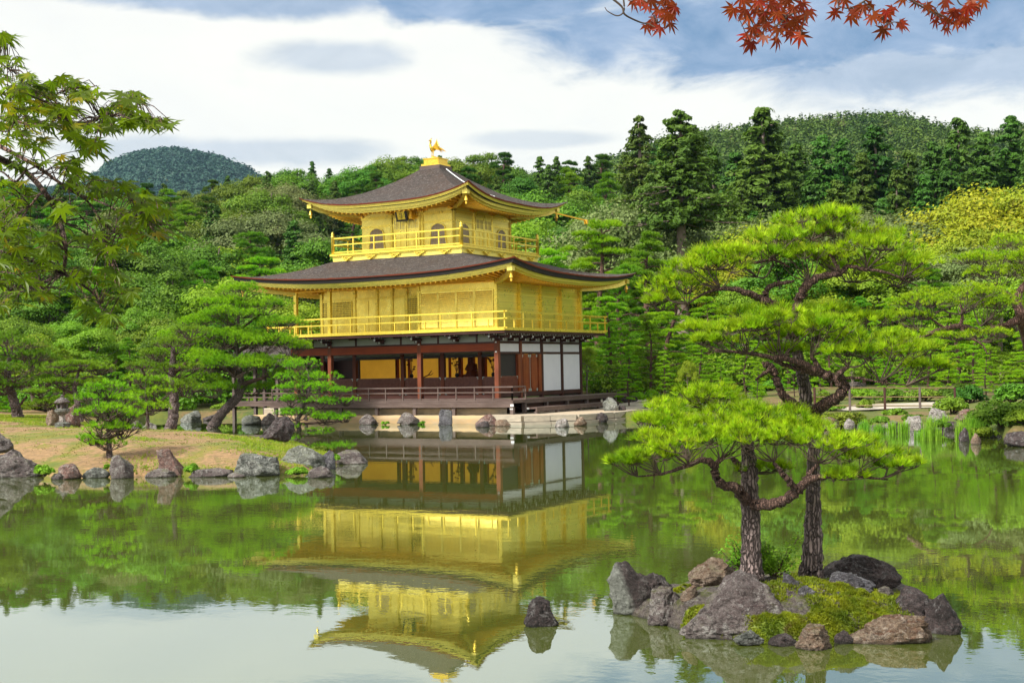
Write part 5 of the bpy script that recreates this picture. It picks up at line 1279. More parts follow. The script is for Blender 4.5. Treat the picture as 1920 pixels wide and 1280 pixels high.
# ---- the two pines on the islet
dA = 12.2
place_pine("low spreading bright green pine on the islet, its straight trunk on the left", 
    [(1410, 1086, dA, .125), (1409, 1062, dA, .10), (1408, 1000, dA, .088), (1406, 940, dA, .082), (1405, 880, dA, .076), (1402, 840, dA, .06), (1398, 800, dA, .04)],
    [[(1400, 938, 12.15, .055), (1390, 925, 12.05, .05), (1378, 913, 12.0, .045), (1352, 908, 11.95, .042), (1342, 890, 11.9, .038), (1338, 872, 11.9, .034), (1322, 862, 11.85, .028), (1290, 872, 11.8, .02), (1240, 888, 11.75, .012), (1195, 893, 11.7, .006)],
     [(1408, 945, 12.15, .055), (1440, 945, 12.0, .05), (1470, 936, 11.9, .046), (1495, 920, 11.85, .044), (1510, 903, 11.8, .038), (1545, 893, 11.75, .026), (1600, 892, 11.7, .016), (1665, 899, 11.7, .007)],
     [(1492, 918, 11.85, .034), (1476, 898, 11.8, .030), (1462, 882, 11.8, .022), (1450, 865, 11.8, .014)],
     [(1510, 902, 11.8, .03), (1520, 885, 11.8, .022), (1535, 868, 11.75, .014)],
     [(1338, 872, 11.9, .026), (1350, 862, 11.9, .022), (1362, 850, 11.9, .012)],
     [(1402, 890, 12.2, .04), (1385, 872, 12.3, .035), (1372, 858, 12.3, .02)],
     [(1400, 810, 12.3, .045), (1370, 798, 12.4, .03), (1330, 788, 12.5, .022), (1290, 782, 12.5, .012)],
     [(1330, 790, 12.5, .022), (1332, 768, 12.5, .014), (1325, 748, 12.5, .008)],
     [(1400, 815, 12.25, .04), (1430, 800, 12.2, .02), (1460, 792, 12.2, .01)]],
    [(1205, 868, 11.75, 72, 20, (1240, 888, 11.75)), (1285, 848, 11.85, 92, 34, (1290, 872, 11.8)), (1375, 842, 11.85, 80, 36, (1350, 862, 11.9)),
     (1455, 846, 11.75, 92, 40, (1450, 865, 11.8)), (1545, 848, 11.75, 92, 36, (1535, 868, 11.75)), (1620, 872, 11.75, 72, 26, (1600, 892, 11.7)), (1690, 882, 11.7, 46, 15, (1650, 897, 11.7)), (1585, 902, 11.7, 42, 16, (1560, 893, 11.75)),
     (1240, 785, 12.5, 70, 26, (1290, 782, 12.5)), (1315, 758, 12.5, 74, 30, (1325, 748, 12.5)), (1395, 790, 12.3, 85, 28, (1400, 815, 12.25)), (1465, 792, 12.3, 60, 24, (1460, 792, 12.2)), (1250, 830, 12.1, 60, 24, (1290, 860, 11.9)), (1430, 885, 12.3, 45, 14, (1405, 885, 12.2)), (1180, 875, 11.7, 40, 12, (1195, 893, 11.7)), (1500, 820, 12.1, 80, 26, None), (1420, 815, 12.1, 80, 26, None), (1340, 805, 12.2, 80, 26, None), (1350, 765, 12.5, 60, 22, None), (1255, 805, 12.3, 70, 24, None), (1590, 845, 11.95, 60, 24, None), (1205, 800, 12.5, 40, 16, None)],
    M['pine_bright'], 11, nn=26, L=.098, w=.0060, ndens=1.25, twig=.0042)
dB = 12.55
place_pine("tall bright green pine on the islet with forked upper limbs, its trunk on the right",
    [(1520, 1086, dB, .135), (1521, 1058, dB, .105), (1524, 1000, dB, .086), (1525, 950, dB, .072), (1524, 900, dB, .066), (1527, 840, dB, .056), (1529, 800, dB, .05), (1524, 778, dB, .062), (1512, 762, dB, .06), (1510, 735, dB, .06), (1503, 700, dB, .055), (1494, 660, dB, .05), (1486, 625, dB, .047), (1478, 602, dB, .05)],
    [[(1524, 776, dB, .060), (1545, 758, 12.4, .056), (1568, 744, 12.3, .052), (1583, 731, 12.2, .048), (1578, 718, 12.2, .046), (1555, 706, 12.2, .044), (1533, 696, 12.2, .046), (1505, 683, 12.15, .036), (1465, 672, 12.1, .026), (1410, 664, 12.1, .018), (1340, 656, 12.1, .008)],
     [(1533, 700, 12.2, .034), (1490, 690, 12.2, .024), (1450, 675, 12.2, .018)],
     [(1510, 768, dB, .05), (1496, 762, dB, .045), (1475, 748, dB, .04), (1462, 728, dB, .036), (1454, 705, dB, .038), (1444, 688, dB, .040), (1430, 682, dB, .022)],
     [(1450, 692, dB, .022), (1432, 700, 12.5, .018), (1416, 712, 12.5, .010)],
     [(1480, 604, dB, .050), (1468, 585, dB, .044), (1450, 570, dB, .042), (1425, 560, dB, .036), (1398, 548, 12.5, .030), (1370, 541, 12.5, .024), (1340, 543, 12.5, .016), (1300, 562, 12.5, .010), (1270, 592, 12.5, .005)],
     [(1440, 566, dB, .03), (1435, 552, dB, .028), (1440, 540, dB, .026), (1455, 533, dB, .024), (1475, 530, 12.5, .018), (1490, 526, 12.5, .010)],
     [(1484, 600, dB, .052), (1494, 578, dB, .046), (1500, 555, dB, .042), (1512, 538, dB, .038), (1530, 522, dB, .034), (1552, 516, dB, .030), (1575, 513, dB, .024), (1592, 500, dB, .020), (1625, 505, 12.5, .018), (1665, 512, 12.4, .012), (1720, 536, 12.4, .006)],
     [(1500, 556, dB, .035), (1508, 535, dB, .03), (1516, 528, dB, .02)],
     [(1575, 512, dB, .022), (1560, 480, 12.6, .018), (1540, 456, 12.6, .014), (1520, 450, 12.6, .010)],
     [(1398, 495, 12.5, .012), (1420, 492, 12.5, .016), (1450, 487, 12.5, .014), (1480, 500, 12.55, .012)],
     [(1578, 716, 12.2, .03), (1575, 700, 12.1, .026), (1590, 688, 12.1, .016)],
     [(1540, 704, 12.2, .03), (1530, 680, 12.15, .024), (1520, 668, 12.15, .016)],
     [(1566, 712, 12.2, .02), (1600, 708, 12.1, .014), (1650, 716, 12.1, .010), (1700, 722, 12.05, .005)]],
    [(1522, 428, 12.6, 68, 26, (1520, 450, 12.6)), (1590, 448, 12.6, 70, 28, (1560, 480, 12.6)), (1448, 462, 12.5, 62, 26, (1450, 487, 12.5)), (1640, 482, 12.5, 80, 30, (1625, 505, 12.5)), (1708, 508, 12.4, 60, 26, (1690, 522, 12.4)),
     (1405, 500, 12.5, 88, 34, (1420, 520, 12.5)), (1325, 520, 12.5, 80, 32, (1350, 541, 12.5)), (1262, 556, 12.5, 58, 30, (1290, 570, 12.5)), (1500, 492, 12.55, 70, 28, (1516, 528, dB)), (1560, 496, 12.6, 60, 22, (1575, 512, dB)),
     (1375, 632, 12.1, 86, 24, (1400, 664, 12.1)), (1470, 622, 12.15, 95, 34, (1465, 672, 12.1)), (1550, 628, 12.2, 72, 28, (1520, 668, 12.15)), (1340, 650, 12.1, 50, 14, (1370, 660, 12.1)),
     (1585, 676, 12.1, 72, 24, (1590, 688, 12.1)), (1665, 678, 12.05, 78, 30, (1650, 716, 12.1)), (1730, 698, 12.05, 45, 16, (1700, 722, 12.05)), (1470, 665, 12.3, 50, 12, (1465, 672, 12.1)), (1555, 415, 12.6, 50, 18, None), (1490, 452, 12.7, 60, 24, None), (1660, 460, 12.7, 60, 22, None), (1350, 495, 12.6, 70, 26, None), (1290, 540, 12.7, 60, 26, None), (1240, 575, 12.6, 40, 18, None), (1600, 520, 12.9, 70, 22, None), (1680, 530, 12.8, 60, 20, None), (1640, 650, 12.3, 90, 26, None), (1700, 668, 12.3, 60, 24, None), (1500, 640, 12.5, 90, 24, None), (1430, 600, 12.6, 80, 20, None), (1540, 595, 12.8, 70, 18, None), (1320, 628, 12.4, 50, 16, None), (1620, 610, 12.9, 60, 20, None)],
    M['pine_bright'], 12, nn=26, L=.098, w=.0060, ndens=1.2, twig=.0042)
# ---- pines of the left peninsula
def pen_base(px, py): p = pen_on(px, py); return depth_of(p)
dC = pen_base(392, 822)
KW = dict(nn=16, L=.13, w=.012, twig=.012)
place_pine("large green pine on the peninsula with a thick trunk leaning right",
    [(385, 826, dC, .30), (395, 806, dC, .25), (408, 785, dC, .23), (425, 765, dC, .21), (445, 745, dC, .20), (452, 720, dC, .17), (448, 690, dC, .14), (444, 650, dC, .11), (446, 610, dC, .07), (450, 575, dC, .04)],
    [[(449, 725, dC, .12), (480, 712, dC-.4, .09), (520, 700, dC-.6, .05)], [(446, 700, dC, .12), (410, 690, dC-.4, .09), (360, 690, dC-.6, .05)], [(445, 660, dC, .09), (480, 640, dC-.3, .06), (520, 628, dC-.3, .03)],
     [(444, 655, dC, .09), (400, 640, dC+.2, .06), (350, 635, dC+.2, .03)], [(447, 620, dC, .06), (420, 600, dC, .04), (395, 590, dC, .02)], [(448, 620, dC, .06), (480, 595, dC, .04), (500, 585, dC, .02)]],
    [(450, 556, dC, 48, 17, None), (415, 578, dC, 50, 16, None), (490, 582, dC, 50, 16, None), (440, 600, dC-.7, 72, 18, None), (385, 615, dC, 55, 17, None), (520, 618, dC-.2, 50, 17, None), (350, 640, dC+.2, 55, 18, None), (420, 642, dC-.9, 70, 20, None), (490, 652, dC-.8, 68, 20, None), (540, 660, dC, 45, 18, None),
     (330, 672, dC, 50, 16, None), (375, 690, dC-.8, 70, 22, None), (440, 695, dC-1.1, 70, 22, None), (505, 695, dC-.7, 60, 22, None), (350, 722, dC-.6, 62, 20, None), (400, 738, dC-1, 50, 15, None), (540, 712, dC-.3, 42, 16, None), (470, 735, dC+.6, 50, 14, None), (310, 705, dC+.4, 38, 14, None), (440, 660, dC+.8, 90, 30, None)],
    M['pine_green'], 21, **KW, ndens=1.5)
dD = 47.5
place_pine("green pine with an upright grey trunk left of the leaning pine",
    [(318, 812, dD, .26), (322, 795, dD, .20), (326, 770, dD, .18), (326, 740, dD, .16), (322, 700, dD, .12), (325, 650, dD, .06)],
    [[(324, 720, dD, .10), (290, 705, dD, .07), (255, 700, dD, .03)], [(323, 700, dD, .1), (350, 680, dD, .06)]],
    [(330, 655, dD, 50, 16, None), (300, 675, dD, 44, 14, None), (270, 695, dD, 40, 13, None), (330, 700, dD, 50, 15, None), (345, 735, dD, 50, 15, None), (355, 630, dD, 40, 14, None)],
    M['pine_mid'], 22, nn=14, L=.15, w=.014, twig=.012, ndens=.9)
dE = pen_base(205, 858)
place_pine("small round pine on the peninsula above the upright block rock",
    [(206, 862, dE, .09), (205, 845, dE, .075), (204, 815, dE, .06), (203, 780, dE, .045), (204, 745, dE, .02)],
    [[(204, 825, dE, .05), (180, 815, dE-.2, .03)], [(204, 820, dE, .05), (232, 812, dE-.2, .03)]],
    [(203, 738, dE, 42, 15, None), (185, 755, dE-.1, 40, 14, None), (228, 758, dE, 40, 14, None), (178, 785, dE-.3, 38, 15, None), (205, 780, dE-.6, 50, 17, None), (238, 788, dE-.2, 36, 14, None), (190, 812, dE-.5, 44, 16, None), (230, 815, dE-.3, 40, 14, None), (172, 828, dE, 32, 11, None), (205, 838, dE-.2, 40, 10, None)],
    M['pine_green'], 23, **KW, ndens=.9)
dF = 45.5
place_pine("thin young pine right behind the small round pine",
    [(276, 812, dF, .08), (277, 790, dF, .06), (275, 760, dF, .05), (272, 725, dF, .02)], [],
    [(270, 722, dF, 40, 14, None), (290, 745, dF, 36, 14, None), (255, 750, dF, 36, 12, None), (275, 770, dF-.3, 44, 13, None), (300, 725, dF+.3, 34, 12, None)],
    M['pine_green'], 24, nn=14, L=.15, w=.014, twig=.012, ndens=.9)
dG = pen_base(566, 828)
place_pine("low dark green pine reaching over the water at the peninsula tip",
    [(566, 832, dG, .12), (563, 812, dG, .11), (558, 790, dG, .10), (566, 765, dG, .09), (578, 740, dG, .07), (580, 715, dG, .04), (575, 690, dG, .02)],
    [[(560, 795, dG, .06), (600, 792, dG-.3, .05), (640, 790, dG-.4, .02)], [(572, 755, dG, .05), (620, 752, dG-.3, .04), (650, 748, dG-.3, .02)], [(560, 800, dG, .05), (535, 790, dG-.2, .03)]],
    [(565, 695, dG, 38, 16, None), (540, 715, dG, 34, 13, None), (598, 718, dG, 40, 14, None), (572, 735, dG-.3, 56, 15, None), (625, 740, dG-.2, 40, 12, None), (648, 757, dG-.2, 26, 8, None), (600, 760, dG-.4, 42, 11, None), (545, 757, dG-.3, 36, 12, None), (556, 782, dG-.5, 40, 12, None), (610, 790, dG-.4, 44, 11, None), (648, 786, dG-.3, 26, 9, None), (540, 806, dG-.4, 30, 10, None), (600, 812, dG-.5, 26, 8, None)],
    M['pine_green'], 25, **KW, ndens=.9)
# layered garden pine with a broad flat crown behind the lantern
dH = 55
place_pine("layered pale green pine with flat tiers behind the lantern", [(150, 790, dH, .14), (146, 760, dH, .12), (140, 730, dH, .10), (145, 705, dH, .06), (150, 690, dH, .03)],
    [[(143, 740, dH, .07), (110, 728, dH, .04), (80, 735, dH, .02)], [(144, 712, dH, .06), (175, 705, dH, .03)], [(144, 712, dH, .06), (110, 704, dH, .03)]],
    [(150, 690, dH, 55, 9, None), (115, 700, dH, 34, 8, None), (185, 698, dH, 34, 8, None), (120, 722, dH, 48, 9, None), (80, 742, dH, 40, 9, None), (95, 762, dH, 45, 10, None), (175, 724, dH, 40, 9, None)],
    M['broad_light'], 26, nn=14, L=.16, w=.02, twig=.016, ndens=.9)
dJ = 58
place_pine("pine with a dark bare lower trunk at the left frame edge", [(35, 786, dJ, .26), (30, 765, dJ, .22), (22, 740, dJ, .19), (14, 705, dJ, .15), (18, 670, dJ, .09)],
    [[(28, 765, dJ, .10), (40, 755, dJ, .06), (50, 742, dJ, .03)], [(16, 715, dJ, .1), (50, 700, dJ, .05)]],
    [(20, 655, dJ, 60, 22, None), (60, 680, dJ, 55, 18, None), (-30, 690, dJ, 60, 22, None), (25, 705, dJ-.8, 70, 20, None), (80, 720, dJ, 45, 14, None), (10, 732, dJ-.6, 60, 14, None), (-40, 735, dJ, 60, 20, None)],
    M['pine_mid'], 27, nn=14, L=.18, w=.02, twig=.016, ndens=.9)
# the pine at the right frame edge whose limb hangs in from the right
dK = 40.0
place_pine("bright pine leaning in from the right frame edge with a long arching limb",
    [(1990, 790, 44, .24), (1972, 745, 43, .21), (1940, 680, 41.5, .18), (1916, 600, dK, .16), (1908, 560, dK, .13), (1925, 530, dK, .08), (1960, 515, dK, .05)],
    [[(1912, 600, dK, .12), (1880, 612, dK, .10), (1840, 620, dK, .09), (1800, 612, 39.5, .085), (1770, 617, 39.3, .08), (1730, 630, 39, .075), (1708, 645, 38.9, .07), (1692, 656, 38.8, .075)],
     [(1800, 612, 39.5, .07), (1815, 630, 39.3, .05), (1840, 645, 39.2, .03), (1852, 665, 39.2, .015)], [(1800, 612, 39.5, .06), (1805, 590, 39.5, .04), (1800, 570, 39.5, .02)], [(1770, 616, 39.3, .05), (1750, 600, 39.3, .03), (1730, 590, 39.2, .015)],
     [(1908, 562, dK, .07), (1870, 540, dK, .04), (1830, 530, dK, .02)]],
    [(1800, 566, 39.5, 85, 22, (1800, 590, 39.5)), (1730, 580, 39.2, 65, 20, (1740, 600, 39.3)), (1860, 585, 39.6, 60, 24, (1840, 612, 39.5)), (1700, 605, 39.2, 50, 16, (1720, 620, 39.1)), (1850, 635, 39.2, 48, 15, (1840, 640, 39.2)), (1780, 640, 39.1, 50, 12, (1790, 625, 39.2)), (1870, 525, dK, 60, 20, None), (1935, 500, dK, 70, 24, None), (1850, 500, dK+.5, 70, 20, None), (1920, 470, dK+1, 60, 22, None)],
    M['pine_bright'], 28, nn=18, L=.13, w=.011, twig=.010, ndens=.95, bark=M['bark_red'], limb_mat=M['bark_red'])
# ------------------------------------------------------------------ tree kinds (each built once about 10 m tall, then copied)
def proto_broad(seed, mat, H=10, W=4.2, ncl=70, per=150, leaf=.17, base=.18, shape='dome', bark='bark_far'):
    r_ = np.random.default_rng(seed); t = empty('broadleaf_tree'); mb = MB(); cr = MB()
    P = [np.array([0, 0, -.4]), np.array([r_.normal()*.15, r_.normal()*.15, H*.3]), np.array([r_.normal()*.4, r_.normal()*.4, H*.62]), np.array([r_.normal()*.5, r_.normal()*.5, H*.88])]
    C_ = limb(mb, P, [.24, .18, .12, .04], 8, 6, .05, seed)
    cen = []
    for i in range(ncl):
        u = rand_unit(1, r_)[0]; 
        if shape == 'dome': u[2] = abs(u[2])*1.15-.35; u[:2] *= np.sqrt(np.clip(1.05-max(u[2], 0)**1.5, .1, 1))
        q = r_.uniform(.55, 1.0); zc = H*(base+1)/2; k = r_.uniform(.85, 1.12)
        c = np.array([u[0]*W*.5*q*k*2*.86, u[1]*W*.5*q*k*2*.86, zc+u[2]*H*(1-base)*.5*q*.9])
        cen.append(c); s = r_.uniform(.16, .30)*W
        v = rand_unit(per, r_); v[:, 2] = np.where(v[:, 2] < -.15, -v[:, 2]*.6, v[:, 2]); rr = r_.uniform(.7, 1.05, per)[:, None]
        p = c+v*rr*s*np.array([1, 1, .72]); leaf_quads(cr, p, v+np.array([0, 0, .35]), leaf, r_, .62, 0, .55)
    for i in range(12):
        c = cen[r_.integers(len(cen))]; k = min(len(C_)-1, int(len(C_)*r_.uniform(.35, .85))); a = C_[k]
        limb(mb, [a, (a+c)/2+np.array([0, 0, -.2]), c], [.10, .06, .02], 5, 4, 0, i)
    part('trunk', mb, M[bark], t, True); part('crown', cr, mat, t); return t
def proto_cedar(seed, mat, H=10, W=3.2, tiers=26, per=20, leaf=.15, bare=.18, bark='bark_far', ragged=.25):
    r_ = np.random.default_rng(seed); t = empty('cedar_tree'); mb = MB(); cr = MB()
    limb(mb, [(0, 0, -.4), (.05, 0, H*.5), (0, 0, H*.98)], [.26, .15, .03], 8, 8, .04, seed)
    for i in range(tiers):
        f = i/(tiers-1); z = H*(bare+(1-bare)*f); R = W*.5*(1-f)**.72*(1+r_.uniform(-ragged, ragged))+.16
        nb = max(5, int(13*(1-f)+5))
        for j in range(nb):
            a = r_.uniform(0, 2*math.pi); L = R*r_.uniform(.65, 1.12); e = np.array([math.cos(a)*L, math.sin(a)*L, z-L*.18+r_.uniform(-.12, .12)])
            if j % 2 == 0: mb.tube([(0, 0, z), e*np.array([.6, .6, 1])+np.array([0, 0, .06]), e], [.035, .022, .01], 4, cap=False)
            for q in (1.0, .72, .42):
                c = np.array([0, 0, z])*(1-q)+e*q; s = .19*W/3.2*(1.3-.5*f)*r_.uniform(.6, 1.3)
                v = rand_unit(per, r_); v[:, 2] = np.where(v[:, 2] < -.3, -v[:, 2], v[:, 2]); p = c+v*s*np.array([1, 1, .85])*r_.uniform(.75, 1.1, per)[:, None]
                out = np.array([math.cos(a), math.sin(a), -.1]); leaf_quads(cr, p, v*.8+out*.35+np.array([0, 0, .25]), leaf, r_, .5, 0, .5)
    part('trunk', mb, M[bark], t, True); part('crown', cr, mat, t); return t
def proto_pine(seed, mat, H=10, W=5, npad=22, ntuft=150, L=.26, w=.035, nn=9, bare=.35, bark='bark_red', flat=.30, lean=.5):
    r_ = np.random.default_rng(seed); t = empty('pine_tree'); mb = MB(); cr = MB()
    P = [np.array([0, 0, -.4]), np.array([lean*r_.uniform(-1, 1)*.5, lean*r_.uniform(-1, 1)*.5, H*.35]), np.array([lean*r_.uniform(-1, 1), lean*r_.uniform(-1, 1), H*.7]), np.array([lean*r_.uniform(-1, 1), lean*r_.uniform(-1, 1), H*.95])]
    C_ = limb(mb, P, [.24, .18, .13, .04], 8, 6, .05, seed)
    for i in range(npad):
        f = (i+.5)/npad; z = H*(bare+(1-bare)*f*.97); k = min(len(C_)-1, int(np.searchsorted(C_[:, 2], z-.3))); a0 = C_[k]
        R = W*.5*(1-f)**.6*.9+.15; a = i*2.4+r_.uniform(-.5, .5); q = r_.uniform(.45, 1.0)*(0 if i == npad-1 else 1)
        c = np.array([a0[0]+math.cos(a)*R*q, a0[1]+math.sin(a)*R*q, z+r_.uniform(-.15, .15)]); rx = W*.5*(.36-.12*f)*r_.uniform(.8, 1.25)
        limb(mb, [a0, (a0+c)/2+np.array([0, 0, .05]), c+np.array([0, 0, -.12])], [.07, .045, .02], 5, 4, 0, i)
        pad(cr, c, rx, rx, rx*flat, r_, None, ntuft, nn, L, w, 7, .012, tw=False, upb=.75)
    part('trunk', mb, M[bark], t, True); part('crown', cr, [mat, M['twig']], t); return t
KINDS_ = {
 'green': [proto_broad(s, M['broad_green'], 10, 5.0, 60, 330, .10) for s in (101, 102, 103)],
 'light': [proto_broad(s, M['broad_light'], 10, 5.2, 56, 330, .10) for s in (104, 105)],
 'olive': [proto_broad(s, M['broad_olive'], 10, 6.4, 66, 330, .10) for s in (106, 107)],
 'yellow': [proto_broad(s, M['broad_yellow'], 10, 6.4, 66, 330, .10) for s in (108, 109)],
 'cedar': [proto_cedar(s, M['cedar'], 10, 3.1, 34, 18, .10, .15, 'bark_far', .35) for s in (110, 111, 121, 122)],
 'tallcedar': [proto_cedar(112, M['cedar'], 10, 2.6, 22, 20, .085, .60, 'bark_pale', .55), proto_cedar(113, M['cedar'], 10, 2.7, 28, 20, .085, .33, 'bark_pale', .5)],
 'pine': [proto_pine(s, M['pine_mid'], 10, 6.0, 36, 170, .22, .032, 9, .14, 'bark_red', .5) for s in (114, 115, 116)],
 'darkpine': [proto_pine(s, M['pine_dark'], 10, 5.2, 34, 170, .22, .036, 9, .16, 'bark_red', .5) for s in (117, 118)],
 'garden': [proto_pine(s, M['pine_green'], 10, 9, 34, 190, .24, .032, 10, .08, 'bark_red', .26, .8) for s in (119, 120)],
}
DESC = {'green': ("mid green broadleaf tree", 'tree'), 'light': ("light green broadleaf tree", 'tree'), 'olive': ("greyish olive round tree", 'tree'), 'yellow': ("yellow green broadleaf tree", 'tree'),
        'cedar': ("dark pointed cedar", 'cedar tree'), 'tallcedar': ("very tall dark cedar with a bare pale trunk", 'cedar tree'), 'pine': ("green layered pine", 'pine tree'), 'darkpine': ("dark green pine", 'pine tree'), 'garden': ("bright green spreading garden pine", 'pine tree')}
USED = set(); PLACED = []
def zone(px, d, row):
    if px < 60: w = "near the left frame edge"
    elif px < 200: w = "behind the green maple spray"
    elif px < 330: w = "under the far blue hill"
    elif px < 470: w = "between the maple spray and the pavilion"
    elif px < 620: w = "above the left tips of the pavilion roofs"
    elif px < 800: w = "behind the left half of the upper roof"
    elif px < 960: w = "just right of the roof statue"
    elif px < 1100: w = "above the right slope of the upper roof"
    elif px < 1230: w = "between the pavilion and the tall cedars"
    elif px < 1380: w = "beside the tall bare-trunked cedar"
    elif px < 1530: w = "above the left half of the islet pine"
    elif px < 1680: w = "above the crown of the islet pine"
    elif px < 1800: w = "right of the islet pine's crown"
    else: w = "near the right frame edge"
    return w
def put_tree(kind, px, ytop, d, wid=1.0, row='slope', label=None, r_=random):
    pool = KINDS_[kind]; src = pool[r_.randrange(len(pool))]; src = pool[0] if (kind == 'tallcedar' and px > 1250) else pool[1] if kind == 'tallcedar' else src
    g = gpt(px, d); top = at(px, ytop, d)[2]; H = max(2.0, top-g[2]); s = H/10.0/.98
    if src.name not in USED: t = src; USED.add(src.name)
    else: t = copy_tree(src)
    t.location = tuple(g); t.rotation_euler = (0, 0, r_.uniform(0, 6.28)); k = s*wid*r_.uniform(.9, 1.1); t.scale = (k, k, s)
    PLACED.append((t, kind, px, d, row, label)); return t
R2 = random.Random(5)
def curve(px, pts): return float(np.interp(px, [p[0] for p in pts], [p[1] for p in pts]))
# skyline trees along the ridge behind the pavilion
SKY_L = [(-60, 330), (100, 345), (200, 352), (280, 348), (330, 352), (380, 342), (440, 322), (500, 318), (560, 304), (600, 296), (630, 322), (670, 285), (720, 296), (765, 266), (800, 290), (850, 298), (890, 272), (930, 282), (970, 296), (1020, 297), (1070, 300), (1110, 296), (1150, 288), (1200, 288)]
x = -60
while x < 1190:
    d = R2.uniform(185, 205); kd = R2.choice(['green', 'darkpine', 'green', 'green', 'cedar']); put_tree(kd, x, curve(x, SKY_L)+R2.uniform(-4, 10), d, 1.0, 'ridge', None, R2); x += R2.uniform(24, 40)
# rows stepping down the slope on the left and behind the building
def row(x0, x1, step, dd, ycurve, kinds, wid=1.0, rowname='slope', jy=14):
    x = x0
    while x < x1:
        if 1262 < x < 1316 and dd[0] < 118: x += 20; continue
        k = R2.choice(kinds); put_tree(k, x+R2.uniform(-8, 8), curve(x, ycurve)+R2.uniform(-jy, jy), R2.uniform(*dd), wid, rowname, None, R2); x += step*R2.uniform(.8, 1.2)
row(-60, 1180, 46, (158, 172), [(-60, 360), (250, 372), (400, 372), (480, 345), (600, 345), (760, 335), (950, 322), (1180, 320)], ['darkpine', 'green', 'cedar', 'pine', 'cedar', 'olive', 'darkpine'], 1.05)
row(-60, 560, 50, (132, 146), [(-60, 400), (300, 405), (450, 380), (560, 390)], ['green', 'olive', 'green', 'pine', 'light', 'green', 'cedar'], 1.1)
row(880, 1240, 48, (130, 146), [(880, 345), (1050, 352), (1240, 375)], ['green', 'green', 'light', 'green', 'pine'], 1.1)
row(-60, 640, 56, (112, 124), [(-60, 455), (300, 450), (480, 430), (640, 430)], ['green', 'pine', 'light', 'green', 'cedar'], 1.15, 'lower slope')
row(960, 1260, 54, (110, 122), [(960, 398), (1100, 410), (1260, 425)], ['green', 'pine', 'light', 'pine'], 1.1, 'lower slope')
row(-60, 640, 64, (92, 102), [(-60, 520), (200, 515), (400, 500), (560, 490), (640, 500)], ['pine', 'light', 'green', 'garden', 'pine'], 1.15, 'foot of the slope')
row(-40, 560, 72, (80, 88), [(-40, 600), (200, 585), (400, 575), (560, 560)], ['light', 'pine', 'garden', 'green'], 1.1, 'foot of the slope')
# right hand side: tall cedars and their neighbours
for kd, px, yt, d, wd, lb in (('tallcedar', 1207, 232, 128, 1.15, "tall dark cedar with a rounded top left of the bare-trunked cedar"), ('tallcedar', 1287, 224, 99, 1.25, "tall cedar whose long pale bare trunk shows below its dark crown"),
      ('cedar', 1245, 285, 135, 1.2, None), ('cedar', 1440, 218, 128, 1.35, "tallest round shouldered cedar above the islet pine"), ('cedar', 1388, 300, 132, 1.2, None), ('cedar', 1345, 290, 138, 1.1, None), ('cedar', 1500, 282, 135, 1.2, None), ('cedar', 1553, 268, 130, 1.1, None),
      ('cedar', 1590, 275, 134, 1.0, None), ('cedar', 1652, 250, 128, 1.35, "large broad cedar standing clear above the right pine crown"), ('cedar', 1712, 298, 132, 1.0, None), ('cedar', 1762, 280, 130, 1.1, None), ('cedar', 1808, 236, 134, 1.1, "slender tall cedar right of the broad one"), ('cedar', 1792, 290, 128, 1.0, None),
      ('cedar', 1858, 262, 130, 1.2, None), ('cedar', 1905, 232, 132, 1.2, None), ('cedar', 1950, 250, 128, 1.2, None), ('cedar', 1475, 300, 128, 1.1, None), ('cedar', 1625, 300, 126, 1.1, None), ('cedar', 1690, 330, 122, 1.0, None), ('cedar', 1535, 330, 122, 1.1, None), ('cedar', 1330, 360, 120, 1.0, None), ('cedar', 1400, 350, 120, 1.2, None), ('cedar', 1740, 340, 122, 1.1, None), ('cedar', 1580, 350, 120, 1.2, None)):
    put_tree(kd, px, yt, d, wd, 'cedar stand', lb, R2)
row(1230, 1960, 50, (108, 116), [(1230, 400), (1400, 400), (1600, 395), (1960, 390)], ['green', 'green', 'cedar', 'olive'], 1.15, 'lower slope')
for kd, px, yt, d, wd, lb in (('olive', 1182, 362, 104, 1.0, "greyish olive round tree left of the bare-trunked cedar"), ('olive', 1640, 375, 96, 1.25, None), ('olive', 1725, 385, 95, 1.2, None), ('olive', 1545, 392, 98, 1.0, None),
      ('yellow', 1495, 385, 96, .9, None), ('yellow', 1440, 405, 98, .8, None), ('yellow', 1395, 432, 94, .7, None), ('yellow', 1800, 365, 92, 1.0, None), ('yellow', 1870, 330, 92, 1.1, "large yellow green tree highest above the right edge pine"), ('yellow', 1935, 335, 90, 1.1, None), ('yellow', 1850, 400, 86, .9, None), ('yellow', 1790, 430, 86, .8, None),
      ('olive', 1905, 440, 80, 1.0, None), ('olive', 1830, 452, 80, 1.1, None), ('light', 1740, 440, 82, 1.1, None), ('light', 1660, 430, 82, 1.1, None), ('light', 1570, 440, 82, 1.0, None), ('green', 1480, 450, 82, 1.0, None)):
    put_tree(kd, px, yt, d, wd, 'lower slope', lb, R2)
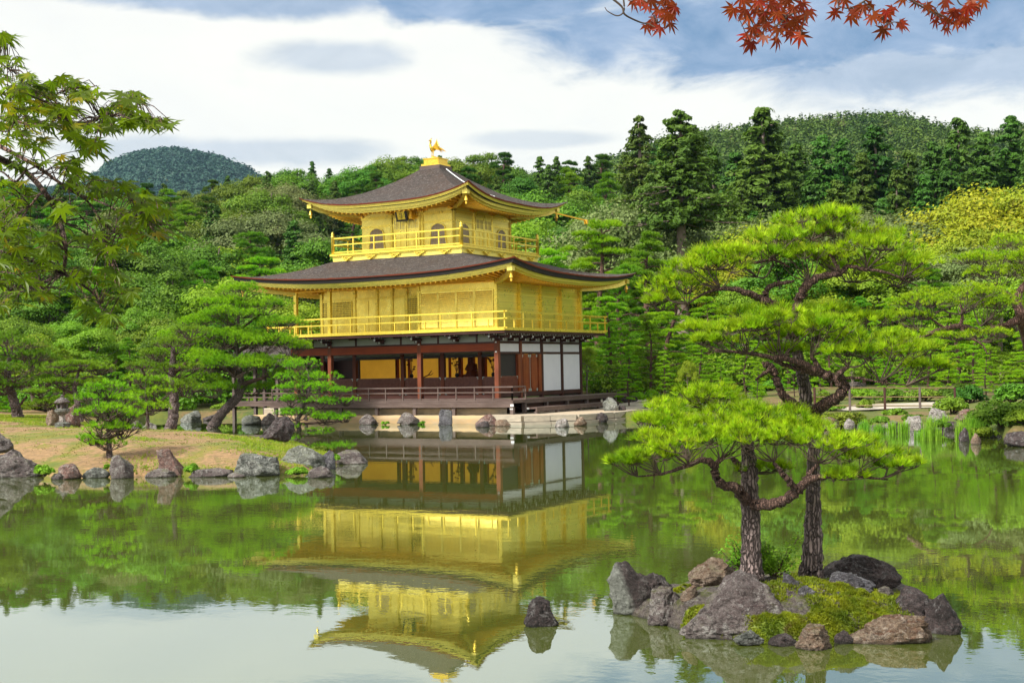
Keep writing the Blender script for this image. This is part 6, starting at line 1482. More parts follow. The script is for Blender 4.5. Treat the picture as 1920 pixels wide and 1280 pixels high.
for kd, px, yt, d, wd in (('garden', 1130, 418, 84, 1.0), ('pine', 1225, 445, 82, 1.1), ('garden', 1040, 470, 86, .9), ('pine', 1170, 500, 78, 1.0), ('garden', 1260, 520, 76, 1.0), ('garden', 1140, 560, 74, .8), ('pine', 1220, 590, 72, .8), ('garden', 1330, 560, 74, .8), ('light', 1400, 520, 78, .9), ('garden', 1400, 620, 66, .7),
      ('garden', 1310, 640, 68, .8), ('pine', 1480, 560, 74, .9), ('light', 1540, 540, 78, .9), ('garden', 1560, 600, 70, .8), ('pine', 1620, 560, 74, 1.0), ('garden', 1690, 560, 70, 1.0), ('pine', 1750, 500, 76, 1.0), ('garden', 1800, 540, 66, .9), ('pine', 1860, 560, 62, .9), ('garden', 1930, 600, 58, .9), ('light', 1880, 500, 74, 1.0), ('garden', 1850, 650, 56, .7), ('garden', 1780, 655, 58, .7), ('garden', 1700, 665, 60, .6), ('pine', 1960, 480, 70, 1.1),
      ('light', 1100, 640, 70, .6), ('garden', 1490, 650, 64, .55), ('garden', 1180, 650, 66, .6), ('garden', 1245, 660, 65, .6), ('light', 1290, 668, 63, .5), ('garden', 1350, 675, 62, .55), ('garden', 1420, 680, 60, .5), ('garden', 1540, 668, 62, .6), ('light', 1600, 672, 60, .55), ('garden', 1660, 650, 62, .7), ('garden', 1740, 620, 60, .8), ('garden', 1830, 600, 58, .8)):
    put_tree(kd, px, yt, d, wd, 'garden', None, R2)
for kd, px, yt, d, wd in (('pine', 480, 600, 80, .9), ('light', 60, 610, 72, 1.0), ('light', 180, 600, 76, 1.1), ('pine', 240, 640, 70, .8), ('garden', -20, 620, 66, .9), ('light', 330, 590, 82, 1.0), ('garden', 420, 640, 80, .7), ('pine', 120, 650, 66, .7), ('light', 270, 560, 84, .9)):
    put_tree(kd, px, yt, d, wd, 'garden', None, R2)
for pool in KINDS_.values():            # a kind nobody used stays out
    for s in pool:
        if s.name not in USED:
            for ch in list(s.children): bpy.data.objects.remove(ch)
            bpy.data.objects.remove(s)
# labels: kind + row + landmark; equals are told apart by their order from the left
ROWTXT = {'ridge': "on the skyline", 'slope': "on the upper slope", 'lower slope': "on the lower slope", 'foot of the slope': "at the foot of the slope", 'cedar stand': "of the cedar stand", 'garden': "in the garden"}
GRP = {'ridge': "trees on the skyline", 'slope': "trees on the upper slope", 'lower slope': "trees on the lower slope", 'foot of the slope': "trees at the foot of the slope", 'cedar stand': "tall cedars", 'garden': "garden trees"}
ORD = ['leftmost', 'second', 'third', 'fourth', 'fifth', 'sixth', 'seventh', 'eighth', 'ninth']
by = {}
def shorten(l):
    w = l.split()
    if len(w) > 16: l = l.replace('at the foot of the slope', 'low on the slope').replace('in the garden', 'of the garden').replace('the maple spray and the pavilion', 'maple and pavilion').replace('near the ', 'near ').replace('of the pavilion roofs', 'of the roofs').replace(' very tall', ' tall').replace('behind the ', 'behind ').replace('above the ', 'above ')
    return l
for t in PLACED:
    o, kind, px, d, rw, lb = t
    base = lb or f"{DESC[kind][0]} {ROWTXT[rw]} {zone(px, d, rw)}"
    by.setdefault(base, []).append(t)
for base, L_ in by.items():
    L_.sort(key=lambda t: t[2])
    for i, (o, kind, px, d, rw, lb) in enumerate(L_):
        lab = base if len(L_) == 1 else f"{ORD[i]} {base}"; lab = shorten(lab)
        tag(o, lab, DESC[kind][1], GRP[rw])

# ------------------------------------------------------------------ forest too dense to count: undergrowth on the slope, mountain woods
def crown_cloud(n, per, leaf, sampler, mat, name, label, seed, Hs=(6, 10), asp=1.0, pointed=.3):
    r_ = np.random.default_rng(seed); mb = MB(); P = []; 
    for _ in range(n):
        p, sc = sampler(r_); h = r_.uniform(*Hs)*sc; w = h*.42*asp; P.append((p, h, w, r_.random() < pointed))
    Cs = np.array([p for p, *_ in P]); Hs_ = np.array([h for _, h, _, _ in P]); Ws = np.array([w for _, _, w, _ in P]); Pt = np.array([q for *_, q in P])
    u = rand_unit(n*per, r_).reshape(n, per, 3); u[..., 2] = np.abs(u[..., 2])*1.25-.25
    lum = rand_unit(n*5, r_).reshape(n, 5, 3)
    bumpf = np.max(np.einsum('npk,nlk->npl', u, lum), axis=2)**3
    rr = (.72+.34*bumpf)*r_.uniform(.85, 1.08, (n, per))
    z = u[..., 2]
    wid = np.where(Pt[:, None], np.clip(1.05-z*.95, .12, 1), 1.0)
    C = np.stack([u[..., 0]*rr*Ws[:, None]*wid, u[..., 1]*rr*Ws[:, None]*wid, Hs_[:, None]*(.45+.55*z*rr*np.where(Pt[:, None], 1.15, 1))], -1)+Cs[:, None, :]
    N = u+np.array([0, 0, .3]); leaf_quads(mb, C.reshape(-1, 3), N.reshape(-1, 3), leaf, r_, .7, 0, .5)
    return tag(mb.build(name, mat), label, None, None, 'stuff')
def samp_slope(r_):
    px = r_.uniform(-300, 2100); d = r_.uniform(88, 225) if px < 1250 else r_.uniform(84, 200); return gpt(px, d)-np.array([0, 0, .3]), 1.0
crown_cloud(1500, 90, .30, samp_slope, M['broad_green'], 'undergrowth', "dense green undergrowth and saplings filling the wooded slope", 71, (3.0, 6.5), 1.3, .1)
def samp_low(r_):
    px = r_.uniform(-300, 600) if r_.random() < .45 else r_.uniform(1080, 2100); d = r_.uniform(76, 92); return gpt(px, d)-np.array([0, 0, .3]), 1.0
crown_cloud(420, 130, .13, samp_low, M['pine_mid'], 'thicket', "low green thicket along the foot of the wooded slope", 74, (1.2, 2.8), 1.6, .1)
def samp_near(r_):
    px = r_.uniform(1110, 2100); d = r_.uniform(72, 84); return gpt(px, d)-np.array([0, 0, .3]), 1.0
crown_cloud(230, 170, .085, samp_near, M['pine_mid'], 'garden_thicket', "bright green low thicket behind the right hand lawn", 75, (1.2, 3.2), 1.5, .1)
def samp_mtn(r_):
    while True:
        px = r_.uniform(1000, 2200); d = r_.uniform(330, 640)
        if r_.random() < .75: d = r_.uniform(430, 640)
        return gpt(px, d)-np.array([0, 0, 1.0]), 1.0
crown_cloud(8000, 60, .62, samp_mtn, M['far_forest'], 'mountain_forest', "dense forest covering the right hand mountain", 72, (5, 12), 1.0, .4)
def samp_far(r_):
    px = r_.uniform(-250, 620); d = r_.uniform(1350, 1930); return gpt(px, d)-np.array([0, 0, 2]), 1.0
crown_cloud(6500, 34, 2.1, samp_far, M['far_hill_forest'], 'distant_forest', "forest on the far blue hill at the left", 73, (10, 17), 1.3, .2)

# ------------------------------------------------------------------ shrubs, mounds, reeds on the banks
def bush(label, px, py, rxp, hp, mat, seed, d=None, name='shrub', cat='shrub', per=90, leaf=.07, group=None, ncl=None, flat=1.0):
    if d is None:
        # foot on the ground sheet under that pixel
        best = min(((abs(at(px, py, q)[2]-float(land_h(px, q))), q) for q in np.arange(36, 90, .5)), key=lambda t: t[0]); d = best[1]
    p = at(px, py, d)
    if d-np.interp(px, SH_PX, SH_D) > 1.5: p = gpt(px, d)
    k = d/FPX; W_ = rxp*k; H_ = hp*k; r_ = np.random.default_rng(seed)
    t = thing(name, p, label, cat, group); cr = MB(); st = MB(); n_ = ncl or int(14+W_*14)
    for i in range(n_):
        u = rand_unit(1, r_)[0]; u[2] = abs(u[2]); q = r_.uniform(.35, .82); c = p+HR*u[0]*W_*q+HF*u[1]*W_*.7*q+np.array([0, 0, H_*(.16+u[2]*.62*q*flat)])
        s = r_.uniform(.2, .34)*W_; v = rand_unit(per, r_); v[:, 2] = np.abs(v[:, 2])*1.1-.2
        leaf_quads(cr, c+v*s*np.array([1, 1, min(1, H_/W_*.75)])*r_.uniform(.75, 1.05, per)[:, None], v+np.array([0, 0, .3]), leaf, r_, .5, 0, .6)
        if i % 3 == 0: st.tube([p+HR*u[0]*W_*.08, (p+c)/2, c], [.03*W_+.006, .02*W_+.004, .004], 4, cap=False)
    part('stems', st, M['twig'], t); part('foliage', cr, mat, t); return t
bush("rounded clipped azalea mound on the right bank behind the brown boulder", 1577, 804, 62, 45, M['azalea'], 301, 48.5, per=160, leaf=.06)
bush("broad layered bright green shrub at the right frame edge", 1885, 805, 72, 76, M['shrub'], 302, 41.5, per=130, leaf=.07)
bush("dark green shrub on the bank between the gravel strip and the reeds", 1678, 783, 26, 25, M['broad_green'], 303, 50)
bush("small upright light shrub in front of the gravel strip", 1622, 770, 20, 24, M['shrub'], 304, 54)
bush("dark low shrub above the whitish angular rock", 1785, 780, 42, 45, M['broad_green'], 305, 49)
bush("dark shrub beside the right fence's end", 1820, 760, 40, 42, M['pine_dark'], 306, 54)
bush("low green shrub left of the azalea mound", 1560, 772, 26, 18, M['shrub'], 307, 53)
bush("small round green shrub by the gravel path", 1215, 722, 26, 32, M['pine_green'], 308, 69)
bush("low light shrub at the foot of the pale bamboo fence", 1160, 742, 24, 16, M['broad_light'], 309, 69)
bush("sparse small light tree beside the pavilion's north corner", 1120, 738, 22, 60, M['broad_light'], 310, 74, name='small_tree', cat='small tree', per=40)
bush("small bright conifer on the lawn behind the upper islet pine limb", 1422, 748, 18, 24, M['pine_green'], 311, 66)
bush("low spreading green shrub right of the round one by the path", 1265, 735, 34, 22, M['shrub'], 312, 68)
bush("green shrub behind the lone tree beside the path", 1180, 735, 20, 14, M['pine_mid'], 313, 74)
bush("mid green shrub on the lawn left of the islet pine trunk", 1360, 740, 34, 28, M['pine_mid'], 314, 68)
bush("low shrub on the lawn under the garden pine tiers", 1440, 742, 40, 30, M['shrub'], 315, 72)
bush("dark shrub behind the broad right shrub", 1900, 760, 50, 60, M['broad_green'], 316, 50)
bush("small dark shrub overhanging the rocks at the right shore", 1835, 820, 38, 26, M['broad_green'], 317, 40.5)
bush("green shrub at the far shore under the leaning pine", 430, 786, 40, 20, M['shrub'], 318, 76)
bush("bright green shrub at the far shore left of the leaning pine", 300, 786, 60, 30, M['broad_light'], 319, 77)
bush("low shrub on the lawn at the left frame edge", 90, 770, 60, 30, M['broad_light'], 320, 68)
bush("bright grassy shrub left of the fishing deck", 475, 780, 24, 28, M['broad_light'], 321, 78)
bush("ferny plant at the water between the large left boulder and the reddish block rock", 82, 893, 22, 30, M['fern'], 322, 31.2, name='fern', cat='fern', leaf=.045, per=60)
bush("ferny plant right of the leaning rock on the peninsula shore", 362, 889, 18, 26, M['fern'], 323, 31.2, name='fern', cat='fern', leaf=.045, per=60)
bush("yellow green plant under the round backed boulder", 558, 889, 24, 18, M['fern'], 324, 30.9, name='plant', cat='plant', leaf=.045, per=60)
bush("small bright plant beside the outermost rock of the peninsula", 628, 864, 16, 22, M['fern'], 325, 33.3, name='plant', cat='plant', leaf=.045, per=50)
bush("dark green low plant on the grass behind the round backed boulder", 595, 846, 26, 14, M['broad_green'], 326, 38, name='plant', cat='plant', leaf=.045, per=60)
bush("small yellow green sprout left of the upright block rock", 202, 880, 8, 18, M['fern'], 327, 31.3, name='plant', cat='plant', leaf=.035, per=30, ncl=8)
bush("green tuft on the earth bank right of the first bank rock", 722, 796, 10, 9, M['fern'], 328, 59.6, name='plant', cat='plant', leaf=.05, per=30, ncl=9)
bush("green tuft on the earth bank between the middle bank rocks", 790, 796, 9, 9, M['fern'], 329, 59.3, name='plant', cat='plant', leaf=.05, per=30, ncl=9)
bush("bright fern growing from the terrace edging", 1004, 797, 9, 16, M['fern'], 330, 57.4, name='fern', cat='fern', leaf=.05, per=30, ncl=10)
bush("small green tuft at the terrace corner", 952, 797, 6, 12, M['fern'], 331, 57.4, name='plant', cat='plant', leaf=.05, per=30, ncl=7)
bush("bright plant between the terrace end rocks", 1118, 783, 9, 12, M['fern'], 332, 59, name='plant', cat='plant', leaf=.05, per=30, ncl=9)
for i_, (px_, py_, rx_, h_, mt_, d_, lb_) in enumerate((
    (1545, 742, 34, 26, 'broad_green', 58, "dark green shrub behind the right fence, nearest its left end"), (1610, 745, 40, 28, 'pine_mid', 60, "mid green shrub behind the flat pale boulder and the right fence"), (1670, 745, 42, 30, 'broad_green', 58, "dark shrub behind the middle of the right fence"),
    (1735, 750, 42, 34, 'shrub', 57, "fresh green shrub behind the right fence near its right end"), (1790, 752, 40, 40, 'pine_dark', 57, "dark conifer shrub at the right end of the right fence"), (1715, 790, 30, 18, 'broad_green', 48.5, "low dark shrub behind the pale-crowned grey rock"), (1650, 792, 26, 14, 'shrub', 48.5, "low fresh green plants above the first reeds"),
    (1600, 786, 22, 14, 'azalea', 49, "low olive shrub beside the azalea mound"), (1760, 800, 26, 12, 'broad_green', 44, "low leafy plants between the two whitish rocks"), (1345, 770, 36, 24, 'shrub', 56, "fresh green shrub on the shore behind the lower islet pine"), (1300, 775, 30, 20, 'pine_mid', 57, "mid green shrub on the shore left of the lower islet pine's top"), (1440, 786, 40, 26, 'shrub', 51, "low shrub on the shore behind the islet trunks"),
    (1250, 765, 26, 18, 'broad_green', 60, "dark low shrub at the end of the gravel path"), (1490, 770, 30, 22, 'broad_green', 53, "dark shrub behind the right pine trunk"), (1850, 800, 30, 30, 'shrub', 43, "fresh green shrub left of the broad right shrub"), (1930, 815, 50, 40, 'pine_mid', 40.5, "mid green shrub behind the large dark boulder"))):
    bush(lb_, px_, py_, rx_, h_, M[mt_], 340+i_, d_)
def reeds(label, px, pyb, wpx, hpx, n, seed, d=None, spread=.18, mat='reed', name='reed_clump', cat='reeds'):
    p = onz(px, pyb, 0) if d is None else at(px, pyb, d); d = depth_of(p); k = d/FPX; r_ = np.random.default_rng(seed); n = int(n*1.0); mb = MB()
    t_ = np.array([0, .35, .7, 1.0])
    nc = max(2, int(wpx*k/.16)); cl = [(r_.uniform(-1, 1), r_.uniform(-1, 1), r_.uniform(.6, 1.05)) for _ in range(nc)]
    for i in range(n):
        cx_, cy_, ch_ = cl[i % nc]; b = HR*(cx_*wpx*k*.5+r_.normal()*.10)+HF*(cy_*min(.8, wpx*k*.25)+r_.normal()*.045)+np.array([0, 0, -.05]); h = hpx*k*r_.uniform(.6, 1.05)*ch_; a = r_.uniform(0, 6.28); ln = spread*h*r_.uniform(.1, 1)
        dr = np.array([math.cos(a), math.sin(a), 0]); w = .010*r_.uniform(.7, 1.3); sd_ = np.array([-dr[1], dr[0], 0])*w if r_.random() < .5 else HR*w
        P_ = b+np.outer(t_*h, [0, 0, 1])+np.outer(t_**2.2*ln, dr); wd = np.array([1, .9, .6, .05])
        V = np.concatenate([P_-sd_*wd[:, None], P_+sd_*wd[:, None]]); mb.add(V, [(0, 1, 5, 4), (1, 2, 6, 5), (2, 3, 7, 6)])
    return tag(mb.build(name, M[mat], None, False, loc=tuple(p)), label, cat)
reeds("leftmost tall clump of reeds standing in the water below the azalea", 1612, 810, 26, 34, 170, 401)
reeds("slim clump of reeds right of the small pinkish stone", 1652, 812, 18, 32, 120, 402)
reeds("clump of reeds left of the pale-crowned grey rock", 1684, 812, 26, 40, 200, 403)
reeds("sparse reeds right of the pale-crowned grey rock", 1727, 822, 26, 30, 80, 404)
reeds("widest and tallest mass of reeds before the whitish angular rock", 1778, 825, 72, 52, 480, 405)
reeds("reeds just right of the grey stone at the waterline", 1748, 824, 20, 30, 90, 406)
reeds("arching yellow green grass clump on the rocks at the right shore", 1832, 812, 40, 40, 360, 407, d=41.3, spread=.75, name='grass_clump', cat='grass clump')
reeds("short reeds behind the large reeds near the whitish rock", 1765, 800, 40, 30, 140, 408, d=46)

# ------------------------------------------------------------------ grass and moss (nobody could count it)
def turf(name, label, hf, pts, h, w, mat, seed, per=3, lean=.5):
    r_ = np.random.default_rng(seed); n = len(pts); z = hf(pts); P = np.column_stack([pts, z-.004]); P = np.repeat(P, per, 0); n *= per
    P[:, :2] += r_.normal(size=(n, 2))*w*1.5
    D = np.array([0, 0, 1.])+r_.normal(size=(n, 3))*lean; D /= np.linalg.norm(D, axis=1)[:, None]; S = np.cross(D, rand_unit(n, r_)); S /= np.linalg.norm(S, axis=1)[:, None]
    L = h*r_.uniform(.4, 1.2, n)[:, None]; V = np.stack([P-S*w, P+S*w, P+D*L], 1).reshape(-1, 3); mb = MB(); mb.add(V, np.arange(n)[:, None]*3+np.array([0, 1, 2]))
    return tag(mb.build(name, mat), label, None, None, 'stuff')
r_ = np.random.default_rng(81)
lo, hi = ISL.min(0), ISL.max(0); P = r_.uniform(lo, hi, (60000, 2)); s = sdf(P, ISL)
q = P-ISC; lat = q@RT[:2]; dp = q@FW[:2]
msk = (s > .02) & (fnoise(P[:, 0], P[:, 1], 3.1, 51)+.9*sstep(lat, -.1, .6)*sstep(-dp, -.3, .3)+.25*sstep(.35-s, 0, .3)+r_.normal(size=len(P))*.05 > .30)
turf('moss', "thick yellow green moss over the islet", isl_h, P[msk], .030, .006, M['moss'], 82, 4, .8)
# cushions of moss rising round the stones
r_ = np.random.default_rng(83); mc = MB()
for (px, py, rr, hh) in ((1425, 1192, .18, .05), (1480, 1186, .16, .05), (1560, 1158, .22, .04), (1620, 1142, .22, .04), (1240, 1156, .09, .06), (1290, 1170, .09, .05), (1262, 1112, .12, .05), (1300, 1100, .12, .04), (1745, 1170, .14, .10), (1505, 1205, .12, .06), (1680, 1150, .2, .08), (1590, 1110, .2, .06)):
    c = isl_on(px, py); n_ = int(9000*rr*rr*6); a = r_.uniform(0, 6.28, n_); q_ = np.sqrt(r_.uniform(0, 1, n_))*rr*(1+.22*np.sin(a*3+px)+.12*np.sin(a*7))
    XY = c[:2]+np.column_stack([np.cos(a)*q_, np.sin(a)*q_*.8]); Z = isl_h(XY)+hh*.6*np.sqrt(np.clip(1-(q_/rr)**2, 0, 1))*(.8+.25*np.sin(XY[:, 0]*31)*np.cos(XY[:, 1]*27))
    P3 = np.column_stack([XY, Z]); P3 = P3[Z > .0]; D = np.array([0, 0, .7])+r_.normal(size=P3.shape)*.55; tufts(mc, P3, D/np.linalg.norm(D, axis=1)[:, None], .022, 3, .008, r_, .7)
    # body under the cushion so nothing shows through
    th = np.linspace(0, 2*math.pi, 25); G = []
    for k in np.linspace(0, 1, 8):
        rk = rr*k*(1+.22*np.sin(th*3+px)+.12*np.sin(th*7)); xy = c[:2]+np.column_stack([np.cos(th)*rk, np.sin(th)*rk*.8]); z_ = isl_h(xy)+hh*.6*math.sqrt(max(0, 1-k*k))-.012; G.append(np.column_stack([xy, z_]))
    mc.grid(np.stack(G))
tag(mc.build('moss_cushions', M['moss']), "raised cushions of moss among the islet rocks", None, None, 'stuff')
lo, hi = PEN.min(0), PEN.max(0); r_ = np.random.default_rng(84); P = r_.uniform(lo, hi, (260000, 2)); s = sdf(P, PEN)
q = P-CAM[:2]; dep = q@FW[:2]; pxv = 960+FPX*(q@RT[:2])/dep
g = fnoise(P[:, 0], P[:, 1], 1.2, 52)*.7+.55*sstep(pxv, 380, 560)+.50*sstep(1.5-s, 0, 1.2)*sstep(pxv, 60, 260)+.4*sstep(dep, 45, 56)*sstep(pxv, 240, 120)
msk = (s > .1) & (g+r_.normal(size=len(P))*.08 > .26) & (pxv > -150) & (pxv < 760) & (dep < 62)
turf('grass', "short grass on the peninsula", pen_h, P[msk], .075, .010, M['grass'], 85, 3, .5)
msk = (s > .05) & (fnoise(P[:, 0], P[:, 1], 2.3, 57)+r_.normal(size=len(P))*.25 > .25) & (pxv > -150) & (pxv < 760) & (dep < 62)
turf('ground_litter', "fallen brown needles and low moss on the peninsula soil", pen_h, P[msk], .035, .014, M['litter'], 86, 1, .9)

# small leafy bush between the two trunks on the islet
def leafy_shrub(label, c, size, n, seed, mat):
    r_ = np.random.default_rng(seed); t = thing('shrub', c, label, 'shrub'); st = MB(); lf = MB()
    for i in range(14):
        a = r_.uniform(0, 6.28); e = c+HR*math.cos(a)*size*r_.uniform(.3, 1.3)+HF*math.sin(a)*size*.6+np.array([0, 0, size*r_.uniform(.6, 1.9)]); m_ = (c+e)/2+rand_unit(1, r_)[0]*size*.15
        Cp = curve_pts([c, m_, e], 6); st.tube(Cp, np.linspace(.010, .002, len(Cp)), 5, cap=False)
        for j in range(n):
            p = Cp[r_.integers(4, len(Cp))]+rand_unit(1, r_)[0]*size*.28*np.array([1, 1, .6]); leaf_quads(lf, p[None], np.array([[0, -.3, 1.]]), .019, r_, .55, 0, .7)
    part('stems', st, M['bark_limb'], t); part('leaves', lf, mat, t)
leafy_shrub("small leafy bush between the two pine trunks on the islet", isl_on(1450, 1066)+np.array([0, 0, -.02]), .20, 110, 91, M['fern'])
leafy_shrub("thin leafy sprig left of the left pine trunk", gz(1398, 12.5, .42), .22, 50, 92, M['fern'])
# ------------------------------------------------------------------ maple boughs hanging into the picture from trees beside the viewer
def maple_leaf(mb, c, tipdir, nrm, size, r_):
    "seven pointed lobes, slightly folded"
    t = tipdir/np.linalg.norm(tipdir); n = nrm-t*(nrm@t); n /= np.linalg.norm(n); s = np.cross(n, t)
    ang = [0, 36, -36, 74, -74, 118, -118]; ln = [1.0, .92, .92, .74, .74, .42, .42]
    lobes = sorted(zip(ang, ln)); V = [c]; k = r_.uniform(-.12, .25)
    for i, (a, l) in enumerate(lobes):
        a_ = rad(a+r_.uniform(-4, 4)); l *= r_.uniform(.9, 1.08)
        def P(ang_, rr, sag=0): return c+(t*math.cos(ang_)+s*math.sin(ang_))*rr*size-n*(rr*rr*k*size+sag)
        V += [P(a_-rad(11), l*.55), P(a_, l, .05*size), P(a_+rad(11), l*.55)]
        if i < 6:
            a2 = rad((lobes[i][0]+lobes[i+1][0])/2); V.append(P(a2, .30))
    V = np.array(V); F = [(0, i, i+1) for i in range(1, len(V)-1)]; mb.add(V, F)
def twig_line(mb, pts, r0, r1, seg=6):
    C = curve_pts([at(*p) for p in pts], seg); mb.tube(C, np.linspace(r0, r1, len(C)), 6, cap=False); return C
RED = [
 ("red maple sprig hanging at the top, leftmost of the four, with bare twigs beside it", [(1135, -12, 3.7), (1165, 12, 3.7), (1172, 28, 3.7), (1200, 42, 3.72), (1218, 46, 3.72), (1238, 58, 3.7)], [[(1168, -10, 3.7), (1170, 20, 3.7), (1158, 30, 3.7), (1140, 22, 3.7), (1134, 14, 3.7)], [(1230, -12, 3.7), (1228, 20, 3.72), (1232, 45, 3.7)]],
  [(165, 20), (240, 45), (300, 20), (350, 30), (345, 75), (290, 60), (300, 145), (345, 130), (230, 135), (320, 90), (270, 100), (375, 50), (200, 10), (255, 15), (330, 5), (260, 120)]),
 ("red maple sprig hanging at the top, second from left and longest", [(1445, -12, 3.6), (1502, 5, 3.6), (1500, 20, 3.6), (1478, 30, 3.62), (1462, 45, 3.62), (1430, 60, 3.6), (1405, 78, 3.6)], [[(1440, -10, 3.6), (1450, 15, 3.6), (1470, 28, 3.6)], [(1500, 18, 3.6), (1510, 30, 3.6), (1502, 60, 3.6)]],
  [(690, 15), (640, 50), (700, 60), (720, 95), (760, 20), (790, 80), (850, 75), (800, 130), (735, 150), (790, 185), (730, 215), (850, 200), (715, 180), (900, 15), (860, 30), (940, 110), (1000, 70), (980, 90), (950, 140), (960, 180), (900, 130), (930, 50), (850, 150), (770, 110), (820, 40), (880, 85), (745, 60), (920, 170), (830, 5), (970, 30)]),
 ("red maple sprig hanging at the top, third from left, leaves spread along a thin twig", [(1640, -12, 3.75), (1612, 8, 3.75), (1590, 16, 3.75), (1572, 12, 3.75)], [[(1620, 5, 3.75), (1640, 22, 3.75), (1660, 40, 3.75), (1665, 55, 3.75)], [(1570, -8, 3.75), (1572, 15, 3.75)]],
  [(1140, 10), (1130, 70), (1200, 90), (1260, 45), (1300, 95), (1370, 70), (1350, 155), (1430, 120), (1400, 50), (1380, 110), (1300, 35), (1215, 60), (1170, 15), (1345, 90)]),
 ("red maple sprig hanging at the top, rightmost of the four", [(1690, -10, 3.8), (1720, 8, 3.8), (1745, 22, 3.8), (1765, 35, 3.8), (1775, 50, 3.8)], [[(1790, -12, 3.8), (1800, 8, 3.8), (1820, 14, 3.8)], [(1750, 22, 3.8), (1790, 40, 3.8)]],
  [(1450, 10), (1510, 20), (1560, 40), (1600, 110), (1650, 150), (1700, 120), (1740, 95), (1700, 60), (1800, 40), (1770, 20), (1620, 80), (1650, 15), (1690, 75), (1830, 15), (1590, 60), (1660, 110), (1750, 50)]),
]
for i, (lab, main, subs, lv) in enumerate(RED):
    r_ = np.random.default_rng(600+i); base = at(*main[0]); t = thing('maple_branch', base, lab, 'maple branch', 'red maple sprigs')
    tw = MB(); lf = MB(); pts = twig_line(tw, main, .0035, .0015)
    for s_ in subs: pts = np.vstack([pts, twig_line(tw, s_, .0028, .001)])
    for (cx_, cy_) in lv:
        for rep in range(1 if r_.random() < .5 else 2):
            px = 1120+(cx_+r_.uniform(-9, 9)*rep)/2.526; py = (cy_+r_.uniform(-9, 9)*rep)/2.526-6; d = main[0][2]+r_.uniform(-.12, .12); c = at(px, py, d)
            a = r_.uniform(-1.1, 1.1); down = -UP*math.cos(a)+RT*math.sin(a)+FW*r_.uniform(-.3, .3); nr = -FW*.9+rand_unit(1, r_)[0]*.55
            maple_leaf(lf, c, down, nr, .038*r_.uniform(.8, 1.15), r_)
            j = np.argmin(np.linalg.norm(pts-c, axis=1)); q = pts[j]; m_ = (q+c)/2+np.array([0, 0, .003]); tw.tube([q, m_, c], [.0012, .0010, .0008], 4, cap=False)
    part('twigs', tw, M['twig'], t); part('leaves', lf, M['maple_red'], t)
# green maple bough at the left
DG = 2.9
t = thing('maple_branch', at(-60, 300, DG), "large bough of green and yellowing maple leaves reaching in from the left", 'maple branch')
tw = MB(); lf = MB(); r_ = np.random.default_rng(700)
def S(x, y, d=DG): return (x/2.133, 40+y/2.133, d)
mains = [([S(-140, 470), S(0, 550), S(100, 600), S(190, 700), S(240, 800), S(262, 900), S(255, 1010)], .013, .006), ([S(255, 1010), S(310, 1040), S(380, 1095), S(400, 1140), S(440, 1170)], .006, .002),
  ([S(-100, 440), S(0, 500), S(130, 570), S(290, 680), S(370, 710), S(440, 740)], .009, .003), ([S(290, 680), S(350, 720), S(400, 790), S(450, 840), S(520, 875)], .005, .002), ([S(440, 740), S(500, 780), S(560, 805), S(640, 815)], .003, .0015),
  ([S(255, 1010), S(180, 1040), S(110, 1075), S(40, 1085)], .005, .002), ([S(-80, 360), S(60, 400), S(180, 420), S(300, 415), S(420, 385), S(540, 375), S(640, 400)], .007, .002),
  ([S(-90, 300), S(60, 290), S(180, 320), S(230, 350), S(280, 400)], .005, .002), ([S(180, 320), S(260, 275), S(330, 270), S(380, 260)], .003, .0012), ([S(420, 385), S(460, 330), S(530, 310), S(600, 340)], .003, .0012), ([S(60, 400), S(30, 440), S(-40, 430)], .004, .002),
  ([S(190, 700), S(280, 740), S(340, 800), S(420, 900)], .004, .0015), ([S(100, 600), S(60, 640), S(0, 600), S(-60, 640)], .005, .002), ([S(160, 690), S(120, 740), S(60, 820), S(-20, 860)], .005, .002), ([S(262, 900), S(330, 905), S(400, 915), S(460, 900)], .003, .0012), ([S(120, 740), S(40, 720), S(-30, 740)], .003, .0015), ([S(-60, 620), S(20, 640), S(100, 700), S(165, 690)], .003, .0015),
  ([S(-80, 130), S(-20, 150), S(30, 190), S(60, 200)], .004, .0015), ([S(-80, 40), S(-20, 50), S(20, 65)], .003, .0015), ([S(-60, 900), S(40, 930), S(130, 960), S(200, 1000)], .004, .0015), ([S(-60, 1000), S(60, 1010), S(150, 1060), S(230, 1100)], .004, .0015)]
ML = []
for pts, r0, r1 in mains:
    C = twig_line(tw, [(p[0], p[1], p[2]+r_.uniform(-.12, .12)) for p in pts], r0*.62, r1*.62, 7); ML.append(C)
ALLP = np.vstack(ML)
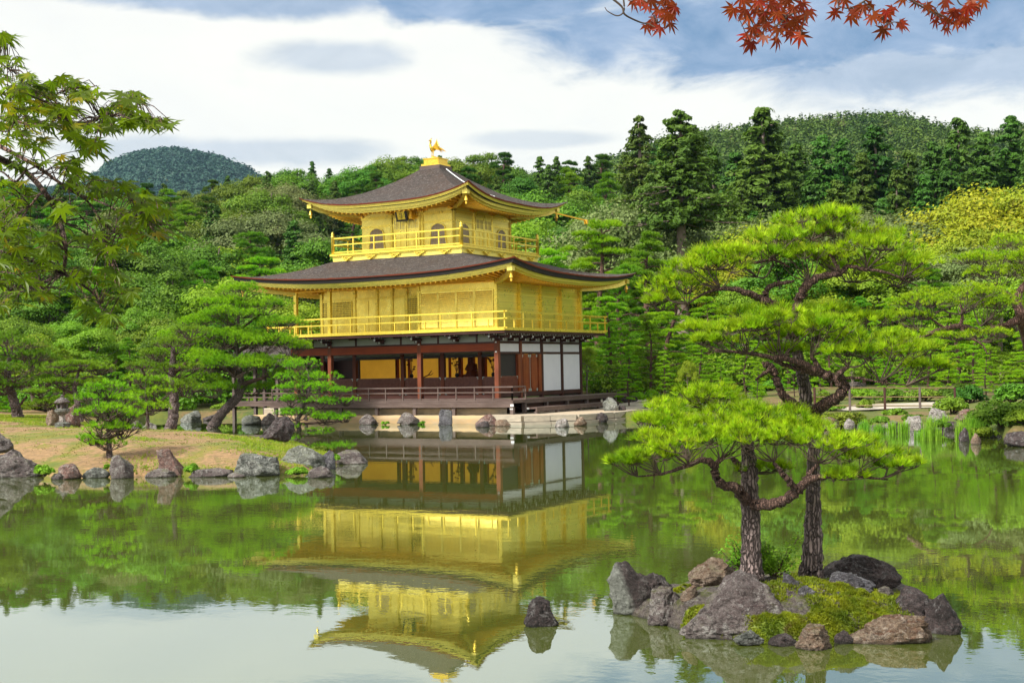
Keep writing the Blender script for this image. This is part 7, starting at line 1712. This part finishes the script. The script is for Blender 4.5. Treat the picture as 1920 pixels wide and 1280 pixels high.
# leaf sprays: (x, y, rx, ry, count) in zoom coordinates
SPR = [(110, 300, 110, 60, 34), (60, 250, 80, 60, 24), (30, 160, 70, 30, 12), (20, 60, 40, 14, 6), (260, 240, 60, 24, 12), (330, 280, 70, 36, 18), (200, 380, 110, 60, 34), (330, 440, 80, 40, 20), (360, 500, 50, 34, 10), (480, 360, 80, 44, 22), (560, 390, 70, 30, 16), (640, 410, 60, 22, 12), (520, 300, 60, 22, 10), (450, 410, 60, 30, 12), (60, 400, 90, 60, 22), (100, 470, 100, 40, 16), (240, 560, 80, 24, 10), (290, 600, 60, 20, 7),
  (60, 560, 80, 36, 10), (420, 660, 100, 34, 20), (540, 690, 80, 34, 16), (330, 640, 80, 26, 10), (620, 750, 70, 36, 14), (560, 840, 90, 44, 18), (680, 850, 60, 26, 8), (450, 780, 80, 40, 14), (470, 910, 80, 34, 14), (380, 880, 70, 34, 10), (60, 680, 90, 50, 14), (40, 800, 80, 60, 20), (160, 880, 90, 50, 18), (100, 960, 100, 50, 22), (60, 1050, 90, 44, 20), (180, 1080, 80, 40, 14), (220, 950, 60, 36, 10), (320, 1000, 60, 34, 10), (440, 1020, 80, 34, 14), (470, 1080, 60, 28, 8), (350, 1120, 60, 34, 9), (420, 1180, 50, 22, 7), (220, 820, 60, 40, 8), (20, 930, 60, 50, 14), (20, 1130, 70, 24, 8), (240, 740, 60, 30, 6)]
for (sx, sy, rx, ry, n_) in SPR:
    for i in range(int(n_*1.5)):
        a = r_.uniform(0, 6.28); q = math.sqrt(r_.uniform(0, 1)); px, py, _ = S(sx+math.cos(a)*q*rx, sy+math.sin(a)*q*ry); d = DG+r_.uniform(-.38, .42); c = at(px, py, d)
        az = r_.uniform(0, 6.28); out = RT*(math.cos(az)*.8+.45)+FW*math.sin(az)*.8-np.array([0, 0, 1])*r_.uniform(.1, .75); nr = np.array([0, 0, 1.])+rand_unit(1, r_)[0]*.42-FW*.12
        maple_leaf(lf, c, out, nr, .036*r_.uniform(.65, 1.25), r_)
        j = np.argmin(np.linalg.norm(ALLP-c, axis=1)); q_ = ALLP[j]
        if np.linalg.norm(q_-c) < .22: tw.tube([q_, (q_+c)/2+np.array([0, 0, .01]), c], [.0012, .0010, .0008], 4, cap=False)
part('branches', tw, M['bark_limb'], t); part('leaves', lf, M['maple_green'], t)
# ------------------------------------------------------------------ air
hz = MB(); hz.box(-3200, 1200, -120, 6500, -1.6, 420)
hm = bpy.data.materials.new('valley_haze'); hm.use_nodes = True; hn = NT(hm.node_tree); hn.n.clear()
ho = hn.node('ShaderNodeOutputMaterial'); hv = hn.node('ShaderNodeVolumePrincipled'); hv.inputs['Color'].default_value = (.42, .68, 1, 1); hv.inputs['Density'].default_value = .00006; hv.inputs['Anisotropy'].default_value = .2
hn.link(hv.outputs[0], ho.inputs['Volume'])
if HAZE: tag(hz.build('haze', hm), "thin blue haze in the valley air", None, None, 'stuff')
